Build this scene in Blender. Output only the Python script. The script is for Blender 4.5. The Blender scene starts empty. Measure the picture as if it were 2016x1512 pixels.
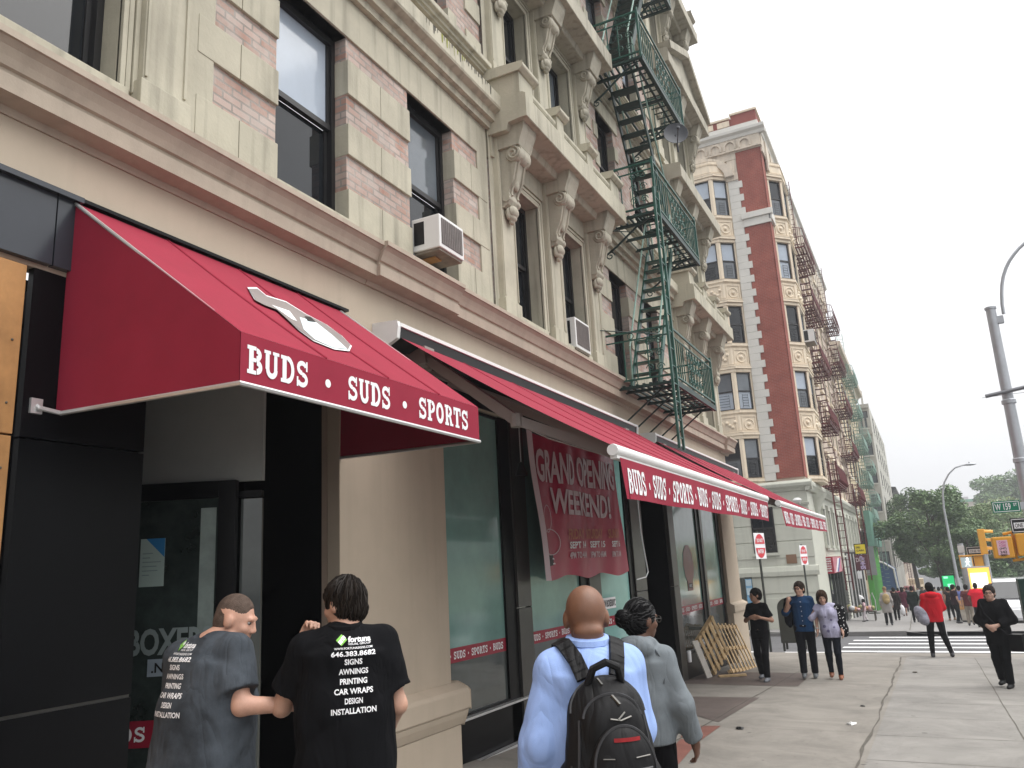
import bpy, bmesh, math, random
import numpy as np
from mathutils import Vector, Matrix
from mathutils.bvhtree import BVHTree
random.seed(7)
R_=math.radians
SC=bpy.context.scene
COL=SC.collection
# ---------------------------------------------------------------- camera
F_PX=1588.0
ROLL=math.atan(.0545); PITCH=math.atan(373/1588.); YAW=R_(26.1)
FW=Vector((-math.sin(YAW)*math.cos(PITCH),math.cos(YAW)*math.cos(PITCH),math.sin(PITCH)))
_r0=Vector((math.cos(YAW),math.sin(YAW),0)); _u0=_r0.cross(FW)
RT=math.cos(ROLL)*_r0-math.sin(ROLL)*_u0
UP=math.sin(ROLL)*_r0+math.cos(ROLL)*_u0
cd=bpy.data.cameras.new('camera'); cam=bpy.data.objects.new('camera',cd); COL.objects.link(cam)
cd.sensor_fit='HORIZONTAL'; cd.sensor_width=36; cd.lens=F_PX/2016*36
cd.clip_start=.05; cd.clip_end=3000
cam.matrix_world=Matrix(((RT.x,UP.x,-FW.x,0),(RT.y,UP.y,-FW.y,0),(RT.z,UP.z,-FW.z,0),(0,0,0,1)))
SC.camera=cam
# ---------------------------------------------------------------- sky, sun, exposure
SUN_EL,SUN_ROT=R_(64),R_(72)     # rotation: 0 = +Y, clockwise
w=bpy.data.worlds.new('World'); SC.world=w; w.use_nodes=True
nt=w.node_tree; nt.nodes.clear()
sky=nt.nodes.new('ShaderNodeTexSky'); sky.sky_type='NISHITA'; sky.sun_disc=False
sky.sun_elevation=SUN_EL; sky.sun_rotation=SUN_ROT; sky.air_density=1.0; sky.dust_density=2.0; sky.ozone_density=1.0
hs=nt.nodes.new('ShaderNodeHueSaturation'); hs.inputs['Saturation'].default_value=.10
gm=nt.nodes.new('ShaderNodeGamma'); gm.inputs['Gamma'].default_value=.35
bg=nt.nodes.new('ShaderNodeBackground'); bg.inputs['Strength'].default_value=.15
wo=nt.nodes.new('ShaderNodeOutputWorld')
nt.links.new(sky.outputs[0],hs.inputs['Color']); nt.links.new(hs.outputs[0],gm.inputs['Color']); 
# an overcast sky is brighter overhead than at the horizon
tc=nt.nodes.new('ShaderNodeTexCoord'); sx_=nt.nodes.new('ShaderNodeSeparateXYZ'); mr=nt.nodes.new('ShaderNodeMapRange')
mr.inputs[1].default_value=0; mr.inputs[2].default_value=1; mr.inputs[3].default_value=.86; mr.inputs[4].default_value=1.75
vs_=nt.nodes.new('ShaderNodeVectorMath'); vs_.operation='SCALE'
nt.links.new(tc.outputs['Generated'],sx_.inputs[0]); nt.links.new(sx_.outputs[2],mr.inputs[0]); nt.links.new(gm.outputs[0],vs_.inputs[0]); nt.links.new(mr.outputs[0],vs_.inputs['Scale'])
nt.links.new(vs_.outputs[0],bg.inputs['Color']); nt.links.new(bg.outputs[0],wo.inputs[0])
sd=bpy.data.lights.new('sun','SUN'); sd.energy=.8; sd.angle=R_(70); sd.color=(1,.97,.93)
sun=bpy.data.objects.new('sun',sd); COL.objects.link(sun)
_sd=Vector((math.sin(SUN_ROT)*math.cos(SUN_EL),math.cos(SUN_ROT)*math.cos(SUN_EL),math.sin(SUN_EL)))
sun.rotation_euler=_sd.to_track_quat('Z','Y').to_euler(); sun.location=(20,10,60)
SC.view_settings.view_transform='Standard'; SC.view_settings.look='None'; SC.view_settings.gamma=1; SC.view_settings.exposure=2.15
SC.cycles.max_bounces=6; SC.cycles.diffuse_bounces=4; SC.cycles.glossy_bounces=3; SC.cycles.transmission_bounces=3
SC.cycles.use_denoising=True
SC.cycles.caustics_reflective=False; SC.cycles.caustics_refractive=False
# ---------------------------------------------------------------- measuring helpers (street runs along +Y, facades at -X)
GC,GY,GX=1.65,-.038,-.012
def gz(x,y): return -GC+GY*min(y,170)+GX*x
def ray(px,py):
    d=FW*F_PX+RT*(px-1008)-UP*(py-756); return d.normalized()
def on_ground(px,py):
    d=ray(px,py); return d*(-GC/(d.z-GY*d.y-GX*d.x))
def at_x(px,py,X):
    d=ray(px,py); return d*(X/d.x)
def at_y(px,py,Y):
    d=ray(px,py); return d*(Y/d.y)
def at_d(px,py,D):
    d=ray(px,py); return d*(D/d.dot(FW))
# ---------------------------------------------------------------- materials
MATS={}
def mat(name,col,rough=.75,metal=0.,var=.12,vs=2.0,bump=.12,bs=45,spec=.4,coat=0.,emit=0.,streak=0.,bdist=.01,fold=0.,sss=0.):
    if name in MATS: return MATS[name]
    m=bpy.data.materials.new(name); MATS[name]=m; m.use_nodes=True
    t=m.node_tree; N=t.nodes; L=t.links; b=N['Principled BSDF']
    b.inputs['Roughness'].default_value=rough; b.inputs['Metallic'].default_value=metal
    b.inputs['Specular IOR Level'].default_value=spec
    if coat: b.inputs['Coat Weight'].default_value=coat; b.inputs['Coat Roughness'].default_value=.05
    g=N.new('ShaderNodeNewGeometry')
    if var>0:
        n=N.new('ShaderNodeTexNoise'); n.inputs['Scale'].default_value=vs; n.inputs['Detail'].default_value=6
        n.inputs['Roughness'].default_value=.65
        L.new(g.outputs['Position'],n.inputs['Vector'])
        r=N.new('ShaderNodeMapRange'); r.inputs[1].default_value=.3; r.inputs[2].default_value=.7
        r.inputs[3].default_value=1-var; r.inputs[4].default_value=1+var*.7
        L.new(n.outputs[0],r.inputs[0])
        src=r.outputs[0]
        if streak>0:
            mp=N.new('ShaderNodeMapping'); mp.inputs['Scale'].default_value=(5,5,.35); L.new(g.outputs['Position'],mp.inputs[0])
            n2=N.new('ShaderNodeTexNoise'); n2.inputs['Scale'].default_value=1.6; n2.inputs['Detail'].default_value=5; L.new(mp.outputs[0],n2.inputs['Vector'])
            r2=N.new('ShaderNodeMapRange'); r2.inputs[1].default_value=.5; r2.inputs[2].default_value=.75; r2.inputs[3].default_value=1; r2.inputs[4].default_value=1-streak
            L.new(n2.outputs[0],r2.inputs[0])
            mu=N.new('ShaderNodeMath'); mu.operation='MULTIPLY'; L.new(src,mu.inputs[0]); L.new(r2.outputs[0],mu.inputs[1]); src=mu.outputs[0]
        mx=N.new('ShaderNodeVectorMath'); mx.operation='SCALE'; mx.inputs[0].default_value=col[:3]
        L.new(src,mx.inputs['Scale']); L.new(mx.outputs[0],b.inputs['Base Color'])
    else: b.inputs['Base Color'].default_value=(*col[:3],1)
    if bump>0:
        n3=N.new('ShaderNodeTexNoise'); n3.inputs['Scale'].default_value=bs; n3.inputs['Detail'].default_value=4; L.new(g.outputs['Position'],n3.inputs['Vector'])
        bp=N.new('ShaderNodeBump'); bp.inputs['Strength'].default_value=bump; bp.inputs['Distance'].default_value=bdist
        L.new(n3.outputs[0],bp.inputs['Height']); L.new(bp.outputs[0],b.inputs['Normal'])
    if fold>0:      # broad cloth folds
        n4=N.new('ShaderNodeTexNoise'); n4.inputs['Scale'].default_value=5.5; n4.inputs['Detail'].default_value=2.5; n4.inputs['Distortion'].default_value=1.3
        mp4=N.new('ShaderNodeMapping'); mp4.inputs['Scale'].default_value=(1,1,.32); mp4.inputs['Rotation'].default_value=(.5,.3,.2); L.new(g.outputs['Position'],mp4.inputs[0]); L.new(mp4.outputs[0],n4.inputs['Vector'])
        a4=N.new('ShaderNodeMath'); a4.operation='SUBTRACT'; a4.inputs[1].default_value=.5; L.new(n4.outputs[0],a4.inputs[0])
        b4=N.new('ShaderNodeMath'); b4.operation='ABSOLUTE'; L.new(a4.outputs[0],b4.inputs[0])
        bp4=N.new('ShaderNodeBump'); bp4.inputs['Strength'].default_value=fold; bp4.inputs['Distance'].default_value=.07
        L.new(b4.outputs[0],bp4.inputs['Height']); L.new(bp.outputs[0],bp4.inputs['Normal']); L.new(bp4.outputs[0],b.inputs['Normal'])
    if sss: b.inputs['Subsurface Weight'].default_value=sss; b.inputs['Subsurface Radius'].default_value=(.012,.005,.003); b.inputs['Subsurface Scale'].default_value=1.
    if emit:
        b.inputs['Emission Color'].default_value=(*col[:3],1); b.inputs['Emission Strength'].default_value=emit
    return m
def brick_mat(name,c1,c2,mortar,rough=.9,w=.205,h=.068,ms=.009,wash=None):
    if name in MATS: return MATS[name]
    m=bpy.data.materials.new(name); MATS[name]=m; m.use_nodes=True
    t=m.node_tree; N=t.nodes; L=t.links; b=N['Principled BSDF']; b.inputs['Roughness'].default_value=rough; b.inputs['Specular IOR Level'].default_value=.25
    g=N.new('ShaderNodeNewGeometry'); s=N.new('ShaderNodeSeparateXYZ'); L.new(g.outputs['Position'],s.inputs[0])
    a=N.new('ShaderNodeMath'); a.operation='ADD'; L.new(s.outputs[0],a.inputs[0]); L.new(s.outputs[1],a.inputs[1])
    c=N.new('ShaderNodeCombineXYZ'); L.new(a.outputs[0],c.inputs[0]); L.new(s.outputs[2],c.inputs[1])
    k=N.new('ShaderNodeTexBrick'); L.new(c.outputs[0],k.inputs['Vector'])
    k.inputs['Color1'].default_value=(*c1,1); k.inputs['Color2'].default_value=(*c2,1); k.inputs['Mortar'].default_value=(*mortar,1)
    k.inputs['Scale'].default_value=1; k.inputs['Mortar Size'].default_value=ms; k.inputs['Brick Width'].default_value=w; k.inputs['Row Height'].default_value=h; k.inputs['Bias'].default_value=-.1
    n=N.new('ShaderNodeTexNoise'); n.inputs['Scale'].default_value=1.7; n.inputs['Detail'].default_value=7; L.new(g.outputs['Position'],n.inputs['Vector'])
    r=N.new('ShaderNodeMapRange'); r.inputs[1].default_value=.3; r.inputs[2].default_value=.7; r.inputs[3].default_value=.8; r.inputs[4].default_value=1.12; L.new(n.outputs[0],r.inputs[0])
    out=k.outputs['Color']
    if wash:
        n4=N.new('ShaderNodeTexNoise'); n4.inputs['Scale'].default_value=3.3; n4.inputs['Detail'].default_value=8; n4.inputs['Roughness'].default_value=.7; L.new(g.outputs['Position'],n4.inputs['Vector'])
        r4=N.new('ShaderNodeMapRange'); r4.inputs[1].default_value=.42; r4.inputs[2].default_value=.6; r4.inputs[3].default_value=.0; r4.inputs[4].default_value=.5; L.new(n4.outputs[0],r4.inputs[0])
        mi=N.new('ShaderNodeMix'); mi.data_type='RGBA'; L.new(r4.outputs[0],mi.inputs['Factor']); L.new(out,mi.inputs[6]); mi.inputs[7].default_value=(*wash,1); out=mi.outputs[2]
    v=N.new('ShaderNodeVectorMath'); v.operation='SCALE'; L.new(out,v.inputs[0]); L.new(r.outputs[0],v.inputs['Scale']); L.new(v.outputs[0],b.inputs['Base Color'])
    bp=N.new('ShaderNodeBump'); bp.inputs['Strength'].default_value=.5; bp.inputs['Distance'].default_value=.012; bp.invert=True
    L.new(k.outputs['Fac'],bp.inputs['Height']); L.new(bp.outputs[0],b.inputs['Normal'])
    return m
def leaf_mat(name,c):
    m=mat(name,c,rough=.55,var=.45,vs=.9,bump=0,spec=.3)
    return m
# ---------------------------------------------------------------- mesh builder
def V3(*a): return Vector(a)
class MB:
    def __init__(s): s.v=[]; s.f=[]; s.m=[]
    def poly(s,pts,m=0):
        i=len(s.v); s.v.extend([tuple(p) for p in pts]); s.f.append(tuple(range(i,i+len(pts)))); s.m.append(m)
    def raw(s,verts,faces,m=0):
        i=len(s.v); s.v.extend([tuple(p) for p in verts])
        for f in faces: s.f.append(tuple(k+i for k in f)); s.m.append(m)
    def box(s,x0,x1,y0,y1,z0,z1,m=0):
        if x0>x1:x0,x1=x1,x0
        if y0>y1:y0,y1=y1,y0
        if z0>z1:z0,z1=z1,z0
        s.raw([(x0,y0,z0),(x1,y0,z0),(x1,y1,z0),(x0,y1,z0),(x0,y0,z1),(x1,y0,z1),(x1,y1,z1),(x0,y1,z1)],
              [(0,3,2,1),(4,5,6,7),(0,1,5,4),(1,2,6,5),(2,3,7,6),(3,0,4,7)],m)
    def obox(s,c,ax,ay,az,hx,hy,hz,m=0):   # oriented box
        c=Vector(c); ax=Vector(ax).normalized()*hx; ay=Vector(ay).normalized()*hy; az=Vector(az).normalized()*hz
        P=[c+ax*i+ay*j+az*k for k in(-1,1) for (i,j) in((-1,-1),(1,-1),(1,1),(-1,1))]
        s.raw(P,[(0,3,2,1),(4,5,6,7),(0,1,5,4),(1,2,6,5),(2,3,7,6),(3,0,4,7)],m)
    def bar(s,a,b,w,h=None,m=0,up=(0,0,1)):
        a=Vector(a); b=Vector(b); d=b-a
        u=Vector(up)
        if abs(d.normalized().dot(u))>.97: u=Vector((0,1,0))
        sx=d.cross(u).normalized(); sz=sx.cross(d).normalized()
        s.obox((a+b)/2,d,sx,sz,d.length/2,w/2,(h or w)/2,m)
    def tube(s,pts,r,n=8,m=0,cap=True):
        pts=[Vector(p) for p in pts]; k=len(pts)
        rr=r if isinstance(r,(list,tuple)) else [r]*k
        i0=len(s.v); prev=None
        for i,p in enumerate(pts):
            d=(pts[min(i+1,k-1)]-pts[max(i-1,0)]).normalized()
            if prev is None:
                u=Vector((0,0,1)) if abs(d.z)<.9 else Vector((1,0,0))
                a=d.cross(u).normalized()
            else:
                a=(prev-d*prev.dot(d)).normalized()
            prev=a; b=d.cross(a)
            for j in range(n):
                t=2*math.pi*j/n
                s.v.append(tuple(p+(a*math.cos(t)+b*math.sin(t))*rr[i]))
        for i in range(k-1):
            for j in range(n):
                q=i0+i*n; s.f.append((q+j,q+(j+1)%n,q+n+(j+1)%n,q+n+j)); s.m.append(m)
        if cap:
            s.f.append(tuple(i0+j for j in reversed(range(n)))); s.m.append(m)
            s.f.append(tuple(i0+(k-1)*n+j for j in range(n))); s.m.append(m)
    def ext(s,prof,axis,a,b,m=0,cap=True):
        """closed profile (list of 2d) extruded along axis 'x','y','z' from a to b"""
        def P(q,t):
            if axis=='y': return (q[0],t,q[1])
            if axis=='x': return (t,q[0],q[1])
            return (q[0],q[1],t)
        n=len(prof); i=len(s.v)
        s.v.extend([P(q,a) for q in prof]); s.v.extend([P(q,b) for q in prof])
        for j in range(n): s.f.append((i+j,i+(j+1)%n,i+n+(j+1)%n,i+n+j)); s.m.append(m)
        if cap:
            s.f.append(tuple(range(i,i+n))); s.m.append(m); s.f.append(tuple(range(i+2*n-1,i+n-1,-1))); s.m.append(m)
    def lathe(s,prof,c,n=16,m=0,ax='z'):
        c=Vector(c); i=len(s.v); k=len(prof)
        for r,h in prof:
            for j in range(n):
                t=2*math.pi*j/n
                if ax=='z': q=Vector((r*math.cos(t),r*math.sin(t),h))
                elif ax=='y': q=Vector((r*math.cos(t),h,r*math.sin(t)))
                else: q=Vector((h,r*math.cos(t),r*math.sin(t)))
                s.v.append(tuple(c+q))
        for a in range(k-1):
            for j in range(n):
                s.f.append((i+a*n+j,i+a*n+(j+1)%n,i+(a+1)*n+(j+1)%n,i+(a+1)*n+j)); s.m.append(m)
        s.f.append(tuple(i+j for j in range(n))); s.m.append(m)
        s.f.append(tuple(i+(k-1)*n+j for j in range(n))); s.m.append(m)
    def sphere(s,c,r,n=12,k=8,m=0):
        r=(r,r,r) if not isinstance(r,(tuple,list)) else r
        i=len(s.v)
        for a in range(k+1):
            p=math.pi*a/k
            for j in range(n):
                t=2*math.pi*j/n
                s.v.append((c[0]+r[0]*math.sin(p)*math.cos(t),c[1]+r[1]*math.sin(p)*math.sin(t),c[2]-r[2]*math.cos(p)))
        for a in range(k):
            for j in range(n):
                s.f.append((i+a*n+j,i+a*n+(j+1)%n,i+(a+1)*n+(j+1)%n,i+(a+1)*n+j)); s.m.append(m)
    def grid(s,fn,nu,nv,m=0):
        i=len(s.v)
        for b in range(nv+1):
            for a in range(nu+1): s.v.append(tuple(fn(a/nu,b/nv)))
        for b in range(nv):
            for a in range(nu):
                q=i+b*(nu+1)+a; s.f.append((q,q+1,q+nu+2,q+nu+1)); s.m.append(m)
    def obj(s,name,mats,parent=None,smooth=False,bevel=0.,fix=True):
        me=bpy.data.meshes.new(name); me.from_pydata(s.v,[],s.f)
        if not isinstance(mats,(list,tuple)): mats=[mats]
        for q in mats: me.materials.append(q)
        if len(mats)>1: me.polygons.foreach_set('material_index',s.m)
        if fix or bevel:
            bm=bmesh.new(); bm.from_mesh(me)
            if smooth or bevel: bmesh.ops.remove_doubles(bm,verts=bm.verts,dist=1e-5)
            if bevel:
                es=[e for e in bm.edges if len(e.link_faces)==2 and e.calc_face_angle(0)>.6]
                bmesh.ops.bevel(bm,geom=es,offset=bevel,segments=2,affect='EDGES',profile=.6,clamp_overlap=True)
            bmesh.ops.recalc_face_normals(bm,faces=bm.faces); bm.to_mesh(me); bm.free()
        if smooth:
            me.polygons.foreach_set('use_smooth',[True]*len(me.polygons))
            try: me.set_sharp_from_angle(angle=R_(42))
            except Exception: pass
        me.update()
        o=bpy.data.objects.new(name,me); COL.objects.link(o)
        if parent: attach(o,parent)
        return o
def root_loc(p):
    q=Vector((0,0,0))
    while p: q=q+p.location; p=p.parent
    return q
def attach(o,p):     # o's mesh is in world coordinates, the thing has no rotation
    o.parent=p
    top=p
    while top.parent: top=top.parent
    if p==top: o.matrix_parent_inverse=Matrix.Translation(-p.location)
    return o
def tag(o,label,cat,group=None):
    o['label']=label; o['category']=cat
    if group: o['group']=group
    return o
def struct(o,kind='structure'):
    o['kind']=kind; return o
def thing(name,label,cat,loc=(0,0,0),group=None,rz=0.):
    o=bpy.data.objects.new(name,None); o.empty_display_size=.2; COL.objects.link(o); o.location=loc; o.rotation_euler=(0,0,rz)
    return tag(o,label,cat,group)
def dup(o,loc,label,parent=None):
    c=o.copy(); COL.objects.link(c)
    if parent: c.parent=parent
    else:
        c.location=loc; c['label']=label
    for ch in list(o.children): dup(ch,None,None,c)
    return c
# ---------------------------------------------------------------- lettering
_T={}
def glyphs(body,bold=0.):
    k=(body,bold)
    if k in _T: return _T[k]
    cu=bpy.data.curves.new('t','FONT'); cu.body=body; cu.offset=bold; cu.resolution_u=3
    ob=bpy.data.objects.new('t',cu); COL.objects.link(ob)
    dg=bpy.context.evaluated_depsgraph_get(); me=bpy.data.meshes.new_from_object(ob.evaluated_get(dg))
    vs=[(v.co.x,v.co.y) for v in me.vertices]; fs=[tuple(p.vertices) for p in me.polygons]
    bpy.data.objects.remove(ob); bpy.data.curves.remove(cu); bpy.data.meshes.remove(me)
    xs=[v[0] for v in vs]; ys=[v[1] for v in vs]
    x0,x1,y0,y1=min(xs),max(xs),min(ys),max(ys)
    _T[k]=([((x-x0)/(x1-x0),(y-y0)/(y1-y0)) for x,y in vs],fs,(x1-x0)/(y1-y0))
    return _T[k]
def put_text(mb,body,o,ux,uz,h,w=None,bold=.02,m=0,fn=None):
    """text in the rectangle from o: width along ux, height along uz; fn(u,v) bends it"""
    v,f,asp=glyphs(body,bold)
    if w is None: w=h*asp
    if fn: mb.raw([fn(a*w,b*h) for a,b in v],f,m)
    else:
        o=Vector(o); ux=Vector(ux); uz=Vector(uz)
        mb.raw([o+ux*(a*w)+uz*(b*h) for a,b in v],f,m)
    return w
def _arc(cx,cy,rx,ry,a0,a1,wd,n=14):
    q=[]
    for i in range(n):
        t0=R_(a0+(a1-a0)*i/n); t1=R_(a0+(a1-a0)*(i+1)/n)
        P=lambda t,k:(cx+(rx+k)*math.cos(t),cy+(ry+k)*math.sin(t))
        q.append([P(t0,-wd/2),P(t0,wd/2),P(t1,wd/2),P(t1,-wd/2)])
    return q
def _vb(x,y0,y1,wd=.25): return [[(x-wd/2,y0),(x+wd/2,y0),(x+wd/2,y1),(x-wd/2,y1)]]
def _hb(x0,x1,y,t=.14): return [[(x0,y-t/2),(x1,y-t/2),(x1,y+t/2),(x0,y+t/2)]]
SLAB={
'B':(.86,[_vb(.23,0,1),_hb(0,.5,.93),_hb(0,.5,.07),_hb(.23,.5,.51),_arc(.5,.72,.19,.14,90,-90,.2),_arc(.52,.28,.21,.16,90,-90,.21)]),
'U':(.9,[_vb(.2,.32,1,.23),_vb(.68,.32,1,.19),_hb(.0,.38,.94,.12),_hb(.5,.88,.94,.12),_arc(.44,.33,.24,.235,180,360,.2)]),
'D':(.86,[_vb(.23,0,1),_hb(0,.42,.93),_hb(0,.42,.07),_arc(.4,.5,.33,.42,90,-90,.19)]),
'S':(.8,[_arc(.39,.72,.25,.19,15,270,.18),_arc(.39,.28,.28,.2,90,-165,.18),_vb(.68,.62,1,.1),_vb(.08,0,.36,.1)]),
'P':(.82,[_vb(.23,0,1),_hb(0,.45,.93),_hb(0,.45,.07),_hb(.23,.45,.44),_arc(.46,.69,.22,.19,90,-90,.2)]),
'O':(.88,[_arc(.43,.5,.3,.4,0,360,.22,24)]),
'R':(.9,[_vb(.23,0,1),_hb(0,.45,.93),_hb(0,.42,.07),_hb(.23,.45,.47),_arc(.46,.7,.21,.17,90,-90,.2),[[(.42,.5),(.62,.5),(.82,.0),(.58,.0)]],_hb(.52,.88,.06,.12)]),
'T':(.84,[_vb(.41,0,1),_hb(0,.82,.92,.16),_hb(.18,.64,.06,.12),_vb(.06,.62,.98,.11),_vb(.76,.62,.98,.11)]),
'.':(.9,[[[( .45+.13*math.cos(2*math.pi*i/12),.45+.16*math.sin(2*math.pi*i/12)) for i in range(12)]]]),
' ':(.35,[]),
}
def slab(mb,text,o,ux,uz,nn,h,w,m=0):
    tot=sum(SLAB[c][0]+.1 for c in text)-.1; k=w/tot; x=0
    o=Vector(o); ux=Vector(ux); uz=Vector(uz); nn=Vector(nn)
    for c in text:
        wd,parts=SLAB[c]
        for i,p in enumerate(parts):
            for q in p: mb.poly([o+ux*((x+a)*k)+uz*(b*h)+nn*(.0006*i) for a,b in q],m)
        x+=wd+.1
# ---------------------------------------------------------------- palette
M=dict(
 stone=mat('cream stone',(.46,.43,.34),.85,var=.17,vs=1.3,bump=.3,bs=30,streak=.36),
 stone2=mat('weathered stone',(.42,.39,.315),.85,var=.2,vs=1.5,bump=.35,bs=26,streak=.42),
 stucco=mat('beige stucco',(.47,.395,.31),.9,var=.05,vs=2.2,bump=.18,bs=120,streak=.06,bdist=.004),
 mould=mat('beige painted moulding',(.41,.345,.275),.7,var=.1,vs=4,bump=.1,bs=60,streak=.12),
 brick=brick_mat('washed pale brick',(.40,.235,.185),(.52,.43,.385),(.30,.27,.245),wash=(.52,.48,.44),ms=.010,h=.075),
 redbrick=brick_mat('red brick',(.31,.08,.06),(.26,.068,.052),(.30,.17,.14),w=.21,h=.07,ms=.008),
 bronze=mat('dark bronze frame',(.009,.009,.010),.45,var=.1,bump=.03,spec=.5),
 glass=mat('window glass',(.012,.015,.019),.04,var=.35,vs=.8,bump=.02,bs=2.2,spec=.5),
 blind=mat('glass over white blind',(.40,.46,.54),.09,var=.1,vs=1.2,bump=.02,bs=2,spec=.5),
 dimblind=mat('glass over drawn shade',(.12,.14,.16),.07,var=.3,vs=1.2,bump=.02,bs=2,spec=.8),
 frost=mat('teal frosted shop glass',(.20,.36,.33),.09,var=.22,vs=1.1,bump=.015,bs=2.2,spec=.7),
 frostlit=mat('pale teal frosted glass',(.27,.50,.47),.09,var=.12,vs=1.1,bump=.015,bs=2.2,spec=.6),
 clear=mat('dark clear shop glass',(.075,.088,.085),.05,var=.35,vs=.9,bump=.02,bs=2.0,spec=.7),
 black=mat('black facade panel',(.0028,.003,.004),.32,var=.25,vs=1.5,bump=.03,bs=30,spec=.16),
 gloss=mat('slate glossy panel',(.035,.04,.05),.2,var=.12,vs=1.2,bump=.01,spec=.5),
 gunmetal=mat('brushed grey metal',(.11,.107,.10),.34,metal=.75,var=.16,vs=1.2,bump=.04,bs=80),
 alu=mat('pale aluminium',(.62,.62,.62),.38,metal=.6,var=.08,bump=.02),
 white=mat('white painted metal',(.72,.72,.71),.45,var=.06,vs=3,bump=.03),
 dull=mat('grey primed wall',(.36,.38,.365),.6,var=.1,bump=.05),
 red=mat('crimson awning cloth',(.27,.017,.040),.78,var=.09,vs=3,bump=.16,bs=420,bdist=.002,spec=.25),
 redv=mat('dark crimson valance',(.27,.012,.035),.75,var=.06,vs=3,bump=.16,bs=420,bdist=.002,spec=.25),
 lett=mat('white lettering',(.82,.82,.84),.6,var=.03,bump=.03),
 strip=mat('maroon window band',(.30,.018,.04),.25,var=.06,bump=0),
 banner=mat('crimson vinyl banner',(.38,.02,.06),.36,var=.16,vs=2,bump=.04,bs=12,spec=.5),
 bannerl=mat('pale pink print',(.60,.49,.52),.45,var=.08,bump=.02),
 orange=mat('orange print',(.48,.17,.10),.45,var=.08,bump=.02),
 arm=mat('taupe awning arm',(.26,.235,.215),.5,var=.1,bump=.03),
 ply=mat('orange plywood',(.40,.205,.075),.7,var=.22,vs=5,bump=.1,bs=30,streak=.25),
 pine=mat('raw pine slats',(.56,.40,.22),.75,var=.25,vs=7,bump=.15,bs=60,streak=.2),
 board=mat('pale board',(.50,.47,.43),.75,var=.15,vs=5,bump=.1),
 green=mat('green painted iron',(.011,.078,.057),.42,var=.25,vs=5,bump=.08,bs=40,spec=.5),
 green_shade=mat('shaded green iron',(.006,.028,.023),.5,var=.25,vs=5,bump=.08,bs=40),  # darker copy of the green, underside shade put into its colour
 ltgreen=mat('weathered pale green iron',(.24,.36,.31),.6,var=.2,vs=6,bump=.06),
 maroon=mat('maroon painted iron',(.10,.012,.014),.5,var=.2,vs=5,bump=.08),
 conc=mat('sidewalk concrete',(.265,.247,.222),.85,var=.13,vs=.55,bump=.22,bs=55,bdist=.006),
 conc2=mat('newer concrete',(.275,.265,.25),.85,var=.10,vs=.7,bump=.22,bs=55,bdist=.006),
 joint=mat('dark joint',(.10,.09,.075),.9,var=.3,vs=6,bump=.2),
 steel=mat('worn steel cellar plate',(.125,.10,.09),.6,metal=.15,var=.25,vs=2.2,bump=.25,bs=70),
 rust=mat('rusty red plate',(.21,.085,.065),.65,var=.22,vs=3,bump=.25,bs=70),
 asphalt=mat('asphalt',(.10,.10,.105),.88,var=.2,vs=.8,bump=.4,bs=90,bdist=.008),
 mark=mat('white road paint',(.72,.72,.72),.7,var=.14,vs=2.5,bump=.15,bs=60),
 kerb=mat('kerb stone',(.16,.155,.15),.8,var=.15,vs=3,bump=.2),
 cream2=mat('cream terracotta',(.74,.64,.50),.7,var=.09,vs=1.2,bump=.15,bs=25,streak=.12),
 cream2d=mat('dirty cream terracotta',(.60,.53,.44),.75,var=.2,vs=1.6,bump=.3,bs=16,streak=.3),
 quoin=mat('pale quoin stone',(.62,.61,.57),.75,var=.08,vs=1.4,bump=.15),
 sage=mat('pale sage masonry paint',(.52,.53,.46),.75,var=.06,vs=.9,bump=.12,bs=40,streak=.1),
 pinkst=mat('pinkish cream brick',(.53,.435,.36),.85,var=.16,vs=1.5,bump=.25,bs=18,streak=.15),
 yelbr=mat('yellow cream brick',(.52,.43,.29),.85,var=.14,vs=1.5,bump=.25,bs=18,streak=.15),
 tower=mat('pale grey brick',(.46,.45,.41),.85,var=.1,vs=.5,bump=.2,bs=12),
 galv=mat('galvanised steel',(.43,.45,.48),.42,metal=.35,var=.12,vs=3,bump=.04),
 sigyel=mat('signal yellow',(.72,.34,.035),.5,var=.08,bump=.03),
 sgreen=mat('sign green',(.0,.17,.095),.5,var=.05,bump=0),
 sred=mat('sign red',(.60,.03,.05),.45,var=.05,bump=0),
 sblack=mat('sign black',(.006,.006,.007),.5,var=.05,bump=0),
 bin=mat('dark green cabinet',(.004,.028,.02),.45,var=.1,bump=.03),
 mailb=mat('dull grey green mailbox',(.05,.053,.045),.5,var=.08,bump=.03),
 pole=mat('dark sign post',(.06,.066,.058),.5,metal=.3,var=.15,bump=.03),
 bark=mat('bark',(.075,.06,.045),.9,var=.3,vs=5,bump=.5,bs=20),
 dish=mat('grey dish',(.075,.08,.092),.5,var=.08,bump=.02),
)
MT=lambda *k:[M[i] for i in k]
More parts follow.
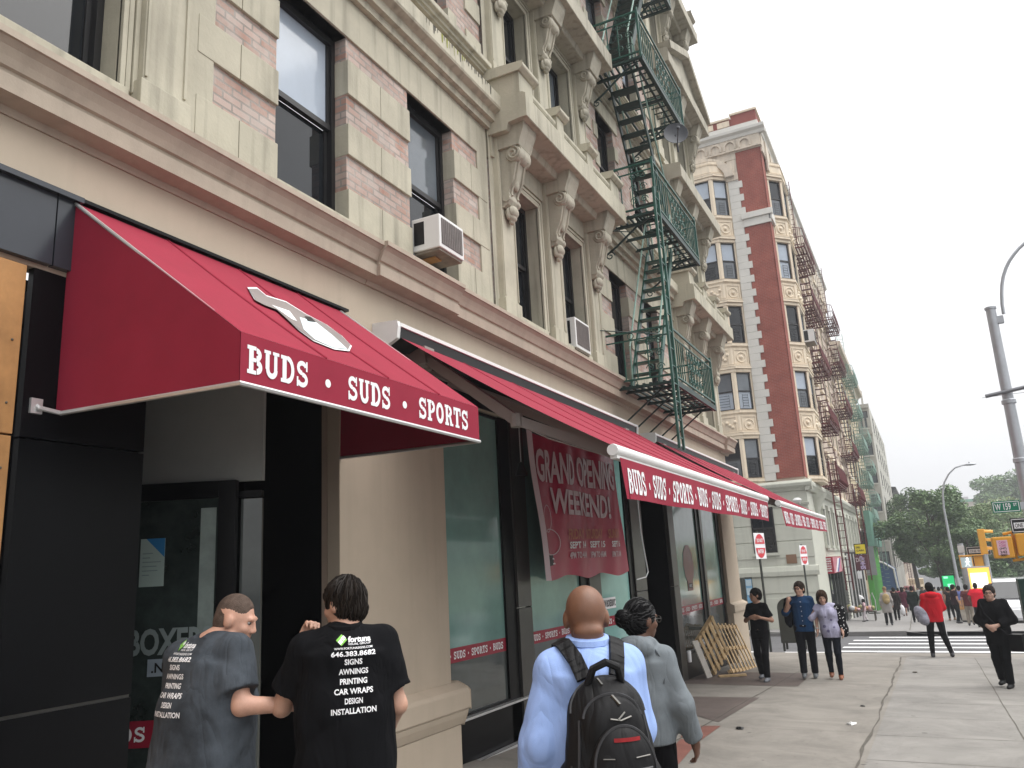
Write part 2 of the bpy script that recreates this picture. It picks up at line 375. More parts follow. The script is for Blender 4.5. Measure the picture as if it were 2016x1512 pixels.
# ---------------------------------------------------------------- ground
def worn(name,col):
    m=mat(name,col,.85,var=.16,vs=.5,bump=.25,bs=55,bdist=.006); t=m.node_tree; N=t.nodes; L=t.links; b=N['Principled BSDF']
    src=b.inputs['Base Color'].links[0].from_socket; g=N.new('ShaderNodeNewGeometry')
    def mul(fac,col_):
        x=N.new('ShaderNodeVectorMath'); x.operation='SCALE'; L.new(col_,x.inputs[0]); L.new(fac,x.inputs['Scale']); return x.outputs[0]
    for sc,lo,hi,a in ((3.2,.04,.055,.42),(1.3,.035,.05,.45),(6.5,.035,.055,.6)):   # trodden gum and drips
        v=N.new('ShaderNodeTexVoronoi'); v.inputs['Scale'].default_value=sc; L.new(g.outputs['Position'],v.inputs['Vector'])
        r=N.new('ShaderNodeMapRange'); r.inputs[1].default_value=lo*(1 if sc<5 else 1.6); r.inputs[2].default_value=hi*(1 if sc<5 else 1.6); r.inputs[3].default_value=a; r.inputs[4].default_value=1; L.new(v.outputs['Distance'],r.inputs[0]); src=mul(r.outputs[0],src)
    n=N.new('ShaderNodeTexNoise'); n.inputs['Scale'].default_value=1.1; n.inputs['Detail'].default_value=9; n.inputs['Roughness'].default_value=.75; n.inputs['Distortion'].default_value=.8; L.new(g.outputs['Position'],n.inputs['Vector'])
    r=N.new('ShaderNodeMapRange'); r.inputs[1].default_value=.35; r.inputs[2].default_value=.6; r.inputs[3].default_value=.74; r.inputs[4].default_value=1.05; L.new(n.outputs[0],r.inputs[0]); src=mul(r.outputs[0],src)
    L.new(src,b.inputs['Base Color']); return m
CURB_N=24.4; CURB_F=36.2       # near and far kerb of the cross street
ROADX=4.6                      # kerb of the avenue
def sheet(mb,x0,x1,y0,y1,dz=0.,m=0,n=1):
    ys=[y0+(y1-y0)*i/n for i in range(n+1)]
    for a,b in zip(ys,ys[1:]):
        mb.poly([(x0,a,gz(x0,a)+dz),(x1,a,gz(x1,a)+dz),(x1,b,gz(x1,b)+dz),(x0,b,gz(x0,b)+dz)],m)
b=MB()
for (ya,yb) in ((-40,170),(170,690)): sheet(b,-480,500,ya,yb,-.16)
struct(b.obj('ground',M['asphalt']))
b=MB(); sheet(b,-4.9,ROADX,-12,CURB_N-1.2,0,0); sheet(b,-9,ROADX-.6,CURB_N-1.2,CURB_N,0,0)
struct(b.obj('sidewalk',worn('worn sidewalk concrete',(.235,.217,.192))))
b=MB(); sheet(b,-.85,ROADX,-12,CURB_N-1.3,.004)
struct(b.obj('sidewalk_slab',worn('worn newer concrete',(.245,.234,.217))))
b=MB()
def strip(p,q,wd,dz=.007,m=0,jag=.3):
    p=Vector(p); q=Vector(q); d=(q-p); n=max(2,int(d.length/.25)); s=Vector((-d.y,d.x)).normalized()
    L=[]
    for i in range(n+1):
        c=p+d*i/n; k=wd*(1+jag*random.uniform(-1,1)); c=c+s*(.9*math.sin(i*.37)+.5*math.sin(i*1.13+1)+random.uniform(-.25,.25))*wd*jag
        L.append((c-s*k/2,c+s*k/2))
    for (a,a2),(c,c2) in zip(L,L[1:]):
        b.poly([(v.x,v.y,gz(v.x,v.y)+dz) for v in (a,a2,c2,c)],m)
strip((-.87,-4),(-.95,CURB_N-1.5),.026,jag=.75)
strip((.66,-4),(.62,CURB_N-1.5),.014)
strip((2.4,-4),(2.4,CURB_N-1.5),.014)
for y in (3.1,4.65,6.2,7.75,9.3,10.85,12.4,13.95,15.5,17.05,18.6,20.15,21.7): strip((-.85,y),(ROADX,y+.05),.011)
for y in (5.4,10.9,16.3,21.3): strip((-2.9,y),(-.9,y+.1),.012,jag=.8)
strip((-3.0,4),(-2.75,CURB_N-2.5),.016,jag=.6); strip((-4.5,CURB_N-1.2),(4.3,CURB_N-1.35),.018)
struct(b.obj('pavement_joints',M['joint']))
b=MB()
def patch(px4,m,dz): b.poly([(lambda g:(g.x,g.y,gz(g.x,g.y)+dz))(on_ground(*p)) for p in px4],m)
patch([(1330,1398),(1415,1422),(1495,1374),(1360,1372)],0,.006)
patch([(1310,1345),(1570,1352),(1600,1326),(1395,1322)],0,.005)
patch([(1340,1452),(1380,1458),(1419,1430),(1352,1429)],1,.006)
patch([(1290,1512),(1330,1512),(1376,1460),(1340,1456)],1,.006)
tag(b.obj('cellar_doors',MT('steel','rust')),'worn grey and rusty steel cellar plates let into the sidewalk beside the shops','cellar doors')
# kerbs of the cross street and far sidewalk
b=MB()
b.ext([(CURB_N,gz(-3,CURB_N)-.2),(CURB_N+.15,gz(-3,CURB_N)-.2),(CURB_N+.15,gz(-3,CURB_N)-.02),(CURB_N,gz(-3,CURB_N))],'x',-9,-1.6)
b.ext([(CURB_F-.15,gz(-3,CURB_F)-.25),(CURB_F,gz(-3,CURB_F)-.25),(CURB_F,gz(-3,CURB_F)+.015),(CURB_F-.15,gz(-3,CURB_F)+.01)],'x',-14,-1.2)
b.poly([(-1.2,CURB_F-.16,gz(-1.2,CURB_F)+.012),(-.1,CURB_F-.2,gz(-1.2,CURB_F)-.13),(-.1,CURB_F+.1,gz(0,CURB_F)-.13),(-1.2,CURB_F+.1,gz(-1.2,CURB_F)+.014)])
struct(b.obj('kerb',M['kerb']))
b=MB(); sheet(b,-14,ROADX,CURB_F,170,.0,0,4)
struct(b.obj('far_sidewalk',mat('far pavement',(.235,.228,.222),.85,var=.1,vs=.4,bump=.15)))
b=MB()
for y in (41,46.5,52,58,64,72,80,90): strip((-4.4,y),(4.4,y+.1),.03,.012)
strip((-1.1,CURB_F+1),(-1.5,60),.03,.012); strip((1.9,CURB_F+1),(1.9,90),.03,.012)
struct(b.obj('far_pavement_joints',M['joint']))
# crosswalk
b=MB()
for i,y in enumerate((25.2,27.0,28.9,30.8,32.8,34.8)):
    x0=-2.9 if i else .1; x1=2.75
    if i==5: x0=-2.5
    b.poly([(x0,y,gz(x0,y)-.154),(x1,y,gz(x1,y)-.154),(x1,y+.55,gz(x1,y+.55)-.154),(x0,y+.55,gz(x0,y+.55)-.154)])
b.poly([(-9,30.4,gz(-9,30.4)-.154),(-3.7,24.9,gz(-3.7,24.9)-.154),(-3.3,24.9,gz(-3.3,24.9)-.154),(-8.6,30.4,gz(-8.6,30.4)-.154)])
b.poly([(-4.3,26.2,gz(-4,26)-.153),(-2.95,26.2,gz(-3,26)-.153),(-2.95,26.6,gz(-3,26)-.153),(-4.3,26.6,gz(-4,26)-.153)])
struct(b.obj('crosswalk',M['mark']))
# avenue markings
b=MB()
for k in range(14):
    y=30+k*9; b.poly([(8.2,y,gz(8.2,y)-.155),(8.35,y,gz(8.35,y)-.155),(8.35,y+3,gz(8.35,y+3)-.155),(8.2,y+3,gz(8.2,y+3)-.155)])
b.poly([(11.6,-5,gz(11.6,-5)-.155),(11.75,-5,gz(11.7,-5)-.155),(11.75,169,gz(11.7,169)-.155),(11.6,169,gz(11.6,169)-.155)])
struct(b.obj('lane_markings',M['mark']))
# litter
def blob(name,px,s,m,label):
    g=on_ground(*px); q=MB(); 
    q.sphere((g.x,g.y,gz(g.x,g.y)+s*.25),(s,s*.7,s*.3),8,5)
    for i,v in enumerate(q.v): q.v[i]=tuple(v[k]+random.uniform(-1,1)*s*.22 for k in range(3))
    tag(q.obj(name,m,smooth=True),label,'litter')
blob('litter',(1699,1391),.035,M['sblack'],'black crumpled scrap beside the long sidewalk crack')
blob('litter',(1457,1436),.05,M['sblack'],'dark strip of litter beside the cellar plates')
blob('litter',(1676,1427),.06,M['white'],'white torn paper lying next to the sidewalk crack')
blob('litter',(1802,1325),.05,M['joint'],'brown leaf scrap in front of the crosswalk')
blob('litter',(1482,1300),.05,M['sblack'],'small black scrap beside the corner pillar base')
# ---------------------------------------------------------------- near building
FX=-4.55; YA,YB=-7.0,22.25; ZT=19.2
B1=thing('apartment_building','cream stone and pale brick apartment block with street level bar and red awnings','building',(FX,8,gz(FX,8)))
BW=[(4.88,5.88),(7.0,8.0),(13.74,14.74),(15.87,16.87),(-4.12,-3.12),(-2.0,-1.0)]
PW=[(9.55,10.42),(11.25,12.2),(18.55,19.42),(20.25,21.2),(.55,1.42),(2.25,3.28)]
PB=[(8.9,12.95),(17.9,22.2),(-.1,3.93)]
LV=[3.45,6.98,10.15,13.3,16.45]; HT=[2.04,1.9,1.9,1.85,1.85]
def holes_wall(mb,X,y0,y1,z0,z1,holes,dep,m=0,mr=None):
    ys=sorted({y0,y1,*[min(max(h[k],y0),y1) for h in holes for k in(0,1)]}); zs=sorted({z0,z1,*[h[k] for h in holes for k in(2,3)]})
    for a,b in zip(ys,ys[1:]):
        for c,d in zip(zs,zs[1:]):
            ym,zm=(a+b)/2,(c+d)/2
            if any(h[0]<ym<h[1] and h[2]<zm<h[3] for h in holes): continue
            mb.poly([(X,a,c),(X,b,c),(X,b,d),(X,a,d)],m)
    mr=m if mr is None else mr
    for h in holes:
        a,b,c,d=h[:4]; Xi=X-dep
        mb.poly([(X,a,c),(Xi,a,c),(Xi,a,d),(X,a,d)],mr); mb.poly([(X,b,c),(X,b,d),(Xi,b,d),(Xi,b,c)],mr)
        mb.poly([(X,a,d),(Xi,a,d),(Xi,b,d),(X,b,d)],mr); mb.poly([(X,a,c),(X,b,c),(Xi,b,c),(Xi,a,c)],mr)
hb=[(a,b,LV[k],LV[k]+HT[k]) for k in range(5) for a,b in BW]
hp=[(a,b,LV[k]-.02,LV[k]+HT[k]-.1) for k in range(5) for a,b in PW]
mb=MB()
segs=[(YA,-.1,'b'),(-.1,3.93,'p'),(3.93,8.9,'b'),(8.9,12.95,'p'),(12.95,17.9,'b'),(17.9,YB,'p')]
for a,b,t in segs:
    hs=[h for h in (hb if t=='b' else hp) if a<h[0]<b]
    holes_wall(mb,FX-.03 if t=='b' else FX+.02,a,b,3.0,ZT,hs,.26 if t=='b' else .3,1 if t=='b' else 0)
mb.poly([(FX-.03,YB,2),(FX-9,YB,2),(FX-9,YB,ZT),(FX-.03,YB,ZT)],1)
mb.poly([(FX-.03,YA,ZT),(FX-.03,YB,ZT),(FX-9,YB,ZT),(FX-9,YA,ZT)],0)
mb.obj('wall',MT('stone','brick'),B1,fix=False)
# stone bands on the brick bays
g=.004
def sband(y0,y1,z0,z1,x=FX): mb.box(x-.25,x,y0,y1,z0,z1)
for a,b in ((3.93,8.9),(12.95,17.9),(YA,-.1)):
    wins=[q for q in BW if a<q[0]<b]
    (w0,w1),(w2,w3)=wins; mb=MB()
    for k in range(5):
        z=LV[k]; zt=z+HT[k]
        if k==0:
            for c,d in ((z-.25,z+.33),(z+.70,z+1.05),(z+1.38,z+1.78)):
                for p,q in ((a+.05,w0+.004),(w1-.004,w2+.004),(w3-.004,b-.05)):
                    for s0,s1 in (((p,q),) if q-p<.8 else ((p,(p+q)/2-g),((p+q)/2+g,q))): sband(s0,s1,c+g,d-g)
            sband(a,a+.22,z-.25,zt+.5,FX-.006); sband(b-.28,b,z-.25,zt+.5,FX-.006)
            sband(a+.22,b-.28,zt,zt+.47,FX-.003)
            sband(w0,w1,z-.25,z,FX+.004); sband(w2,w3,z-.25,z,FX+.004)
        else:
            for c in (0,.62,1.24):
                d=.31
                for p,q in ((a,a+.42),(b-.42,b)): sband(p,q,z+c,z+c+d,FX-.004)
                for p,q in ((w0-.22,w0+.004),(w1-.004,w1+.22),(w2-.22,w2+.004),(w3-.004,w3+.22)): sband(p,q,z+c,z+c+d,FX-.004)
            sband(w0-.25,w1+.25,zt,zt+.34,FX+.006); sband(w2-.25,w3+.25,zt,zt+.34,FX+.006)
            sband(a,b,zt+.62,zt+.9,FX-.002)
    mb.obj('stone_band',M['stone'],B1,bevel=.006)
# string courses and sills
def course(z0,z1,pr,name='string_course',segs_=((3.93,8.95),(12.9,17.95),(YA,-.1))):
    for a,b in segs_:
        h=z1-z0; mb=MB()
        mb.ext([(FX-.05,z0),(FX+pr*.25,z0),(FX+pr*.3,z0+h*.18),(FX+pr*.55,z0+h*.2),(FX+pr*.6,z0+h*.42),(FX+pr*.95,z0+h*.5),(FX+pr,z0+h*.56),(FX+pr,z1-.015),(FX-.05,z1)],'y',a,b)
        mb.obj(name,M['stone'],B1)
course(5.96,6.42,.24); course(6.80,6.97,.12,'sill_course')
for k in range(1,5):
    z=LV[k]+HT[k]; course(z+.36,z+.6,.18); course(LV[k]+3.05,LV[k]+3.16,.1,'sill_course')
# windows
def window(y0,y1,z0,z1,X,up='glass',lo='glass',split=.5,parent=B1):
    mb=MB(); t=.055; d=.05
    for a,b,c,e in ((y0,y0+t,z0,z1),(y1-t,y1,z0,z1),(y0+t,y1-t,z1-t*1.4,z1),(y0+t,y1-t,z0,z0+t*1.4)): mb.box(X-.08,X+.03,a,b,c,e)
    zm=z0+(z1-z0)*split
    mb.box(X-.045,X+.012,y0+t,y1-t,zm-.03,zm+.03)
    for a,b in ((y0+t,y0+t+.04),(y1-t-.04,y1-t)): mb.box(X-.075,X-.03,a,b,z0+t,zm-.03); mb.box(X-.045,X-.0,a,b,zm+.03,z1-t*1.4)
    wobj=mb.obj('window',M['bronze'],parent)
    q=MB(); q.box(X-.062,X-.05,y0+t,y1-t,z0+t,zm-.03,1); q.box(X-.03,X-.018,y0+t,y1-t,zm+.03,z1-t*1.4,0)
    attach(q.obj('pane',[M[up],M[lo]]),wobj)
    return wobj
tops=['dimblind','blind','glass','dimblind','glass','glass']
for k in range(5):
    for i,(a,b) in enumerate(BW): window(a,b,LV[k],LV[k]+HT[k],FX-.2,tops[(i+2*k+(1 if k==0 and i<2 else 0))%6] if not(k==0 and i<2) else ('blind','dimblind')[i],'glass')
    for i,(a,b) in enumerate(PW): window(a,b,LV[k]-.02,LV[k]+HT[k]-.1,FX-.2,('glass','glass','dimblind')[(i+k)%3])
# pair bays: pilasters, surrounds, brackets, balconies
def bracket(yc,zt,X0,pr,h,parent,w=.3,m='stone2'):
    """scrolled console under a slab: zt top, projects pr from X0, height h"""
    mb=MB(); x0,x1=X0,X0+pr; R=pr*.36; cx,cz=x1-R,zt-R; r2=pr*.17; c2=(x0+r2*1.25,zt-h*.74)
    fr=[(0,x1-R*.4),(R*.3,x1-R*.1),(R,x1-.004),(R*1.5,x1-R*.25),(R*1.9,x1-R*.75),(h*.42,x0+pr*.60),(h*.48,x0+pr*.56),(h*.54,x0+pr*.47),(h*.60,x0+pr*.37),(h*.66,x0+pr*.32),(h*.70,x0+pr*.36),(h*.76,x0+pr*.37),(h*.82,x0+pr*.26),(h*.86,x0+pr*.1)]
    for (d0,xa),(d1,xb) in zip(fr,fr[1:]): mb.ext([(x0,zt-d0),(xa,zt-d0),(xb,zt-d1),(x0,zt-d1)],'y',yc-w/2,yc+w/2)
    mb.tube([(x+.01,yc-w*.3,zt-d) for d,x in fr[3:11]],.02,5); mb.tube([(x+.01,yc+w*.3,zt-d) for d,x in fr[3:11]],.02,5)
    mb.lathe([(.02,-w/2-.025),(R*.86,-w/2-.025),(R*.98,-w/2),(R*.98,w/2),(R*.86,w/2+.025),(.02,w/2+.025)],(cx,yc,cz),18,0,'y')
    mb.lathe([(.01,-w/2-.02),(r2*.95,-w/2-.02),(r2*1.02,w/2+.02),(.01,w/2+.02)],(c2[0],yc,c2[1]),14,0,'y')
    sp=[]
    for sgn in(-1,1):
        sp=[(cx+R*.80*(1-i/26)*math.cos(R_(90-26*i)),yc+sgn*(w/2+.03),cz+R*.80*(1-i/26)*math.sin(R_(90-26*i))) for i in range(22)]
        mb.tube(sp,.018,5)
    # leaf on the front, drop below
    mb.sphere((x0+pr*.44,yc,zt-h*.50),(pr*.14,w*.26,h*.11),10,8)
    for j,(dz,r) in enumerate(((.90,.075),(.97,.058),(1.03,.038))): mb.sphere((x0+.04+r*.6,yc,zt-h*dz),(r,r*1.5,r*1.25),9,7)
    for s in(-1,1): mb.sphere((x0+.05,yc+s*.07,zt-h*.93),(.045,.05,.09),8,6)
    return mb.obj('bracket',M[m],parent,smooth=True)
for bi,(pa,pb) in enumerate(PB):
    (w0,w1),(w2,w3)=[q for q in PW if pa<q[0]<pb]
    cs=(pa+.33,(w1+w2)/2,w3+.33)
    for k in range(5):
        z=LV[k]-.02; zt=z+HT[k]-.08; zs=(6.0,9.12,12.3,15.45,18.6)[k]
        mb=MB()
        for c,hw in ((pa+.33,.24),(cs[1],.24),(cs[2],.22)):
            mb.box(FX-.05,FX+.13,c-hw,c+hw,z-.22,z+.1); mb.box(FX-.05,FX+.10,c-hw+.03,c+hw-.03,z+.1,zs-.05)
            for s in(-1,1): mb.box(FX+.09,FX+.115,c+s*(hw-.05)-.012,c+s*(hw-.05)+.012,z+.14,zs-.35)
        for a,b in ((w0,w1),(w2,w3)):
            for q,r in ((.0,.05),(.05,.035),(.10,.05)):
                mb.box(FX,FX+.02+r*.6,a-.12+q-.02,a-.12+q+.02,z,zt+.12-q); mb.box(FX,FX+.02+r*.6,b+.12-q-.02,b+.12-q+.02,z,zt+.12-q)
                mb.box(FX,FX+.02+r*.6,a-.12+q,b+.12-q,zt+.10-q,zt+.14-q)
            mb.box(FX-.05,FX+.07,a-.06,b+.06,z-.2,z)
        mb.box(FX-.05,FX+.05,pa+.05,pb-.05,zt+.18,zs)
        mb.obj('pilaster',M['stone'],B1,bevel=.006)
        pr=.61 if k<4 else .7
        yl,yr=pa+.02,pb+.1 if bi!=1 else pb-.0
        mb=MB()
        mb.ext([(FX,zs-.12),(FX+.3,zs-.12),(FX+.33,zs-.02),(FX+pr-.1,zs),(FX+pr,zs),(FX+pr,zs+.33),(FX+pr-.04,zs+.36),(FX,zs+.4)],'y',yl,yr)
        if k in(0,3):
            for c,hw in ((yl+.24,.22),((yl+yr)/2-.62,.13),((yl+yr)/2+.62,.13),(yr-.24,.22)):
                mb.box(FX+.02,FX+pr-.08,c-hw,c+hw,zs+.36,zs+.70)
                mb.ext([(FX+.0,zs+.70),(FX+pr-.06,zs+.70),(FX+pr-.0,zs+.75),(FX+pr-.0,zs+.81),(FX+.0,zs+.85)],'y',c-hw-.05,c+hw+.05)
            mb.box(FX+pr-.3,FX+pr-.16,yl+.3,yr-.3,zs+.36,zs+.50); mb.ext([(FX+pr-.34,zs+.52),(FX+pr-.12,zs+.52),(FX+pr-.10,zs+.56),(FX+pr-.10,zs+.61),(FX+pr-.34,zs+.63)],'y',yl+.3,yr-.3)
        if k==2:   # pediment
            ym=(yl+yr)/2
            mb.poly([(FX+.5,yl,zs+.4),(FX+.5,yr,zs+.4),(FX+.5,ym,zs+1.35)])
            for s,e in ((yl,ym),(yr,ym)): mb.bar((FX+.45,s,zs+.42),(FX+.45,e,zs+1.4),.5,.2)
        mb.obj('balcony',M['stone2'] if k else M['stone'],B1,bevel=.008)
        for c in cs:
            mb=MB(); mb.ext([(FX+.03,zs-.32),(FX+.42,zs-.32),(FX+.46,zs-.2),(FX+.5,zs-.1),(FX+.52,zs-.001),(FX+.03,zs-.001)],'y',c-.2,c+.2); mb.obj('bracket_cap',M['stone2'],B1)
            bracket(c,zs-.3,FX+.1,.34 if k!=1 else .3,1.0 if k!=1 else .85,B1)
mb=MB(); rnd=random.Random(4)
for k in range(26):
    y=7.05+.062*k+rnd.uniform(-.02,.02); w_=rnd.uniform(.012,.05); l=rnd.uniform(.06,.28); mb.poly([(FX+.243,y,6.405),(FX+.243,y+w_,6.405),(FX+.243,y+w_*.7,6.405-l*.5),(FX+.243,y+w_*.2,6.405-l*.5)],0 if 4<k<16 and k%3 else 1)
mb.obj('moss_stain',[mat('yellow green moss',(.26,.27,.06),.9,var=.4,vs=20),mat('soot drip',(.10,.095,.075),.9,var=.4,vs=20)],B1,fix=False)
mb=MB()
def cprof(o): return [(FX-.02,2.84),(FX+.015+o*.3,2.84),(FX+.03+o*.3,2.885),(FX+.16+o,2.90),(FX+.165+o,3.01),(FX+.145+o,3.02),(FX+.15+o,3.04),(FX+.17+o,3.05),(FX+.19+o,3.10),(FX+.215+o,3.15),(FX+.245+o,3.185),(FX+.26+o,3.19),(FX+.26+o,3.235),(FX-.02,3.28)]
for a,b,o in ((YA,6.1,.0),(6.1,7.62,.04),(7.62,21.55,.0),(21.55,22.55,.07)): mb.ext(cprof(o),'y',a,b)
mb.obj('cornice',M['mould'],B1)
mb=MB()
mb.box(FX-.12,FX,YA,YB,1.95,2.86)                     # stucco band
mb.box(FX-.12,FX+.02,5.69,7.47,-1.33,1.96)                # pillar by the door
mb.box(FX-.6,FX+.02,20.8,22.25,-1.2,1.96)
mb.box(FX-6,FX,YB-.02,YB,-3,2.9)
mb.ext([(FX-.1,-1.30),(FX+.17,-1.30),(FX+.17,-1.13),(FX+.14,-1.10),(FX+.03,-1.05),(FX-.1,-1.05)],'y',5.6,7.58)
mb.ext([(FX-.1,-1.45),(FX+.10,-1.45),(FX+.14,-1.36),(FX+.155,-1.302),(FX-.1,-1.302)],'y',5.63,7.55)
mb.box(FX-.1,FX+.09,5.66,7.52,-2.2,-1.452)
mb.ext([(FX-.1,-1.22),(FX+.13,-1.22),(FX+.13,-1.05),(FX+.0,-.98),(FX-.1,-.98)],'y',20.7,22.36)
mb.box(FX-.5,FX+.09,20.74,22.32,-2.9,-1.222)
mb.obj('shopfront_wall',M['stucco'],B1,bevel=.012)
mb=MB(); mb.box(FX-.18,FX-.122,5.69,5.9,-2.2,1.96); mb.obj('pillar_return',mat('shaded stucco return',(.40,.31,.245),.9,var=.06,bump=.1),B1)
# black entry panels
mb=MB()
mb.box(FX-.05,FX+.0,2.83,3.67,-2.1,-.62,0); mb.box(FX-.05,FX+.0,2.83,3.67,-.60,.905,0); mb.box(FX-.05,FX+.0,2.83,3.67,.918,1.95,0)
mb.box(FX-.05,FX-.02,2.83,3.67,-.63,-.59,1)
mb.box(FX-2.2,FX-.05,3.6,3.67,-2.1,2.3,0)
mb.box(FX-1.1,FX-.181,5.69,5.72,-2.3,2.3,0)
mb.box(FX-.6,FX-.121,3.67,20.8,1.93,1.96,0); mb.box(FX-2.6,FX-.2,3.6,5.8,2.0,2.03,0)
mb.obj('entry_panel',MT('black','gunmetal'),B1)
mb=MB(); mb.box(FX+.0,FX+.05,YA,2.905,1.98,2.44); mb.box(FX,FX+.05,2.915,3.05,1.98,2.44); mb.box(FX,FX+.09,YA,3.06,2.44,2.475)
mb.obj('fascia_panel',M['gloss'],B1)
# canted entry wall behind the recess: along direction (cos, sin)
dv=Vector((.898,.44,0)); nv=Vector((.44,-.898,0))
P0=at_d(278,955,6.15); P1=at_d(468,945,6.15); 
def cv(a,z,n=0.): q=P0+dv*a+nv*n; return Vector((q.x,q.y,z))
wd=(P1-P0).length; zt=P1.z; zb=gz(-5,5)
def cbox(mb,a0,a1,z0,z1,n0,n1,m=0):
    c=(cv(a0,z0,n0)+cv(a1,z1,n1))/2
    mb.obox(c,dv,nv,(0,0,1),(a1-a0)/2,abs(n1-n0)/2,(z1-z0)/2,m)
mb=MB(); cbox(mb,-.7,wd+.17,zt,zt+1.4,-.12,-.06,0); cbox(mb,wd+.01,wd+.17,zb,zt-.14,-.10,-.06,1); cbox(mb,wd,wd+.17,zt-.13,zt-.08,-.10,-.04,2)
mb.obj('transom_wall',MT('dull','clear','black'),B1)
mb=MB()
for a,b,c,d in ((-.45,-.3,zb,zt),(wd-.13,wd,zb,zt),(-.3,wd-.13,zt-.13,zt),(-.3,wd-.13,zb,zb+.2)): cbox(mb,a,b,c,d,-.03,.03)
dr=mb.obj('door',M['black'],B1,bevel=.004)
mb=MB(); cbox(mb,-.3,wd-.13,zb+.2,zt-.13,-.008,.008); attach(mb.obj('door_pane',mat('dark door glass',(.04,.055,.052),.05,var=.7,vs=2.2,bump=.03,bs=3,spec=.9)),dr)
mb=MB(); cbox(mb,.47,wd-.15,zb+.5,zt-.2,.010,.012,0); attach(mb.obj('painted_reflection',mat('painted pale reflection',(.30,.36,.34),.08,var=.3,vs=3,bump=.03,bs=6,spec=.7)),dr)  # pale strip on the pane, a reflection put in as colour
na=at_d(291,1063,6.15); nb=at_d(343,1153,6.15); a0=(na-P0).dot(dv); a1=(nb-P0).dot(dv); n0,n1=nb.z,na.z; nh=n1-n0
mb=MB(); cbox(mb,a0,a1,n0,n1,.012,.016,0)
mb.poly([cv(a1-.14,n1,.0175),cv(a1,n1,.0175),cv(a1,n1-.14,.0175)],1)
for i in range(6): cbox(mb,a0+.02,a0+.06+.1*random.random(),n0+nh*(.68-.09*i),n0+nh*(.70-.09*i),.0165,.0185,2)
attach(mb.obj('door_notice',[mat('pale notice paper',(.44,.56,.52),.6,var=.05,bump=0),mat('blue corner',(.03,.22,.5),.6,var=0,bump=0),mat('grey print',(.25,.33,.33),.7,var=0,bump=0)]),dr)
mb=MB(); put_text(mb,'BOXERS',cv(-.03,-.44,.02),dv,(0,0,1),.19,.62,.035); 
q=MB(); cbox(q,.12,.42,-.585,-.465,.012,.016,0); put_text(q,'.NYC.',cv(.15,-.56,.018),dv,(0,0,1),.07,.24,.02,1); attach(q.obj('door_label',[mat('pale blue grey label',(.30,.36,.42),.5,var=.1,bump=0),M['sblack']]),dr)
attach(mb.obj('door_lettering',mat('grey green door print',(.25,.30,.30),.5,var=.1,bump=0)),dr)
mb=MB(); cbox(mb,-.1,.36,-1.06,-.88,.014,.017,0); slab(mb,'DS .',cv(-.05,-1.02,.019),dv,(0,0,1),nv,.1,.33,1)
attach(mb.obj('door_band',MT('strip','lett')),dr)
# shop windows
def shop(y0,y1,zt_,txt,m1='frost',m2='clear',X=FX-.09,dz=0.,phase=0):
    s0,s1=-.885+dz,-.735+dz; z0=-1.45 if y0<12 else -1.75
    mb=MB(); t=.03
    for a,b,c,d in ((y0,y0+t,z0,zt_),(y1-t,y1,z0,zt_),(y0+t,y1-t,z0,z0+t),(y0+t,y1-t,zt_-t,zt_)): mb.box(X-.03,X+.03,a,b,c,d)
    o=mb.obj('shop_window',M['black'],B1)
    q=MB(); q.box(X-.01,X,y0+t,y1-t,z0+t,s0+.02,1); q.box(X-.01,X,y0+t,y1-t,s0+.02,zt_-t,0)
    attach(q.obj('pane',[M[m1],M[m2]]),o)
    q=MB(); q.box(X+.0005,X+.003,y0+t,y1-t,s0,s1,0); slab(q,txt,(X+.005,y0+t+.02,s0+.035),(0,1,0),(0,0,1),(1,0,0),.078,y1-y0-2*t-.1,1)
    attach(q.obj('window_band',MT('strip','lett')),o)
    return o
shop(7.47,8.95,1.93,'S . SUDS . SPORTS . BUDS')
o2=shop(9.58,11.38,1.93,'SUDS . SPORTS . BUDS . SUDS','frost','clear')
o3=shop(12.1,13.62,1.93,'SPORTS . BUDS . SUDS','frostlit','frostlit')
q=MB(); q.box(FX-.088,FX-.086,12.17,12.85,-.62,-.45,0); put_text(q,'WWW.BOXERSNYC',(FX-.084,12.19,-.59),(0,1,0),(0,0,1),.11,.64,.03,1)
attach(q.obj('web_address_sign',MT('lett','sblack')),o3)
o4=shop(16.55,18.55,1.93,'BUDS . SUDS . SPORTS . BUDS','frost','clear',dz=-.1)
q=MB(); q.lathe([(.01,0),(.3,.0),(.42,.004),(.01,.008)],(FX-.085,17.6,.0),10,0,'x'); q.box(FX-.089,FX-.08,17.4,17.8,-.55,-.35,0); q.box(FX-.079,FX-.076,17.45,17.75,-.50,-.4,1)
put_text(q,'NYC',(FX-.074,17.5,-.48),(0,1,0),(0,0,1),.06,.2,.03,2); attach(q.obj('window_emblem',[mat('faded maroon print',(.20,.05,.06),.3,var=.2,bump=0),M['sblack'],M['lett']]),o4)
shop(18.95,20.55,1.93,'BUDS . SUDS . SPO','frost','clear',dz=-.1)
mb=MB()
mb.box(FX-.14,FX-.06,7.47,12.1,-2.4,-1.47,0); mb.box(FX-.14,FX-.05,16.3,20.8,-2.8,-1.77,0)
for a,b in ((8.95,9.2),(11.38,11.62),(13.62,13.8),(18.55,18.75),(20.55,20.8)): mb.box(FX-.14,FX-.06,a,b,-2.5,1.94,0)
for a,b in ((9.2,9.58),(11.62,12.1),(13.8,14.42),(16.15,16.55),(18.75,18.95)): mb.box(FX-.12,FX-.03,a,b,-2.5,-.42,1); mb.box(FX-.12,FX-.03,a,b,-.41,1.94,1)
mb.box(FX-.07,FX+.0,7.47,12.1,-1.475,-1.445,2); mb.box(FX-.05,FX+.02,7.47,12.1,-1.96,-1.90,2); mb.box(FX-.05,FX+.05,12.1,13.7,-2.2,-1.47,0)
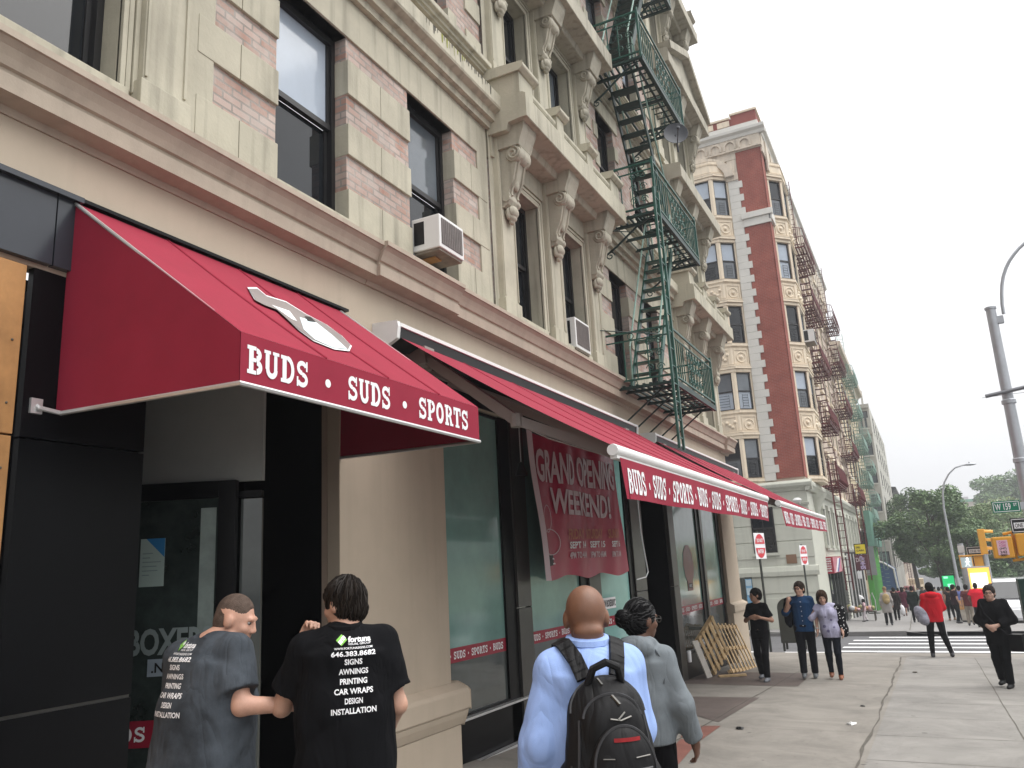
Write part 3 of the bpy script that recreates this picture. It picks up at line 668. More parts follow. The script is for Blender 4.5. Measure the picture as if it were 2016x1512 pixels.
mb.box(FX-2,FX-1.95,14.3,16.3,-2.6,1.94,0); mb.box(FX-2,FX-.1,16.1,16.15,-2.6,1.94,0); mb.box(FX-2,FX-.12,14.42,14.45,-2.6,1.94,0)
mb.obj('shopfront_frame',MT('black','gunmetal','alu'),B1,bevel=.003)
mb=MB(); mb.box(FX-6,FX-.3,7.5,20.8,1.94,1.97); mb.box(FX-6,FX-.2,2,22,-3.2,-3.1); mb.box(FX-2.9,FX-2.8,1,8,-3.2,3); mb.box(FX-2.9,FX-.3,7.9,8,-3.2,1.93) ; mb.obj('inner_slab',M['black'],B1)
# plywood hoarding
H=thing('plywood_hoarding','orange plywood sheet boarding up the bay left of the black entry panel','plywood sheet',(FX+.03,2.2,gz(FX,2.2)))
mb=MB(); mb.box(FX+.0,FX+.045,-3,2.755,-2.1,.905); mb.box(FX+.0,FX+.045,-3,2.76,.917,1.93); mb.obj('board',M['ply'],H,bevel=.004)
mb=MB()
for k in range(9): mb.sphere((FX+.046,2.71,-1.5+k*.37),.008,6,4)
mb.obj('screws',M['joint'],H)
# air conditioners
def ac(y0,z0,w_,h_,d,label,X=FX-.05,par=None):
    A=thing('air_conditioner',label,'air conditioner',(X,y0+w_/2,z0))
    mb=MB(); mb.box(X,X+d,y0,y0+w_,z0,z0+h_); mb.obj('case',M['white'],A,bevel=.012)
    mb=MB(); mb.box(X+d,X+d+.006,y0+.04,y0+w_-.04,z0+.05,z0+h_-.04); 
    o=mb.obj('grille',mat('grey brown coil',(.13,.11,.105),.6,var=.3,vs=9,bump=.4,bs=150),A)
    mb=MB(); n=int(w_/.045)
    for i in range(n): y=y0+.05+i*(w_-.1)/n; mb.box(X+d+.006,X+d+.011,y,y+.006,z0+.05,z0+h_-.04)
    attach(mb.obj('fins',mat('coil fin',(.2,.18,.17),.5,var=.1,bump=0)),o)
    mb=MB(); mb.box(X+.03,X+d*.45,y0-.004,y0-.001,z0+.07,z0+h_-.05); mb.obj('side_vent',M['sblack'],A)
    mb=MB(); mb.box(X+.02,X+d-.02,y0+.02,y0+w_-.02,z0-.03,z0-.001); mb.obj('tray',mat('rusty tray',(.2,.17,.14),.8,var=.3,vs=8),A)
    return A
ac(7.06,3.515,.53,.39,.36,'white boxy air conditioner in the brick bay window above the awnings')
mb=MB(); mb.box(FX-.02,FX+.16,7.2,7.34,3.46,3.484); tag(mb.obj('wood_block',M['ply'],bevel=.01),'brown wooden block propping up the white air conditioner','wood block')
ac(11.45,3.42,.62,.5,.16,'small white air conditioner standing in the window of the pilaster bay')
# ---------------------------------------------------------------- dome awning over the entry
AX=-3.06; AY0,AY1=3.03,5.6
A1=thing('awning','crimson sloped entry awning with a large dark red side and white lettering on its front','awning',(FX,4.3,2.47))
def asl(u,v):
    y=AY0+(AY1+.14*(1-v)-AY0)*u; x=FX+.01+(AX-FX-.01)*v; z=2.465+(1.32-2.465)*v-.02*math.sin(math.pi*v)*math.sin(math.pi*u)
    return (x,y,z)
mb=MB(); mb.grid(asl,16,10)
topc=mb.obj('top_cloth',M['red'],A1,smooth=True)
mb=MB()
for u in (.27,.52,.77): mb.tube([(lambda p:(p[0],p[1],p[2]+.004))(asl(u,v/12)) for v in range(13)],.007,4)
attach(mb.obj('seam',M['redv'],A1,smooth=True),topc)
mb=MB(); mb.poly([(FX+.01,AY0,2.46),(AX,AY0,1.317),(AX,AY0,1.05),(FX+.01,AY0,1.09)]); mb.obj('side_cloth',M['red'],A1)
mb=MB(); mb.poly([(FX+.01,AY1+.14,2.46),(AX,AY1,1.317),(AX,AY1,1.05),(FX+.01,AY1+.1,1.09)])
mb.obj('side_cloth',M['red'],A1)
mb=MB(); mb.box(AX-.004,AX,AY0,AY1,1.05,1.319)
va=mb.obj('valance',M['red'],A1)
mb=MB(); X=AX+.002
for t,l,r,hb_ in (('BUDS',(486,738),(607,763),0),('SUDS',(685,783),(769,806),0),('SPORTS',(825,824),(922,843),0)):
    a=at_x(*l,X); c=at_x(*r,X); slab(mb,t,(X,a.y,1.105),(0,1,0),(0,0,1),(1,0,0),.155,c.y-a.y)
for p in ((646,755),(797,797)):
    a=at_x(*p,X); mb.poly([(X,a.y+.026*math.cos(t*.5236),a.z+.026*math.sin(t*.5236)) for t in range(12)])
attach(mb.obj('lettering',M['lett'],A1),va)
def on_slope(px,off):
    d=ray(*px); n=Vector((2.465-1.32,0,AX-FX)).normalized(); n=n if n.z>0 else -n
    p0=Vector((AX,AY0,1.32))+n*off; return d*(p0.dot(n)/d.dot(n))
def blot(mb,pts,off,m): mb.poly([on_slope(p,off) for p in pts],m)
mb=MB()
o1=[(484,560),(503,560),(522,577),(562,590),(603,617),(645,640),(676,664),(696,686),(691,697),(660,693),(618,675),(588,652),(566,630),(543,607),(518,597),(498,586)]
cx=sum(p[0] for p in o1)/len(o1); cy=sum(p[1] for p in o1)/len(o1)
o1=[(cx+(p[0]-cx)*.97,cy+(p[1]-cy)*.92) for p in o1]
blot(mb,o1,.003,1); blot(mb,[(cx+(p[0]-cx)*.975,cy+(p[1]-cy)*.95) for p in o1],.005,0)
blot(mb,[(590,624),(622,634),(655,660),(684,687),(655,684),(620,668),(598,648)],.007,2); blot(mb,[(535,600),(570,612),(585,632),(575,628)],.007,1); blot(mb,[(600,622),(612,624),(622,634),(606,632)],.009,3)
attach(mb.obj('emblem',[mat('grey emblem print',(.23,.20,.19),.6,var=.15,bump=0),M['lett'],mat('pale cyan print',(.62,.74,.76),.6,var=.05,bump=0),M['sblack']],A1),topc)
mb=MB()
mb.tube([(FX-.02,AY0-.12,1.13),(FX+.04,AY0-.12,1.09),(FX+.06,AY0,1.075),(AX,AY0,1.04),(AX,AY1,1.04),(FX+.02,AY1+.1,1.08)],.014,6)
mb.tube([(FX+.03,AY0,2.45),(AX-.02,AY0+.02,1.32),(AX-.02,AY1,1.32)],.012,6); mb.tube([(FX+.03,AY1+.1,2.45),(AX-.02,AY1-.02,1.31)],.012,6)
mb.box(FX-.02,FX+.02,AY0-.16,AY0-.09,1.06,1.15)
mb.obj('frame',M['alu'],A1,smooth=True)
mb=MB(); mb.box(FX,FX+.05,AY0-.05,AY1+.2,2.468,2.492); mb.obj('top_flashing',M['black'],A1)
# black strip laid over the stucco behind the arms of the shop awnings
mb=MB(); mb.box(FX,FX+.012,6.3,20.78,1.955,2.33); mb.obj('black_strip',M['black'],B1)
# ---------------------------------------------------------------- retractable awnings
BX=-2.18
def retract(y0,y1,yb0,yb1,label,txt,sway=.0):
    A=thing('retractable_awning',label,'awning',(FX,(y0+y1)/2,2.3))
    cx=-4.30
    mb=MB()
    mb.ext([(FX,2.27),(FX+.12,2.24),(cx+.02,2.30),(cx+.03,2.40),(cx,2.44),(FX,2.46)],'y',y0,y1); mb.obj('cassette',M['sblack'],A)
    mb=MB(); mb.box(cx-.01,cx+.045,y0+.0,y1,2.405,2.445); 
    mb.ext([(FX,2.2),(FX+.16,2.22),(cx+.035,2.28),(cx+.05,2.40),(cx+.04,2.452),(FX,2.47)],'y',y0-.05,y0-.001); mb.ext([(FX,2.2),(FX+.16,2.22),(cx+.035,2.28),(cx+.05,2.40),(cx+.04,2.452),(FX,2.47)],'y',y1+.001,y1+.05)
    mb.obj('cassette_lip',M['white'],A,bevel=.004)
    def fab(u,v):
        ya=y0+.06+(y1-.06-y0-.06)*u; yc=yb0+(yb1-yb0)*u
        return (cx-.03+(BX-cx+.0)*v, ya+(yc-ya)*v, 2.335+(1.0-2.335)*v-.035*math.sin(math.pi*v))
    mb=MB(); mb.grid(fab,30,12); fo=mb.obj('cloth',M['red'],A,smooth=True)
    mb=MB()
    for k in range(1,6): mb.tube([(lambda p:(p[0],p[1],p[2]+.003))(fab(k/6,v/10)) for v in range(11)],.006,4)
    attach(mb.obj('seam',M['redv'],A,smooth=True),fo)
    mb=MB(); mb.lathe([(.005,yb0-.02),(.048,yb0-.02),(.053,yb0),(.053,yb1),(.048,yb1+.02),(.005,yb1+.02)],(BX,0,.945),14,0,'y'); mb.box(BX-.03,BX+.03,yb0,yb1,.875,.905)
    mb.obj('front_bar',M['white'],A,smooth=True)
    def val(u,v):
        y=yb0+.05+(yb1-yb0-.1)*u; return (BX+.035+.02*math.sin(u*23)*v+.05*v*sway, y+(.0 if u>.02 else .10*v), .885-(.335-.04*u)*v)
    mb=MB(); mb.grid(val,90,4); va=mb.obj('valance',M['red'],A,smooth=True)
    q=MB(); W=yb1-yb0-.3; slab(q,txt,(0,0,0),(1,0,0),(0,0,1),(0,-1,0),1,1)
    q.v=[(lambda p:(p[0]+.004+y_*-.5,p[1],p[2]))(val(.02+.965*x_,.86-.64*z_)) for x_,y_,z_ in q.v]
    attach(q.obj('lettering',M['lett'],A),va)
    for ya,ybr,s in ((y0+.5,yb0+.55,1),(y1-.6,yb1-.5,-1)):
        mb=MB(); el=(FX+1.38,ya-.25*s,1.36)
        mb.bar((cx-.02,ya,2.22),el,.06,.10); mb.bar(el,(BX-.03,ybr-.05,.93),.055,.09); mb.lathe([(.0,-.06),(.06,-.06),(.06,.06),(.0,.06)],el,10)
        mb.box(FX+.02,cx+.06,ya-.09,ya+.09,2.12,2.3); mb.sphere((cx-.05,ya+.14,2.14),.05,8,6)
        mb.tube([(el[0],el[1],el[2]-.03),(el[0]+.3,el[1]+.02,el[2]-.2),(BX-.05,ybr-.04,.9)],.008,5)
        mb.obj('arm',M['arm'],A)
    mb=MB(); mb.bar((FX+.2,y0+1.05,2.05),(BX-.15,y0+1.5,1.03),.05,.08); mb.bar((FX+.12,y0+.3,2.12),(FX+.12,y1-.3,2.12),.05,.05); mb.obj('stretcher',M['arm'],A)
    return A
T9='BUDS . SUDS . SPORTS . BUDS . SUDS . SPORTS . BUDS . SUDS . SPORTS'
retract(6.28,13.62,6.27,13.4,'crimson retractable awning of the shop windows, the near one, above the banner',T9)
retract(14.76,22.3,14.62,21.6,'crimson retractable awning at the far corner of the near building',T9,.5)
# ---------------------------------------------------------------- banner
def bx(y,z): return -4.36+.024*math.sin(y*4.2+z*1.1)+.012*math.sin(y*9.5-z*2.)+.03*max(0,-z)
BN=thing('banner','crimson grand opening weekend banner drooping in front of the shop windows','banner',(-4.36,11.2,1.6))
def bsurf(u,v):
    z=1.78+(-.085-1.78)*v; ya=9.28+.36*v; yc=12.55+.28*v
    y=ya+(yc-ya)*u; return (bx(y,z),y,z+.03*math.sin(y*5)*(v>.9)+.02*math.sin(y*3)*(1-v))
mb=MB(); mb.grid(bsurf,60,26); bsh=mb.obj('sheet',M['banner'],BN,smooth=True)
mb=MB(); mb.grid(lambda u,v:(bsurf(0,v)[0]+.004+.03*u,bsurf(0,v)[1]+(u*.10-.05)-.03*v,bsurf(0,v)[2]),3,26); mb.obj('folded_edge',M['bannerl'],BN,smooth=True)
mb=MB()
for s in (0,1): p=bsurf(s,0); mb.tube([p,(FX+.01,p[1],p[2]+.16)],.008,5)
mb.obj('tie',M['lett'],BN)
def btext(body,pl,pr,h,m,bold=.03):
    q=MB(); a=at_x(*pl,-4.33); c=at_x(*pr,-4.33)
    L=c.y-a.y; zz=a.z; dz=c.z-a.z
    put_text(q,body,(0,0,0),(1,0,0),(0,0,1),h,L,bold,0,lambda x,y:(bx(a.y+x,zz+y+dz*x/L)+.014,a.y+x,zz+y+dz*x/L))
    attach(q.obj('lettering',M[m]),bsh)
btext('GRAND OPENING',(1062,947),(1211,967),.44,'bannerl',.03)
btext('WEEKEND!',(1092,1010),(1203,1022),.35,'bannerl',.03)
btext('FRIDAY',(1123,1062),(1149,1061),.145,'orange'); btext('SATURDAY',(1156,1061),(1191,1060),.145,'orange'); btext('SUNDAY',(1200,1060),(1222,1059),.145,'orange')
for a,b,s,t in (((1126,1080),(1153,1079),'SEPT 14','4PM TO 4AM'),((1167,1078),(1196,1077),'SEPT 15','1PM TO 4AM'),((1205,1077),(1222,1076),'SEPT 16','1PM TO 1AM')):
    btext(s,a,b,.095,'lett'); btext(t,(a[0]+1,a[1]+20),(b[0]+2,b[1]+19),.09,'bannerl')
q=MB(); a=at_x(1079,1116,-4.33); q.poly([(bx(a.y+i,a.z+j)+.01,a.y+i,a.z+j) for i,j in ((0,0),(.29,.02),(.29,.15),(0,.13))]); attach(q.obj('black_label',M['sblack']),bsh)
btext('.NYC.',(1082,1112),(1099,1111),.085,'lett')
q=MB(); a=at_x(1075,1093,-4.33)
def ring(q,cy,cz,ry,rz,wd):
    for i in range(26):
        t0,t1=i*.24166,(i+1)*.24166
        pp=[(cy+(ry+k)*math.cos(t),cz+(rz+k)*math.sin(t)) for t,k in ((t0,0),(t0,wd),(t1,wd),(t1,0))]
        q.poly([(bx(y,z)+.012,y,z) for y,z in pp])
ring(q,a.y+.28,a.z+.17,.27,.16,.014); ring(q,a.y+.2,a.z+.47,.15,.17,.012)
attach(q.obj('outline_print',M['bannerl']),bsh)
# pendant lamp and crank rod
c=at_x(1027,937,-4.25)
L_=thing('pendant_lamp','small black cone pendant lamp hanging beside the crimson banner','lamp',(c.x,c.y,c.z))
mb=MB(); mb.lathe([(.075,0),(.07,.03),(.045,.1),(.03,.15),(.012,.17)],c,14); mb.obj('shade',M['sblack'],L_,smooth=True)
mb=MB(); mb.tube([c+V3(0,0,.16),(c.x,c.y,1.95)],.007,5); mb.obj('cord',M['alu'],L_)
mb=MB(); mb.tube([at_x(1254,972,-4.25),at_x(1262,1050,-4.25),at_x(1276,1126,-4.2),at_x(1272,1136,-4.2),at_x(1254,1141,-4.3)],.010,6)
tag(mb.obj('crank_rod',M['lett'],smooth=True),'thin white awning crank rod hanging between the banner and the dark doorway','crank rod')
# ---------------------------------------------------------------- green fire escape
FE=thing('fire_escape','green iron fire escape with scrolled railings on the cream stone building','fire escape',(-4.0,14.7,3.1))
PX0,PX1=FX+.05,-3.43; FY0,FY1=13.28,16.35
fl=[3.1,6.25,9.4,12.55,15.7]
def scroll(mb,y,z,r,X,ax='y',s=1,turns=1.4,rad=.012,m=0):
    n=18; pts=[]
    for i in range(n+1):
        t=2*math.pi*turns*i/n; k=r*(1-i/n*.85)
        a,b_=k*math.cos(t)*s,k*math.sin(t)
        pts.append((X,y+a,z+b_) if ax=='y' else (X+a,y,z+b_))
    mb.tube(pts,rad,4,m)
for k,z in enumerate(fl):
    P=MB()
    hatch=(13.4,15.2) if k%2==0 else (14.0,15.9)
    x=PX0+.04
    for i in range(9):
        xx=PX0+.05+i*(PX1-PX0-.1)/8
        if k and -4.28<xx<-3.7:
            for a,c in ((FY0,hatch[0] if False else FY0+.35),(FY1-.4,FY1)): P.box(xx-.018,xx+.018,a,c,z-.03,z)
        else: P.box(xx-.022,xx+.022,FY0,FY1,z-.03,z)
    for y in (FY0,FY0+.35,FY0+1.0,FY0+1.6,FY1-.4,FY1): P.box(PX0,PX1,y-.03,y+.03,z-.075,z-.031)
    P.box(PX1-.02,PX1+.03,FY0,FY1,z-.1,z+.0)
    for i in range(14):
        y=FY0+.12+i*.22
        P.box(PX0+.7,PX1,y-.012,y+.012,z-.045,z-.03)
    P.obj('platform',M['green_shade'],FE)
    Rl=MB(); zt_=z+.95
    for zz,r in ((z+.08,.03),(z+.80,.022),(zt_,.032)):
        Rl.box(PX1-r/2,PX1+r/2,FY0,FY1,zz-r/2,zz+r/2)
        for y in (FY0,FY1): Rl.box(PX0-.1,PX1,y-r/2,y+r/2,zz-r/2,zz+r/2)
    n=22
    for i in range(n+1):
        y=FY0+(FY1-FY0)*i/n
        if 7<=i<=15: continue
        Rl.box(PX1-.009,PX1+.009,y-.009,y+.009,z+.08,zt_ if i%n==0 else z+.80)
    for i in range(5):
        y=FY0+(FY1-FY0)*(8+1.5*i)/n+.1
        Rl.box(PX1-.007,PX1+.007,y-.10,y-.085,z+.08,z+.8)
        for j,s in ((.2,1),(.45,-1),(.66,1)): scroll(Rl,y,z+j,.095,PX1,'y',s,1.5,.009)
    for y in (FY0,FY1):
        for f in (.22,.42,.62): xx=PX0+(PX1-PX0)*f; Rl.box(xx-.01,xx+.01,y-.01,y+.01,z+.08,z+.8)
        for f,zz in ((.35,z+.875),(.35,z+.02)):
            Rl.tube([(PX0+(PX1-PX0)*f+.055*math.cos(t*.5236),y,zz+.055*math.sin(t*.5236)) for t in range(13)],.008,4)
        for j in (.25,.5,.72,.9): scroll(Rl,y,z+j,.075,PX1-.2,'x',1 if j<.6 else -1,1.5,.009); scroll(Rl,y,z+j,.075,PX1-.38,'x',-1 if j<.6 else 1,1.5,.009)
        Rl.box(PX1-.02,PX1+.02,y-.02,y+.02,z-.05,zt_+.08)
    Rl.obj('railing',M['green'],FE)
    Bk=MB()
    if k==0:
        for y in (FY0+.2,FY0+.85,FY0+1.6,FY0+2.3,FY1-.1): Bk.tube([(PX1-.25,y,z-.08),(FX+.03,y-.05,z-.72)],.016,6)
    else:
        for y in (FY0+.1,FY1-.5):
            Bk.tube([(PX1-.1,y,z-.08),(PX1-.35,y,z-.16),(PX0+.25,y,z-.5),(PX0+.05,y,z-.62)],.02,6); scroll(Bk,y,z-.66,.09,PX0+.1,'x',1,1.4,.012)
    Bk.obj('brace',M['green_shade'],FE)
    if k<4:
        S=MB(); up=k%2==0
        ya,yb=(13.5,15.35) if up else (15.7,13.75)
        za,zb_=z,fl[k+1]
        for xx in (-4.24,-3.74):
            S.bar((xx,ya,za),(xx,yb,zb_),.03,.13)
        n=13
        for i in range(1,n):
            t=i/n; S.box(-4.24,-3.74,ya+(yb-ya)*t-.09,ya+(yb-ya)*t+.09,za+(zb_-za)*t-.012,za+(zb_-za)*t+.012)
        S.obj('stair',M['green_shade'] if k else M['green'],FE)
        S=MB()
        for xx in (-4.22,-3.70): S.tube([(xx,ya,za+.75),(xx,yb,zb_+.75)],.018,6); S.tube([(xx,ya,za),(xx,ya,za+.75)],.015,6); S.tube([(xx,yb,zb_),(xx,yb,zb_+.78)],.015,6)
        S.obj('handrail',M['ltgreen'],FE)
S=MB()
for y in (13.02,13.30):
    S.box(PX1+.03,PX1+.07,y-.025,y+.025,1.86,6.55)
for i in range(15): z=2.05+i*.31; S.box(PX1+.04,PX1+.06,13.02,13.30,z-.01,z+.01)
S.obj('drop_ladder',M['green'],FE)
S=MB()
S.tube([(FX+.02,12.55,3.98),(PX1-.2,FY0+.3,4.0)],.010,5); S.tube([(FX+.02,13.0,6.0),(FX+.6,13.5,6.0)],.010,5); S.obj('tie_rod',M['green_shade'],FE)
c=at_x(1330,266,-3.42)
D=thing('satellite_dish','dark grey satellite dish fixed to the green fire escape','satellite dish',c)
mb=MB()
ax=V3(.35,-.9,.12).normalized(); q=ax.to_track_quat('Z','Y').to_matrix()
for i,(r,h) in enumerate(((0,0),(.12,.012),(.22,.04),(.31,.085))): pass
nn=20; rings=[(.015,0),(.10,.010),(.18,.033),(.25,.068),(.255,.063),(.18,.024),(.10,0),(.015,-.014)]
i0=0
for r,h in rings:
    for j in range(nn): mb.v.append(tuple(c+q@V3(r*math.cos(2*math.pi*j/nn),r*math.sin(2*math.pi*j/nn),h)))
for a in range(len(rings)-1):
    for j in range(nn): mb.f.append((a*nn+j,a*nn+(j+1)%nn,(a+1)*nn+(j+1)%nn,(a+1)*nn+j)); mb.m.append(0)
mb.obj('reflector',M['dish'],D,smooth=True)
mb=MB(); mb.tube([c+q@V3(0,-.3,.06),c+q@V3(0,-.15,.4)],.012,5); mb.sphere(c+q@V3(0,-.14,.42),.04,8,6); mb.tube([c,c-V3(.0,-.1,.35)],.022,6); mb.obj('feed_arm',M['dish'],D)
# ---------------------------------------------------------------- pallets leaning on the shopfront
def leaning(name,label,cat,p0,p1,top0,matn,slat,rails,back=0.):
    """p0,p1: ground points of the lower edge; top0: point above p0 on the wall"""
    p0=Vector(p0); u=(Vector(p1)-p0); L=u.length; u.normalize(); s=(Vector(top0)-p0); H=s.length; s.normalize(); u=(u-s*u.dot(s)).normalized(); n=u.cross(s).normalized()
    if n.x<0: n=-n
    T=thing(name,label,cat,p0)
    def bx_(a0,a1,b0,b1,n0,n1):
        m_=MB(); c=p0+u*(a0+a1)/2+s*(b0+b1)/2+n*(n0+n1)/2; m_.obox(c,u,s,n,(a1-a0)/2,(b1-b0)/2,(n1-n0)/2); return m_
    for i in range(slat):
        a=i*(L-.09)/(slat-1); m_=bx_(a,a+.075,0+random.uniform(-.02,.02),H+random.uniform(-.02,.02),.0,.022); m_.obj('slat',M[matn],T,bevel=.003)
    for i in range(rails):
        b=.03+i*(H-.13)/(rails-1); m_=bx_(-.03,L+.02,b,b+.07,-.075,-.001); m_.obj('rail',M[matn],T,bevel=.003)
    return T
def gpt(px,py,lift=.01):
    g=on_ground(px,py); return Vector((g.x,g.y,gz(g.x,g.y)+lift))
a=gpt(1443,1328); c=gpt(1488,1313); t=at_x(1397,1228,FX+.16)
leaning('pallet','tall raw pine pallet leaning against the shopfront beside the corner pillar','pallet',a,c,t,'pine',8,3)
a=gpt(1408,1331); c=gpt(1440,1326); t=at_x(1374,1258,FX+.2)
leaning('pallet','lower pine pallet leaning between the pale board and the tall pallet','pallet',a,c,t,'pine',5,3)
a=gpt(1394,1336); c=gpt(1404,1333); t=at_x(1364,1262,FX+.2)
p0=a; u=(c-a).normalized(); s=(t-a); H=s.length; s.normalize(); mb=MB(); n=u.cross(s).normalized(); mb.obox(p0+u*.1+s*H/2,u,s,n,.16,H/2,.012)
tag(mb.obj('board',M['board'],bevel=.004),'pale grey board leaning on the shopfront left of the pallets','board')
mb=MB(); g=gpt(1442,1333,.03); mb.obox(g,(.9,.5,0),(-.5,.9,0),(0,0,1),.28,.05,.02); tag(mb.obj('loose_slat',M['pine'],bevel=.003),'loose short slat lying on the ground under the tall pallet','slat')
g=at_x(1357,1292,FX+.1); mb=MB(); mb.lathe([(.035,-.11),(.04,-.1),(.045,.1),(.0,.11)],g,12); tag(mb.obj('white_cup',M['lett'],smooth=True),'white tall cup standing on the shopfront ledge near the pallets','cup')
# ---------------------------------------------------------------- corner building across the street
X2,Y2=-4.5,39.0; G2=gz(-4.5,39)
B2=thing('corner_building','six storey cream corner building with a red brick corner strip and sage painted base','building',(X2,45,gz(X2,45)))
WZ=[(3.74,5.58),(6.99,8.80),(10.27,12.14),(13.55,15.46),(16.93,18.86)]
mb=MB()
mb.box(-26,X2,Y2,68,3.0,21.2,0)
mb.obj('wall',M['pinkst'],B2)
mb=MB()
mb.box(-26,X2-.02,Y2-.03,Y2+4.7,-4.2,3.05,0)
for z in (-2.4,-1.5,.05,.8,1.55,2.3):
    mb.box(-26,X2-.0,Y2-.06,Y2-.03,z,z+.7,0)
mb.ext([(Y2,3.0),(Y2-.12,3.0),(Y2-.2,3.12),(Y2-.38,3.2),(Y2-.42,3.34),(Y2-.3,3.46),(Y2,3.5)],'x',-26,X2+.28)
mb.ext([(X2,3.0),(X2+.12,3.0),(X2+.2,3.12),(X2+.28,3.2),(X2+.3,3.34),(X2+.2,3.46),(X2,3.5)],'y',Y2-.3,68)
mb.ext([(Y2,-.75),(Y2-.14,-.75),(Y2-.16,-.55),(Y2-.1,-.35),(Y2,-.3)],'x',-26,X2+.1)
mb.ext([(Y2,2.35),(Y2-.1,2.35),(Y2-.14,2.46),(Y2,2.5)],'x',-26,X2+.05)
mb.box(X2-.1,X2+.0,Y2+4.7,68,-4.6,3.0,0)
mb.box(-26,X2+.05,Y2-.1,Y2,-4.2,-2.42,0)
mb.obj('base_wall',M['sage'],B2,bevel=.02)
mb=MB(); mb.box(-5.72,X2-.0,Y2-.06,Y2+.02,3.62,20.25); mb.box(X2-.02,X2+.03,Y2-.06,Y2+.9,3.62,20.25); mb.obj('brick_strip',M['redbrick'],B2)
mb=MB(); z=3.55; i=0
while z<18.8:
    mb.box(-6.25,-5.72+(.16 if i%2 else -.02),Y2-.10,Y2-.0,z,z+.355); z+=.36; i+=1
mb.box(-5.72,X2+.08,Y2-.13,Y2,16.15,16.55); mb.box(-5.8,X2+.2,Y2-.22,Y2,16.55,16.85); mb.box(X2,X2+.15,Y2-.13,Y2+1.0,16.3,16.8)
mb.obj('quoin',M['quoin'],B2,bevel=.012)
# canted bay facing the cross street; another round the corner
rnd_w=random.Random(12)
def prism_bay(mb,pts,z0,z1,m=0): mb.ext(pts,'z',z0,z1,m)
def bay(pts,name='bay'):
    """pts: plan polyline from wall to wall; builds spandrels, mouldings and windows on each facet"""
    def off(o):
        c=Vector((sum(p[0] for p in pts)/len(pts),sum(p[1] for p in pts)/len(pts)))
        P=[Vector(p) for p in pts]; out=[]
        for p in P:
            d=(p-c).normalized(); out.append(p+d*o)
        return [tuple(q) for q in out]
    mb=MB()
    levels=[3.45]+[z for w_ in WZ for z in w_]+[19.9]
    for i in range(0,len(levels)-1,2):
        a,b_=levels[i],levels[i+1]
        prism_bay(mb,pts,a,b_)
        prism_bay(mb,off(.10),b_-.16,b_-.02) if i<10 else None
        if i>0:
            prism_bay(mb,off(.06),a+.02,a+.16); prism_bay(mb,off(.16),a+.18,a+.30); prism_bay(mb,off(.09),a+.31,a+.4)
        prism_bay(mb,off(.035),b_-.16-.05,b_-.16)
    o=mb.obj(name,M['cream2'],B2,bevel=.015)
    for (z0,z1) in WZ:
        for p,q in zip(pts[:-1],pts[1:]):
            p=Vector((*p,0)); q=Vector((*q,0)); L=(q-p).length
            if L<.5: continue
            u=(q-p)/L; n=Vector((u.y,-u.x,0)); c=Vector((sum(t[0] for t in pts)/len(pts),sum(t[1] for t in pts)/len(pts),0))
            if n.dot((p+q)/2-c)<0: n=-n
            W=MB()
            def bb(mb,a0,a1,c0,c1,n0,n1,m=0): 
                k=p+u*(a0+a1)/2+n*(n0+n1)/2; mb.obox((k.x,k.y,(c0+c1)/2),u,n,(0,0,1),(a1-a0)/2,abs(n1-n0)/2,(c1-c0)/2,m)
            jam=.12
            pier=MB(); bb(pier,-.02,jam,z0-.02,z1+.02,-.2,.01); bb(pier,L-jam,L+.02,z0-.02,z1+.02,-.2,.01); attach(pier.obj('mullion',M['cream2'],B2),B2)
            a,e=jam,L-jam; zm=(z0+z1)/2; t=.06
            for r in ((a,a+t,z0,z1),(e-t,e,z0,z1),(a+t,e-t,z1-t,z1),(a+t,e-t,z0,z0+t),(a+t,e-t,zm-.035,zm+.035)): bb(W,*r,-.14,-.06)
            if L>.6:
                for k in range(5): bb(W,a+.22,e-.22,z0+.18+k*.13,z0+.2+k*.13,-.055,-.045)
                bb(W,a+.22,a+.235,z0+.1,z0+.75,-.055,-.045); bb(W,e-.235,e-.22,z0+.1,z0+.75,-.055,-.045)
            wo_=W.obj('window',M['bronze'],B2)
            Q=MB(); bb(Q,a+t,e-t,zm+.035,z1-t,-.11,-.10,0); bb(Q,a+t,e-t,z0+t,zm-.035,-.12,-.11,1); attach(Q.obj('pane',MT(rnd_w.choice(('blind','blind','dimblind','blind','glass')),rnd_w.choice(('dimblind','glass','glass','blind') if z0>6 else ('glass','glass','dimblind')))),wo_)
            # raised ornament on the spandrel below
            if z0>4:
                O=MB(); zc=z0-.72
                for r in ((.12,L-.12,zc+.36,zc+.40),(.12,L-.12,zc-.40,zc-.36),(.12,.16,zc-.36,zc+.36),(L-.16,L-.12,zc-.36,zc+.36)): bb(O,*r,0,.035)
                k=p+u*L/2+n*.01
                O.tube([k+u*(.24*math.cos(t*.4189))+V3(0,0,zc+.24*math.sin(t*.4189)) for t in range(16)],.035,5)
                O.sphere(k+V3(0,0,zc),.1,8,6)
                if L>1.2:
                    for s in(-1,1):
                        for j in range(4): O.sphere(k+u*s*(.4+j*.13)+V3(0,0,zc+.14*math.sin(j*2.2+s)),(.09,.09,.09),7,5)
                O.obj('spandrel_ornament',M['cream2'],B2,smooth=True)
bay([(-9.75,Y2-.0),(-8.95,Y2-.62),(-7.0,Y2-.62),(-6.24,Y2-.0)])
bay([(X2,Y2+.95),(X2+.62,Y2+1.7),(X2+.62,Y2+3.6),(X2,Y2+4.5)])
mb=MB(); mb.box(-26,-9.8,Y2-.04,Y2,3.5,19.9); mb.obj('cream_facing',M['cream2'],B2)
mb=MB()   # corbel under the corner bay
mb.lathe([(.1,1.9),(.25,2.3),(.4,2.6),(.62,2.95)],(X2+.0,Y2+2.7,0),14); mb.obj('bay_corbel',M['sage'],B2,smooth=True)
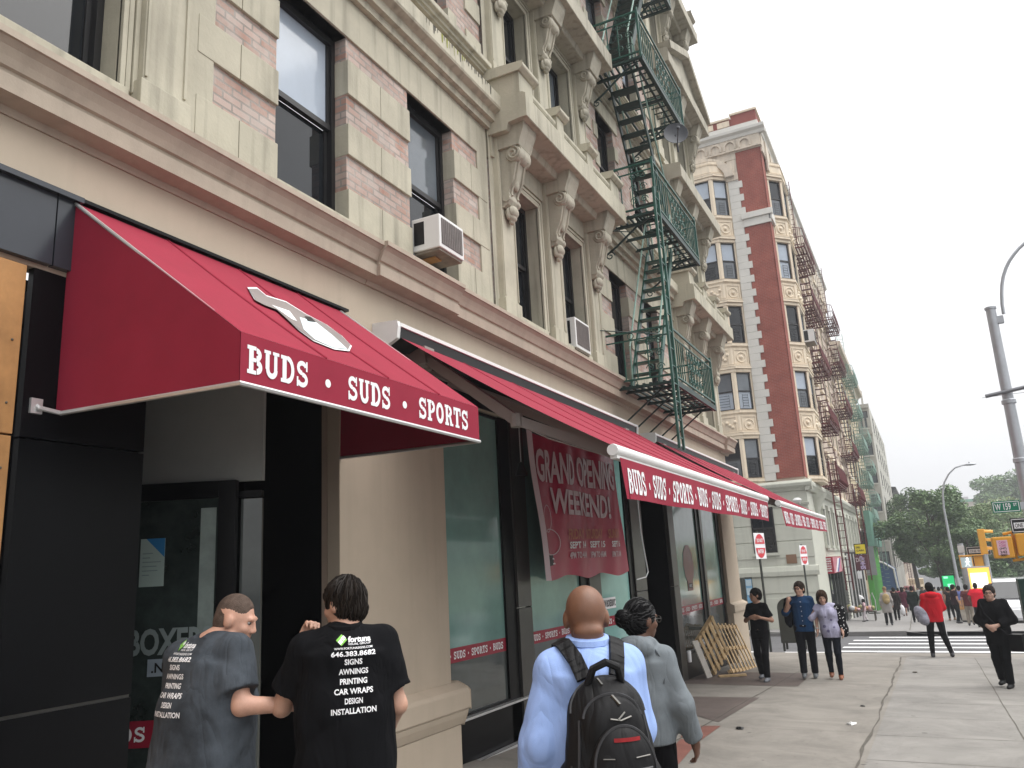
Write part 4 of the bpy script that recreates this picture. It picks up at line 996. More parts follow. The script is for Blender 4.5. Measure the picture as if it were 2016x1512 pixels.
# arch, frieze, cornice, parapet
mb=MB()
mb.box(-26,-5.72,Y2-.10,Y2,19.9,20.3); mb.box(-26,X2+.06,Y2-.12,Y2,20.25,21.0); mb.box(X2-.05,X2+.12,Y2,68,20.0,21.0)
for i in range(16):   # arch over the bay
    t0,t1=math.pi*i/16,math.pi*(i+1)/16
    for r0,r1,yy in ((1.55,1.95,.34),(1.2,1.55,.2)):
        P=lambda t,r:(-8.0+r*math.cos(t)*1.08,18.95+r*math.sin(t)*.72)
        q=[P(t0,r0),P(t0,r1),P(t1,r1),P(t1,r0)]
        mb.raw([(x,Y2-yy,z) for x,z in q]+[(x,Y2+.05,z) for x,z in q],[(0,1,2,3),(0,3,7,4),(1,5,6,2),(0,4,5,1),(3,2,6,7)])
mb.box(-6.35,-5.72,Y2-.14,Y2,18.75,19.15); mb.box(-6.2,-5.74,Y2-.08,Y2,19.1,19.95)
for k in range(11):   # small blind arches
    cx=-5.2-.74*k
    for i in range(10):
        t0,t1=math.pi*i/10,math.pi*(i+1)/10
        P=lambda t,r:(cx+r*math.cos(t),20.62+r*math.sin(t))
        q=[P(t0,.22),P(t0,.31),P(t1,.31),P(t1,.22)]
        mb.raw([(x,Y2-.2,z) for x,z in q]+[(x,Y2-.1,z) for x,z in q],[(0,1,2,3),(0,3,7,4),(1,5,6,2)])
    mb.box(cx-.31,cx-.22,Y2-.2,Y2-.1,20.42,20.62); mb.box(cx+.22,cx+.31,Y2-.2,Y2-.1,20.42,20.62)
mb.box(-26,X2+.1,Y2-.22,Y2,20.3,20.38)
for k in range(18): mb.box(X2+.1,X2+.2,Y2+.8+k*1.55,Y2+1.7+k*1.55,19.3,20.9)
for k in range(30): mb.box(X2,X2+.14,Y2+.6+k*.95,Y2+.9+k*.95,20.1,20.5)
for k in range(40): mb.box(X2+.02,X2+.10,Y2+5+k*.57,Y2+5.33+k*.57,18.6+.16*math.sin(k*1.7),19.2)
mb.obj('frieze',M['cream2d'],B2,bevel=.01)
mb=MB()
pr=[(0,20.98),(.16,21.0),(.2,21.15),(.34,21.25),(.36,21.4),(.26,21.46),(.0,21.5)]
mb.ext([(Y2-a,z) for a,z in pr],'x',-26,X2+.36); mb.ext([(X2+a,z) for a,z in pr],'y',Y2-.0,68)
mb.box(-26,X2+.05,Y2-.1,Y2+.4,21.45,21.75)
mb.obj('cornice',M['quoin'],B2)
mb=MB(); mb.box(-5.72,X2+.0,Y2-.05,Y2+1.3,21.75,22.35,0); mb.box(-9.8,-5.73,Y2+.0,Y2+.3,21.75,22.2,0)
for k in range(5): mb.box(-6.45-.83*k,-5.83-.83*k,Y2-.06,Y2-.001,21.82,22.12,1)
mb.box(-5.78,X2+.08,Y2-.12,Y2+1.4,22.35,22.45,1); mb.box(-9.9,-5.79,Y2-.08,Y2+.34,22.2,22.3,1)
mb.obj('parapet',[mat('faded red brick parapet',(.27,.085,.07),.9,var=.1,bump=.2),M['cream2']],B2)
# street side windows of the corner building (beyond the bay)
for (z0,z1) in WZ:
    for y in (47.2,50.4,53.4,56.2,59.0,63.2,66.2):
        mb=MB(); mb.box(X2,X2+.08,y-.62,y-.5,z0-.1,z1+.1,1); mb.box(X2,X2+.08,y+.5,y+.62,z0-.1,z1+.1,1); mb.box(X2,X2+.2,y-.7,y+.7,z1+.1,z1+.35,1); mb.box(X2,X2+.16,y-.66,y+.66,z0-.26,z0-.1,1)
        mb.box(X2,X2+.03,y-.5,y-.44,z0,z1,0); mb.box(X2,X2+.03,y+.44,y+.5,z0,z1,0); mb.box(X2,X2+.03,y-.44,y+.44,(z0+z1)/2-.03,(z0+z1)/2+.03,0)
        o=mb.obj('window',[M['bronze'],M['cream2']],B2); q=MB(); q.box(X2+.002,X2+.012,y-.44,y+.44,z0,z1); attach(q.obj('pane',M['glass']),o)
mb=MB()
for k in range(24):
    z=3.6+k*.7
    for a,b_ in ((44.6,46.4),(47.9,49.7),(57.0,58.2),(60.0,62.4),(64.0,65.3)): mb.box(X2,X2+.05,a,b_,z,z+.5)
mb.obj('rustic_block',M['pinkst'],B2,bevel=.012)
for y in (44.2,46.6,49.0,51.4,53.8,56.2,58.6,61.0,63.4,65.8):
    mb=MB(); mb.box(X2,X2+.10,y-.5,y-.38,.55,2.35,1); mb.box(X2,X2+.10,y+.38,y+.5,.55,2.35,1); mb.box(X2,X2+.14,y-.55,y+.55,2.35,2.6,1); mb.box(X2,X2+.14,y-.55,y+.55,.4,.55,1); mb.box(X2+.001,X2+.04,y-.38,y-.33,.55,2.35,0); mb.box(X2+.001,X2+.04,y+.33,y+.38,.55,2.35,0)
    o=mb.obj('base_window',MT('bronze','sage'),B2); q=MB(); q.box(X2+.001,X2+.02,y-.33,y+.33,.55,2.35); attach(q.obj('pane',M['glass']),o)
mb=MB()
for z in (-.1,.3,2.62): mb.box(X2,X2+.08,43.8,68,z,z+.1)
for k in range(21): mb.box(X2,X2+.07,43.8+k*1.2,44.2+k*1.2 if k%2 else 44.0+k*1.2,.42,2.6)
mb.obj('base_moulding',M['sage'],B2)
# ground floor window, plaque and dark gate in the base
mb=MB(); 
for a,b_,m in ((-7.12,-6.08,0),(-9.6,-7.95,0)):
    mb.box(a,b_,Y2-.075,Y2-.062,.3,2.5,1); 
    for r in ((a,a+.07),(b_-.07,b_),((a+b_)/2-.02,(a+b_)/2+.02)): mb.box(r[0],r[1],Y2-.10,Y2-.07,.3,2.5,0)
    mb.box(a,b_,Y2-.10,Y2-.07,1.38,1.46,0); mb.box(a,b_,Y2-.10,Y2-.07,.3,.37,0); mb.box(a-.08,b_+.08,Y2-.2,Y2-.07,.18,.3,2)
mb.obj('base_window',MT('bronze','glass','sage'),B2)
mb=MB(); mb.box(-5.75,-5.3,Y2-.075,Y2-.06,-.22,.18,0); mb.obj('brown_plaque',mat('brown plaque',(.22,.13,.08),.7),B2)
for a,lab,cols in ((-7.75,'dark open gate leaf standing at the base of the sage wall','g'),):
    T=thing('gate',lab,'gate',(a,Y2-.5,gz(a,Y2)))
    mb=MB(); mb.box(-7.9,-7.62,Y2-.6,Y2-.52,gz(a,Y2),-.75); mb.obj('leaf',M['pole'],T)
    mb=MB(); mb.box(-8.25,-7.93,Y2-.45,Y2-.4,gz(a,Y2),-.9); mb.obj('panel',M['pillar'] if 'pillar' in M else M['ply'],T)
T=thing('poster','tall blue poster mounted beside the dark gate','poster',(-7.4,Y2-.55,-1.6))
mb=MB(); mb.box(-7.6,-7.28,Y2-.6,Y2-.56,-2.5,-.72,0); mb.obj('frame',M['pole'],T)
mb=MB(); mb.box(-7.58,-7.3,Y2-.612,Y2-.601,-2.45,-.8,0); 
for k,(a,b_) in enumerate(((-1.1,-.84),(-1.5,-1.2),(-2.3,-1.9))): mb.box(-7.56,-7.32,Y2-.616,Y2-.613,a,b_,1)
mb.obj('print',[mat('blue poster print',(.16,.33,.50),.4,var=.3,vs=6,bump=0),mat('pale poster print',(.45,.55,.6),.4,var=.2,bump=0)],T)
c=at_y(1570,985,Y2-.3); T=thing('security_camera','white dome security camera on the sage corner wall','camera',(c.x,Y2,c.z)); mb=MB(); mb.sphere((c.x,Y2-.4,c.z),(.2,.2,.12),10,6); mb.obj('dome',M['white'],T,smooth=True); mb=MB(); mb.tube([(c.x,Y2-.4,c.z+.05),(c.x+.1,Y2,c.z-.2)],.03,5); mb.obj('arm',M['white'],T)
ac(Y2+1.85,10.32,1.0,.62,.5,'grey air conditioner in the bay window of the corner building',X=X2+.62)
# ---------------------------------------------------------------- maroon fire escapes
def escape(y0,y1,x0,x1,levels,matn,label,group=None,ladder=True,ribs=26):
    F=thing('fire_escape',label,'fire escape',(x0,(y0+y1)/2,levels[0]),group)
    P=MB(); Rl=MB(); S=MB()
    for k,z in enumerate(levels):
        P=MB()
        for i in range(7): xx=x0+.06+i*(x1-x0-.08)/6; P.box(xx-.03,xx+.03,y0,y1,z-.04,z)
        for i in range(5): yy=y0+i*(y1-y0)/4; P.box(x0,x1,yy-.04,yy+.04,z-.1,z-.041)
        P.obj('platform',M[matn],F)
        Rl=MB(); bow=.22
        def bx2(t): return x1+bow*math.sin(math.pi*t)*0
        for zz in (z+.1,z+.55,z+1.0):
            Rl.box(x1-.02,x1+.02,y0,y1,zz-.02,zz+.02)
            for yy in (y0,y1): Rl.tube([(x0,yy,zz),((x0+x1)/2,yy-.0,zz+(.18 if zz>z+.9 else 0)),(x1,yy,zz)],.022,4)
        n=ribs
        for i in range(n+1):
            yy=y0+(y1-y0)*i/n; Rl.tube([(x1-.16,yy,z),(x1+.1,yy,z+.25),(x1+.06,yy,z+.6),(x1,yy,z+1.0)],.014,4)
        for i in range(8):
            xx=x0+.06+i*(x1-x0-.06)/8
            for yy,s in ((y0,-1),(y1,1)): Rl.tube([(xx,yy,z),(xx,yy+s*.12,z+.3),(xx,yy,z+1.05)],.014,4)
        Rl.obj('railing',M[matn],F)
        if k+1<len(levels):
            S=MB(); zz=levels[k+1]; xa,xb=x0+.25,x0+.75
            for xx in (xa,xb): S.bar((xx,y1-.5,z),(xx,y0+1.0,zz),.03,.16)
            for i in range(1,12): t=i/12; yy=y1-.5+(y0+1.5-y1)*t; S.box(xa,xb,yy-.1,yy+.1,z+(zz-z)*t-.015,z+(zz-z)*t+.015)
            S.obj('stair',M[matn],F)
    if ladder:
        S=MB(); za=levels[-1]; zb_=za+4.0
        for xx in (x0+.15,x0+.6): S.tube([(xx,y0+.2,za),(xx,y0+.2,zb_)],.025,5)
        for i in range(13): S.tube([(x0+.15,y0+.2,za+.2+i*.3),(x0+.6,y0+.2,za+.2+i*.3)],.015,4)
        S.obj('roof_ladder',M[matn],F)
        S=MB(); z=levels[0]
        for xx in (x1-.35,x1-.02): S.bar((xx,y0-.02,z+1.2),(xx,y0+.1,z-5.3 if matn=='maroon' else z-3),.07,.05)
        for i in range(15): S.box(x1-.35,x1-.02,y0+.02,y0+.06,z-4.9+i*.36,z-4.87+i*.36)
        S.obj('drop_ladder',M[matn],F)
    return F
FL=[3.6,6.85,10.15,13.4,16.75]
escape(44.7,49.8,X2,-3.55,FL,'maroon','maroon iron fire escape nearest the red brick corner')
escape(60.6,65.6,X2,-3.6,FL,'maroon','maroon iron fire escape farther along the cream facade, next to the pale green ones')
# ---------------------------------------------------------------- further buildings
def block(name,label,y0,y1,xf,zt,m,rows,ys,xs=(),corn=None,xdeep=-22,base=None,zb=-4):
    B=thing(name,label,'building',(xf,(y0+y1)/2,gz(xf,(y0+y1)/2)))
    zb=gz(xf,y1)-.5
    mb=MB(); mb.box(xdeep,xf,y0,y1,zb,zt); mb.obj('wall',M[m],B)
    for (z0,z1) in rows:
        for y in ys:
            mb=MB(); mb.box(xf,xf+.06,y-.62,y+.62,z0-.15,z0,1); mb.box(xf,xf+.06,y-.62,y+.62,z1,z1+.2,1); mb.box(xf+.002,xf+.03,y-.5,y-.42,z0,z1,0); mb.box(xf+.002,xf+.03,y+.42,y+.5,z0,z1,0); mb.box(xf+.002,xf+.03,y-.42,y+.42,(z0+z1)/2-.04,(z0+z1)/2+.04,0)
            o=mb.obj('window',[M['bronze'],M['quoin']],B); q=MB(); q.box(xf+.001,xf+.012,y-.42,y+.42,z0,z1); attach(q.obj('pane',M['glass']),o)
        for x in xs:
            mb=MB(); mb.box(x-.55,x+.55,y0-.08,y0,z0-.15,z0,1); mb.box(x-.55,x-.45,y0-.04,y0-.002,z0,z1,0); mb.box(x+.45,x+.55,y0-.04,y0-.002,z0,z1,0); mb.box(x-.45,x+.45,y0-.04,y0-.002,(z0+z1)/2-.04,(z0+z1)/2+.04,0); mb.box(x-.55,x+.55,y0-.04,y0-.002,z1,z1+.1,0)
            o=mb.obj('window',[M['bronze'],M['quoin']],B); q=MB(); q.box(x-.45,x+.45,y0-.02,y0-.001,z0,z1); attach(q.obj('pane',M['dimblind']),o)
    if corn:
        mb=MB(); mb.ext([(xf,zt-.9),(xf+.2,zt-.8),(xf+.35,zt-.4),(xf+.7,zt-.2),(xf+.75,zt+.15),(xf,zt+.25)],'y',y0-.4,y1); mb.box(xdeep,xf,y0-.4,y0,zt-.8,zt+.2); mb.obj('cornice',M[corn],B)
    return B
R3=[(-.1+3.1*k,1.8+3.1*k) for k in range(5)]
B3=block('apartment_building','yellow cream building hung with pale green fire escapes beyond the maroon ones',68.1,92.5,-4.5,16.6,'yelbr',R3,(70,73.5,77,80.5,84,87.5,91),corn='cream2d')
escape(74.5,79.5,-4.5,-3.5,[2.7+3.1*k for k in range(5)],'ltgreen','pale green iron fire escape at the near end of the yellow cream building')
escape(84.5,89.5,-4.5,-3.5,[1.6+3.1*k for k in range(4)],'ltgreen','pale green iron fire escape at the far end of the yellow cream building')
R4=[(-1.6+2.95*k,.1+2.95*k) for k in range(6)]
B4=block('apartment_building','pale grey tower like apartment house standing out beyond the green fire escapes',93.2,130,-3.35,15.6,'tower',R4,(99,105,111,117,123),xs=(-4.1,-5.6,-7.1))
mb=MB(); 
for k in range(10): mb.box(-7.5+k*.42,-7.3+k*.42,93.1,93.2,13.2,14.2)
mb.box(-10,-3.3,93.05,93.2,12.4,12.6); mb.box(-10,-3.3,93.0,93.2,15.3,15.7); mb.box(-4.0,-3.8,94,94.2,15.6,17.3); mb.obj('parapet_trim',M['tower'],B4)
B5=block('apartment_building','brownish low building with a dark cornice at the far end of the row',131,200,-3.5,9.2,'pinkst',[(-3.2+2.9*k,-1.5+2.9*k) for k in range(4)],(136,142,148,154,160),corn='bronze')
escape(134,139,-3.5,-2.6,[-1.5,1.4,4.3],'maroon','distant maroon fire escape below the dark cornice',ribs=5)
# ---------------------------------------------------------------- shop signs along the far row
def box_sign(name,label,p0,p1,Y,dep,mats,deco=None,cat='sign'):
    a=at_y(*p0,Y); b_=at_y(*p1,Y)
    T=thing(name,label,cat,((a.x+b_.x)/2,Y,b_.z))
    mb=MB(); mb.box(a.x,b_.x,Y,Y+dep,b_.z,a.z); mb.obj('box',mats,T,bevel=.01)
    return T,a,b_
_px=at_y(1605,1097,43.2)
T,a,b_=box_sign('shop_awning','maroon barbershop box awning with price list lettering at the base of the corner building',(1613,1097),(1643,1129),43.2,4.4,M['strip'],cat='awning')
mb=MB()
for k in range(6):
    z=a.z-.14-k*.115
    for x0,w_ in ((.42,.16),(.66,.12)):
        put_text(mb,('SHAVE','TRIM','CUT','FADE','LINE','WASH')[k] if x0<.5 else ('10','8','15','12','7','5')[k],(a.x+x0*(b_.x-a.x)+.0,43.19,z),(1,0,0),(0,0,1),.07,w_,.03)
put_text(mb,'BARBER',(a.x+.28*(b_.x-a.x),43.19,b_.z+.08),(0,0,1),(-1,0,0),.12,.62,.04)
mb.obj('lettering',M['lett'],T)
mb=MB(); x=b_.x+.002; mb.box(x,x+.004,43.3,47.4,b_.z+.03,a.z-.03,0); mb.poly([(x+.006,44,b_.z+.05),(x+.006,45,b_.z+.05),(x+.006,46.6,a.z-.1),(x+.006,45.6,a.z-.1)],1); mb.poly([(x+.006,44.9,b_.z+.05),(x+.006,45.5,b_.z+.05),(x+.006,47.1,a.z-.1),(x+.006,46.5,a.z-.1)],2)
mb.obj('front_print',[mat('pink sign print',(.62,.25,.3),.4,var=.25,vs=2,bump=0),M['lett'],mat('blue stripe',(.03,.1,.4),.4,var=0,bump=0)],T)
T,a,b_=box_sign('shop_sign','yellow projecting shop sign with black frame under the maroon fire escapes','x' and (1680,1071),(1707,1091),52,.25,M['sblack'])
mb=MB(); mb.box(a.x+.05,b_.x-.05,51.98,51.999,b_.z+.05,a.z-.05,0); put_text(mb,'DELI',(a.x+.12,51.97,a.z-.26),(1,0,0),(0,0,1),.1,.22,.03,1); put_text(mb,'CASH',(a.x+.12,51.97,a.z-.44),(1,0,0),(0,0,1),.1,.4,.03,1)
mb.obj('face',[mat('yellow sign face',(.75,.60,.03),.4,var=.05,bump=0),M['sblack']],T)
T,a,b_=box_sign('shop_sign','purple and white lettered sign above the black shop gates','x' and (1682,1093),(1712,1122),55,.3,mat('dark maroon board',(.10,.02,.03),.5))
mb=MB(); put_text(mb,'DELI',(a.x+.05,54.99,b_.z+.5),(1,0,0),(0,0,1),.26,.48,.03,0); put_text(mb,'SHOP',(b_.x-.18,54.99,b_.z+.05),(0,0,1),(-1,0,0),.3,.8,.05,1); mb.obj('lettering',[M['bannerl'],mat('violet print',(.5,.4,.62),.4,var=0,bump=0)],T)
T,a,b_=box_sign('notice_board','small white notice hanging on the black shop gates','x' and (1687,1125),(1698,1139),54.5,.04,M['lett'],cat='notice')
def frontbox(name,label,y0,y1,x0,x1,z0,z1,m,cat='shopfront',zg=True):
    T=thing(name,label,cat,(x0,(y0+y1)/2,z0)); mb=MB(); mb.box(x0,x1,y0,y1,z0,z1); mb.obj('panel',m,T,bevel=.02); return T
T=frontbox('roller_shutter','grey ribbed roller shutter between the barbershop awning and the stone pier',49.2,51.6,X2-.02,X2+.06,gz(X2,50),-.7,M['gunmetal'],'shutter')
mb=MB()
for k in range(16): z=gz(X2,50)+.1+k*.16; mb.box(X2+.06,X2+.1,49.25,51.55,z,z+.07)
mb.obj('rib',M['gunmetal'],T)
T=thing('shop_gate','black barred shop gates below the violet lettered sign','gate',(X2,58,gz(X2,58)))
mb=MB(); mb.box(X2-.02,X2+.05,53.5,66,gz(X2,66),.2); mb.obj('backing',M['sblack'],T)
mb=MB()
for k in range(16): y=53.7+k*.78; mb.box(X2+.05,X2+.14,y,y+.1,gz(X2,y),.1,k%3==0)
mb.obj('bar',MT('pole','white'),T)
T=frontbox('shopfront','barbershop doorway of dark glass under the maroon awning',43.3,49.0,X2-.02,X2+.05,gz(X2,46),-.6,M['glass'])
mb=MB()
for y in (44.6,46.2,47.6,48.9): mb.box(X2+.05,X2+.12,y,y+.12,gz(X2,46),-.62)
mb.obj('jamb',M['pole'],T)
T=frontbox('shopfront','bright green painted shopfront at the yellow cream building',70.5,83,-4.5,-4.1,gz(-4.4,76)-.1,.6,[mat('bright green paint',(.07,.32,.05),.5,var=.08,bump=.02)])
mb=MB(); mb.box(-4.1,-3.7,70.5,84,.62,3.4); mb.obj('upper_panel',mat('sea green panel',(.13,.28,.22),.5,var=.2,vs=2),T)
mb=MB(); mb.box(-4.5,-3.75,70.3,70.48,-1.6,.6); mb.obj('grey_canopy',mat('grey canopy',(.22,.24,.25),.5),T)
T=thing('shop_awning','blue shop awning with a white edge beyond the green shopfront','awning',(-4,88,-3))
mb=MB(); mb.ext([(-4.5,-.7),(-3.9,-.9),(-3.1,-1.5),(-3.0,-3.4),(-4.5,-3.4)],'y',86,91); mb.obj('cloth',mat('blue awning cloth',(.035,.09,.22),.7,var=.1),T)
mb=MB(); mb.tube([(-4.4,85.95,-.65),(-3.9,85.95,-.85),(-3.1,85.95,-1.45),(-2.98,85.95,-3.4)],.09,6); mb.obj('edge',M['lett'],T)
# ---------------------------------------------------------------- hill, far houses, trees
mb=MB()
def hill(u,v):
    x=14+u*420; y=95+v*520
    h=gz(0,min(y,170))-.3+ (22*min(1,max(0,(x-26)/55))**1.5*(.6+.4*math.sin(y*.013+1)))*min(1,max(0,(y-110)/80))+.8*math.sin(x*.2)*math.sin(y*.11)*(u>.03)
    return (x,y,h)
mb.grid(hill,50,50); struct(mb.obj('hill',leaf_mat('grassy slope',(.105,.13,.05)),smooth=True))
c=at_y(1927,1000,260)
T=thing('distant_building','pale distant building with a green roof edge on the hill','building',c)
mb=MB(); mb.box(c.x-5,c.x+6,258,275,c.z-8,c.z+1.8); mb.obj('wall',mat('pale far wall',(.5,.43,.38),.9,var=.08),T)
mb=MB(); mb.box(c.x-5.2,c.x+6.2,257.8,275,c.z+1.8,c.z+2.5); mb.obj('roof',mat('green copper',(.16,.36,.25),.7),T)
for k in range(4):
    for z in (-1.8,-4.2): mb=MB(); mb.box(c.x-4+k*2.6,c.x-2.9+k*2.6,257.8,257.95,c.z+z,c.z+z+1.4); mb.obj('window',mat('far window',(.22,.14,.13),.5),T)
T=thing('distant_building','far mauve grey tower block behind the trees','building',at_y(1900,1000,420)); c=T.location
mb=MB(); mb.box(c.x-5,c.x+4,420,430,c.z-22,c.z+3); mb.box(c.x-2,c.x+2,421,428,c.z+3,c.z+5); mb.obj('wall',mat('mauve far wall',(.42,.38,.40),.9,var=.1),T)
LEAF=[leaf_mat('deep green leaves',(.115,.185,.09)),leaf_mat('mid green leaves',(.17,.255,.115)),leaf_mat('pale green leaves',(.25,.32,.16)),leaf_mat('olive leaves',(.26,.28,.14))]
def tree(label,px,py,Y,rx,rz,kinds=(0,1),n=9000,ls=.2,seed=1,group='street trees',name='street_tree',ground=None):
    """px,py: crown centre in the photo at street distance Y; rx, rz: crown half width and half height in metres"""
    rnd=random.Random(seed); c=at_y(px,py,Y)
    zg=gz(c.x,Y) if ground is None else ground
    T=thing(name,label,'tree',(c.x,Y,zg),group)
    lobes=[]
    for i in range(30):
        t=rnd.uniform(0,6.283); r=rnd.uniform(.2,1.0); z=rnd.uniform(-.72,.82)
        k=math.sqrt(max(.05,1-z*z))
        lobes.append((c.x+rx*r*k*math.cos(t),Y+rx*r*k*math.sin(t),c.z+rz*z,rnd.uniform(.15,.36)))
    mb=MB()
    mb.tube([(c.x+.1*rx,Y,zg-.3),(c.x+.05*rx,Y+.1,zg+(c.z-zg)*.45),(c.x,Y,c.z),(c.x-.05*rx,Y,c.z+rz*.6)],[.035*rz+.1,.028*rz+.07,.015*rz+.05,.03],7)
    for l in lobes[:10]: mb.tube([(c.x+.03*rx,Y,zg+(c.z-zg)*rnd.uniform(.5,.8)),((c.x+l[0])/2,(Y+l[1])/2,(c.z+l[2])/2+.1*rz),(l[0],l[1],l[2])],[.07,.05,.025],5)
    mb.obj('trunk',M['bark'],T,smooth=True)
    mb=MB()
    per=n//len(lobes)
    for (lx,ly,lz,s) in lobes:
        for _ in range(per):
            d=Vector((rnd.gauss(0,1),rnd.gauss(0,1),rnd.gauss(0,1))).normalized()*(rnd.random()**.35)
            p=Vector((lx+d.x*rx*s,ly+d.y*rx*s,lz+d.z*rz*s*.85))
            u=Vector((rnd.gauss(0,1),rnd.gauss(0,1),rnd.gauss(0,.6))).normalized(); v_=u.cross(Vector((rnd.gauss(0,1),rnd.gauss(0,1),rnd.gauss(0,1)))).normalized()
            q=ls*rnd.uniform(.6,1.3)
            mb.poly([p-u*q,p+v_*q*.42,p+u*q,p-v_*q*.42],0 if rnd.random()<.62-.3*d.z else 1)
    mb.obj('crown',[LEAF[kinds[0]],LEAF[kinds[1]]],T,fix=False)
    return T
tree('tall dense green street tree with the curved lamp arm rising out of it',1835,1055,74,3.7,3.9,(0,1),24000,.14,1)
tree('green tree behind the tall one, close to the far building row',1785,1045,98,3.4,4.6,(1,0),15000,.17,2)
tree('lighter green tree to the right of the tall street tree',1893,1062,88,4.2,3.4,(1,2),18000,.15,3)
tree('dark low tree behind the traffic signal pole',1912,1100,70,2.6,2.3,(0,1),11000,.13,4)
tree('olive tinted tree behind the one way sign',1980,1055,120,8.5,4.6,(3,2),15000,.25,5,'trees on the slope','tree')
tree('dark hilltop tree behind the large grey pole',1995,985,190,10,6,(0,1),13000,.36,6,'trees on the slope','tree')
tree('hilltop tree left of the large grey pole',1965,1000,200,5,4,(0,1),8000,.32,7,'trees on the slope','tree')
tree('broad green tree at the foot of the slope',1945,1065,105,6,3.2,(1,2),13000,.2,8,'trees on the slope','tree')
tree('dark bush like tree beside the avenue at the right edge',1992,1112,90,5.2,2.2,(0,1),12000,.16,9,'trees on the slope','tree')
tree('small pale green tree in front of the distant green roofed building',1945,1030,170,9,3.5,(1,2),11000,.3,10,'trees on the slope','tree')
tree('far tree low behind the crowd',1865,1105,120,4,2.6,(0,1),9000,.2,11)
mb=MB(); rnd=random.Random(3)
for _ in range(15000):
    x=rnd.uniform(8,330); y=rnd.uniform(290,420); h=-10+(x*.075+6)*(.75+.25*math.sin(x*.09)*math.cos(x*.037+1))*rnd.random()**.5*1.6
    u=Vector((rnd.gauss(0,1),rnd.gauss(0,1),rnd.gauss(0,.6))).normalized(); v_=u.cross(Vector((rnd.gauss(0,1),rnd.gauss(0,1),rnd.gauss(0,1)))).normalized(); q=rnd.uniform(.8,1.8); p=Vector((x,y,h))
    mb.poly([p-u*q,p+v_*q*.6,p+u*q,p-v_*q*.6],rnd.random()<.5)
o=mb.obj('far_wood',[LEAF[1],LEAF[2]],fix=False); struct(o,'stuff'); tag(o,'far green wood closing the view behind the trees','wood')
# ---------------------------------------------------------------- mailbox and do not enter signs
def mailbox():
    a=gpt(1541,1281,0); x0,y0=a.x-.0,a.y; z=a.z
    T=thing('mailbox','dull grey green relay mailbox with a rounded top standing at the near kerb','mailbox',(x0+.3,y0+.25,z))
    mb=MB(); pr=[(0,.22),(.62,.22),(.62,1.18)]+[(.31+.31*math.cos(R_(t)),1.18+.27*math.sin(R_(t))) for t in range(10,180,12)]+[(0,1.18)]
    mb.ext([(x0+p,z+q) for p,q in pr],'y',y0,y0+.62); mb.obj('body',M['mailb'],T,bevel=.012)
    for dx in (.05,.57):
        for dy in (.05,.57): mb=MB(); mb.box(x0+dx-.03,x0+dx+.03,y0+dy-.03,y0+dy+.03,z-.02,z+.22); mb.obj('leg',M['mailb'],T)
    mb=MB(); mb.box(x0+.10,x0+.52,y0-.012,y0-.001,z+.55,z+1.1); mb.box(x0+.02,x0+.6,y0-.008,y0-.001,z+.24,z+.29); mb.obj('door_panel',M['mailb'],T,bevel=.006)
    mb=MB(); mb.sphere((x0+.46,y0-.02,z+.8),.02,6,5); mb.obj('lock',M['alu'],T)
mailbox()
def dne(px,base,Y,label,w_=.76,ang=77):
    c=at_y(*px,Y); zb=gz(c.x,Y) if base is None else base
    T=thing('do_not_enter_sign',label,'road sign',(c.x,Y,zb))
    a=R_(ang); u=Vector((math.cos(a),math.sin(a),0)); n=Vector((math.sin(a),-math.cos(a),0)); c=Vector((c.x,c.y,c.z))
    mb=MB(); mb.tube([(c.x,c.y,zb-.05),(c.x-.0,c.y,c.z+w_*.56)],.035,8); mb.obj('post',M['pole'],T)
    c=c+n*.05
    mb=MB(); mb.obox(c,u,n,(0,0,1),w_/2,.006,w_/2); o=mb.obj('plate',M['lett'],T,bevel=.004)
    mb=MB(); k=c+n*.012; R=w_*.46
    P=lambda t:k+u*(R*math.cos(t))+V3(0,0,R*math.sin(t))
    for lo,hi in ((.17,2.97),(3.31,6.11)): mb.poly([P(lo+(hi-lo)*i/20) for i in range(21)])
    attach(mb.obj('red_disc',M['sred'],T),o)
    mb=MB(); k2=k+n*.004
    put_text(mb,'DO NOT',k2-u*(R*.62)+V3(0,0,R*.3),u,(0,0,1),R*.32,R*1.24,.03); put_text(mb,'ENTER',k2-u*(R*.6)+V3(0,0,-R*.62),u,(0,0,1),R*.32,R*1.2,.03)
    attach(mb.obj('lettering',M['lett'],T),o)
dne((1493,1075),None,25.3,'red and white do not enter sign nearest the corner pillar, on a leaning dark post')
dne((1580,1093),None,34.5,'red and white do not enter sign across the side street, behind the man in blue')
# ---------------------------------------------------------------- tall grey pole with signs at the right
PY=21.5; c=at_y(1978,750,PY); px_=c.x; zt=at_y(1970,606,PY).z; zb=gz(px_,PY)
T=thing('lamp_pole','tall tapered grey street lamp pole with a curved arm at the right edge','lamp pole',(px_,PY,zb))
mb=MB(); mb.tube([(px_,PY,zb-.1),(px_,PY,zb+1),(px_,PY,zt-2),(px_,PY,zt)],[.17,.155,.115,.105],16); mb.lathe([(.0,zt),(.125,zt),(.125,zt+.05),(.02,zt+.08)],(px_,PY,0),14)
for z in (at_y(1990,790,PY).z,at_y(2015,905,PY).z): mb.lathe([(.13,z-.06),(.15,z-.05),(.15,z+.03),(.13,z+.05)],(px_,PY,0),14)
mb.obj('shaft',M['galv'],T,smooth=True)
mb=MB(); zz=zt-.15
AP=[(lambda q:(q.x,PY,q.z))(at_y(*k,PY)) for k in ((1976,618),(1973,600),(1972,580),(1972.5,562),(1975,545),(1980,529),(1987,514),(1996,501),(2006,489),(2018,478))]; e_=AP[-1]
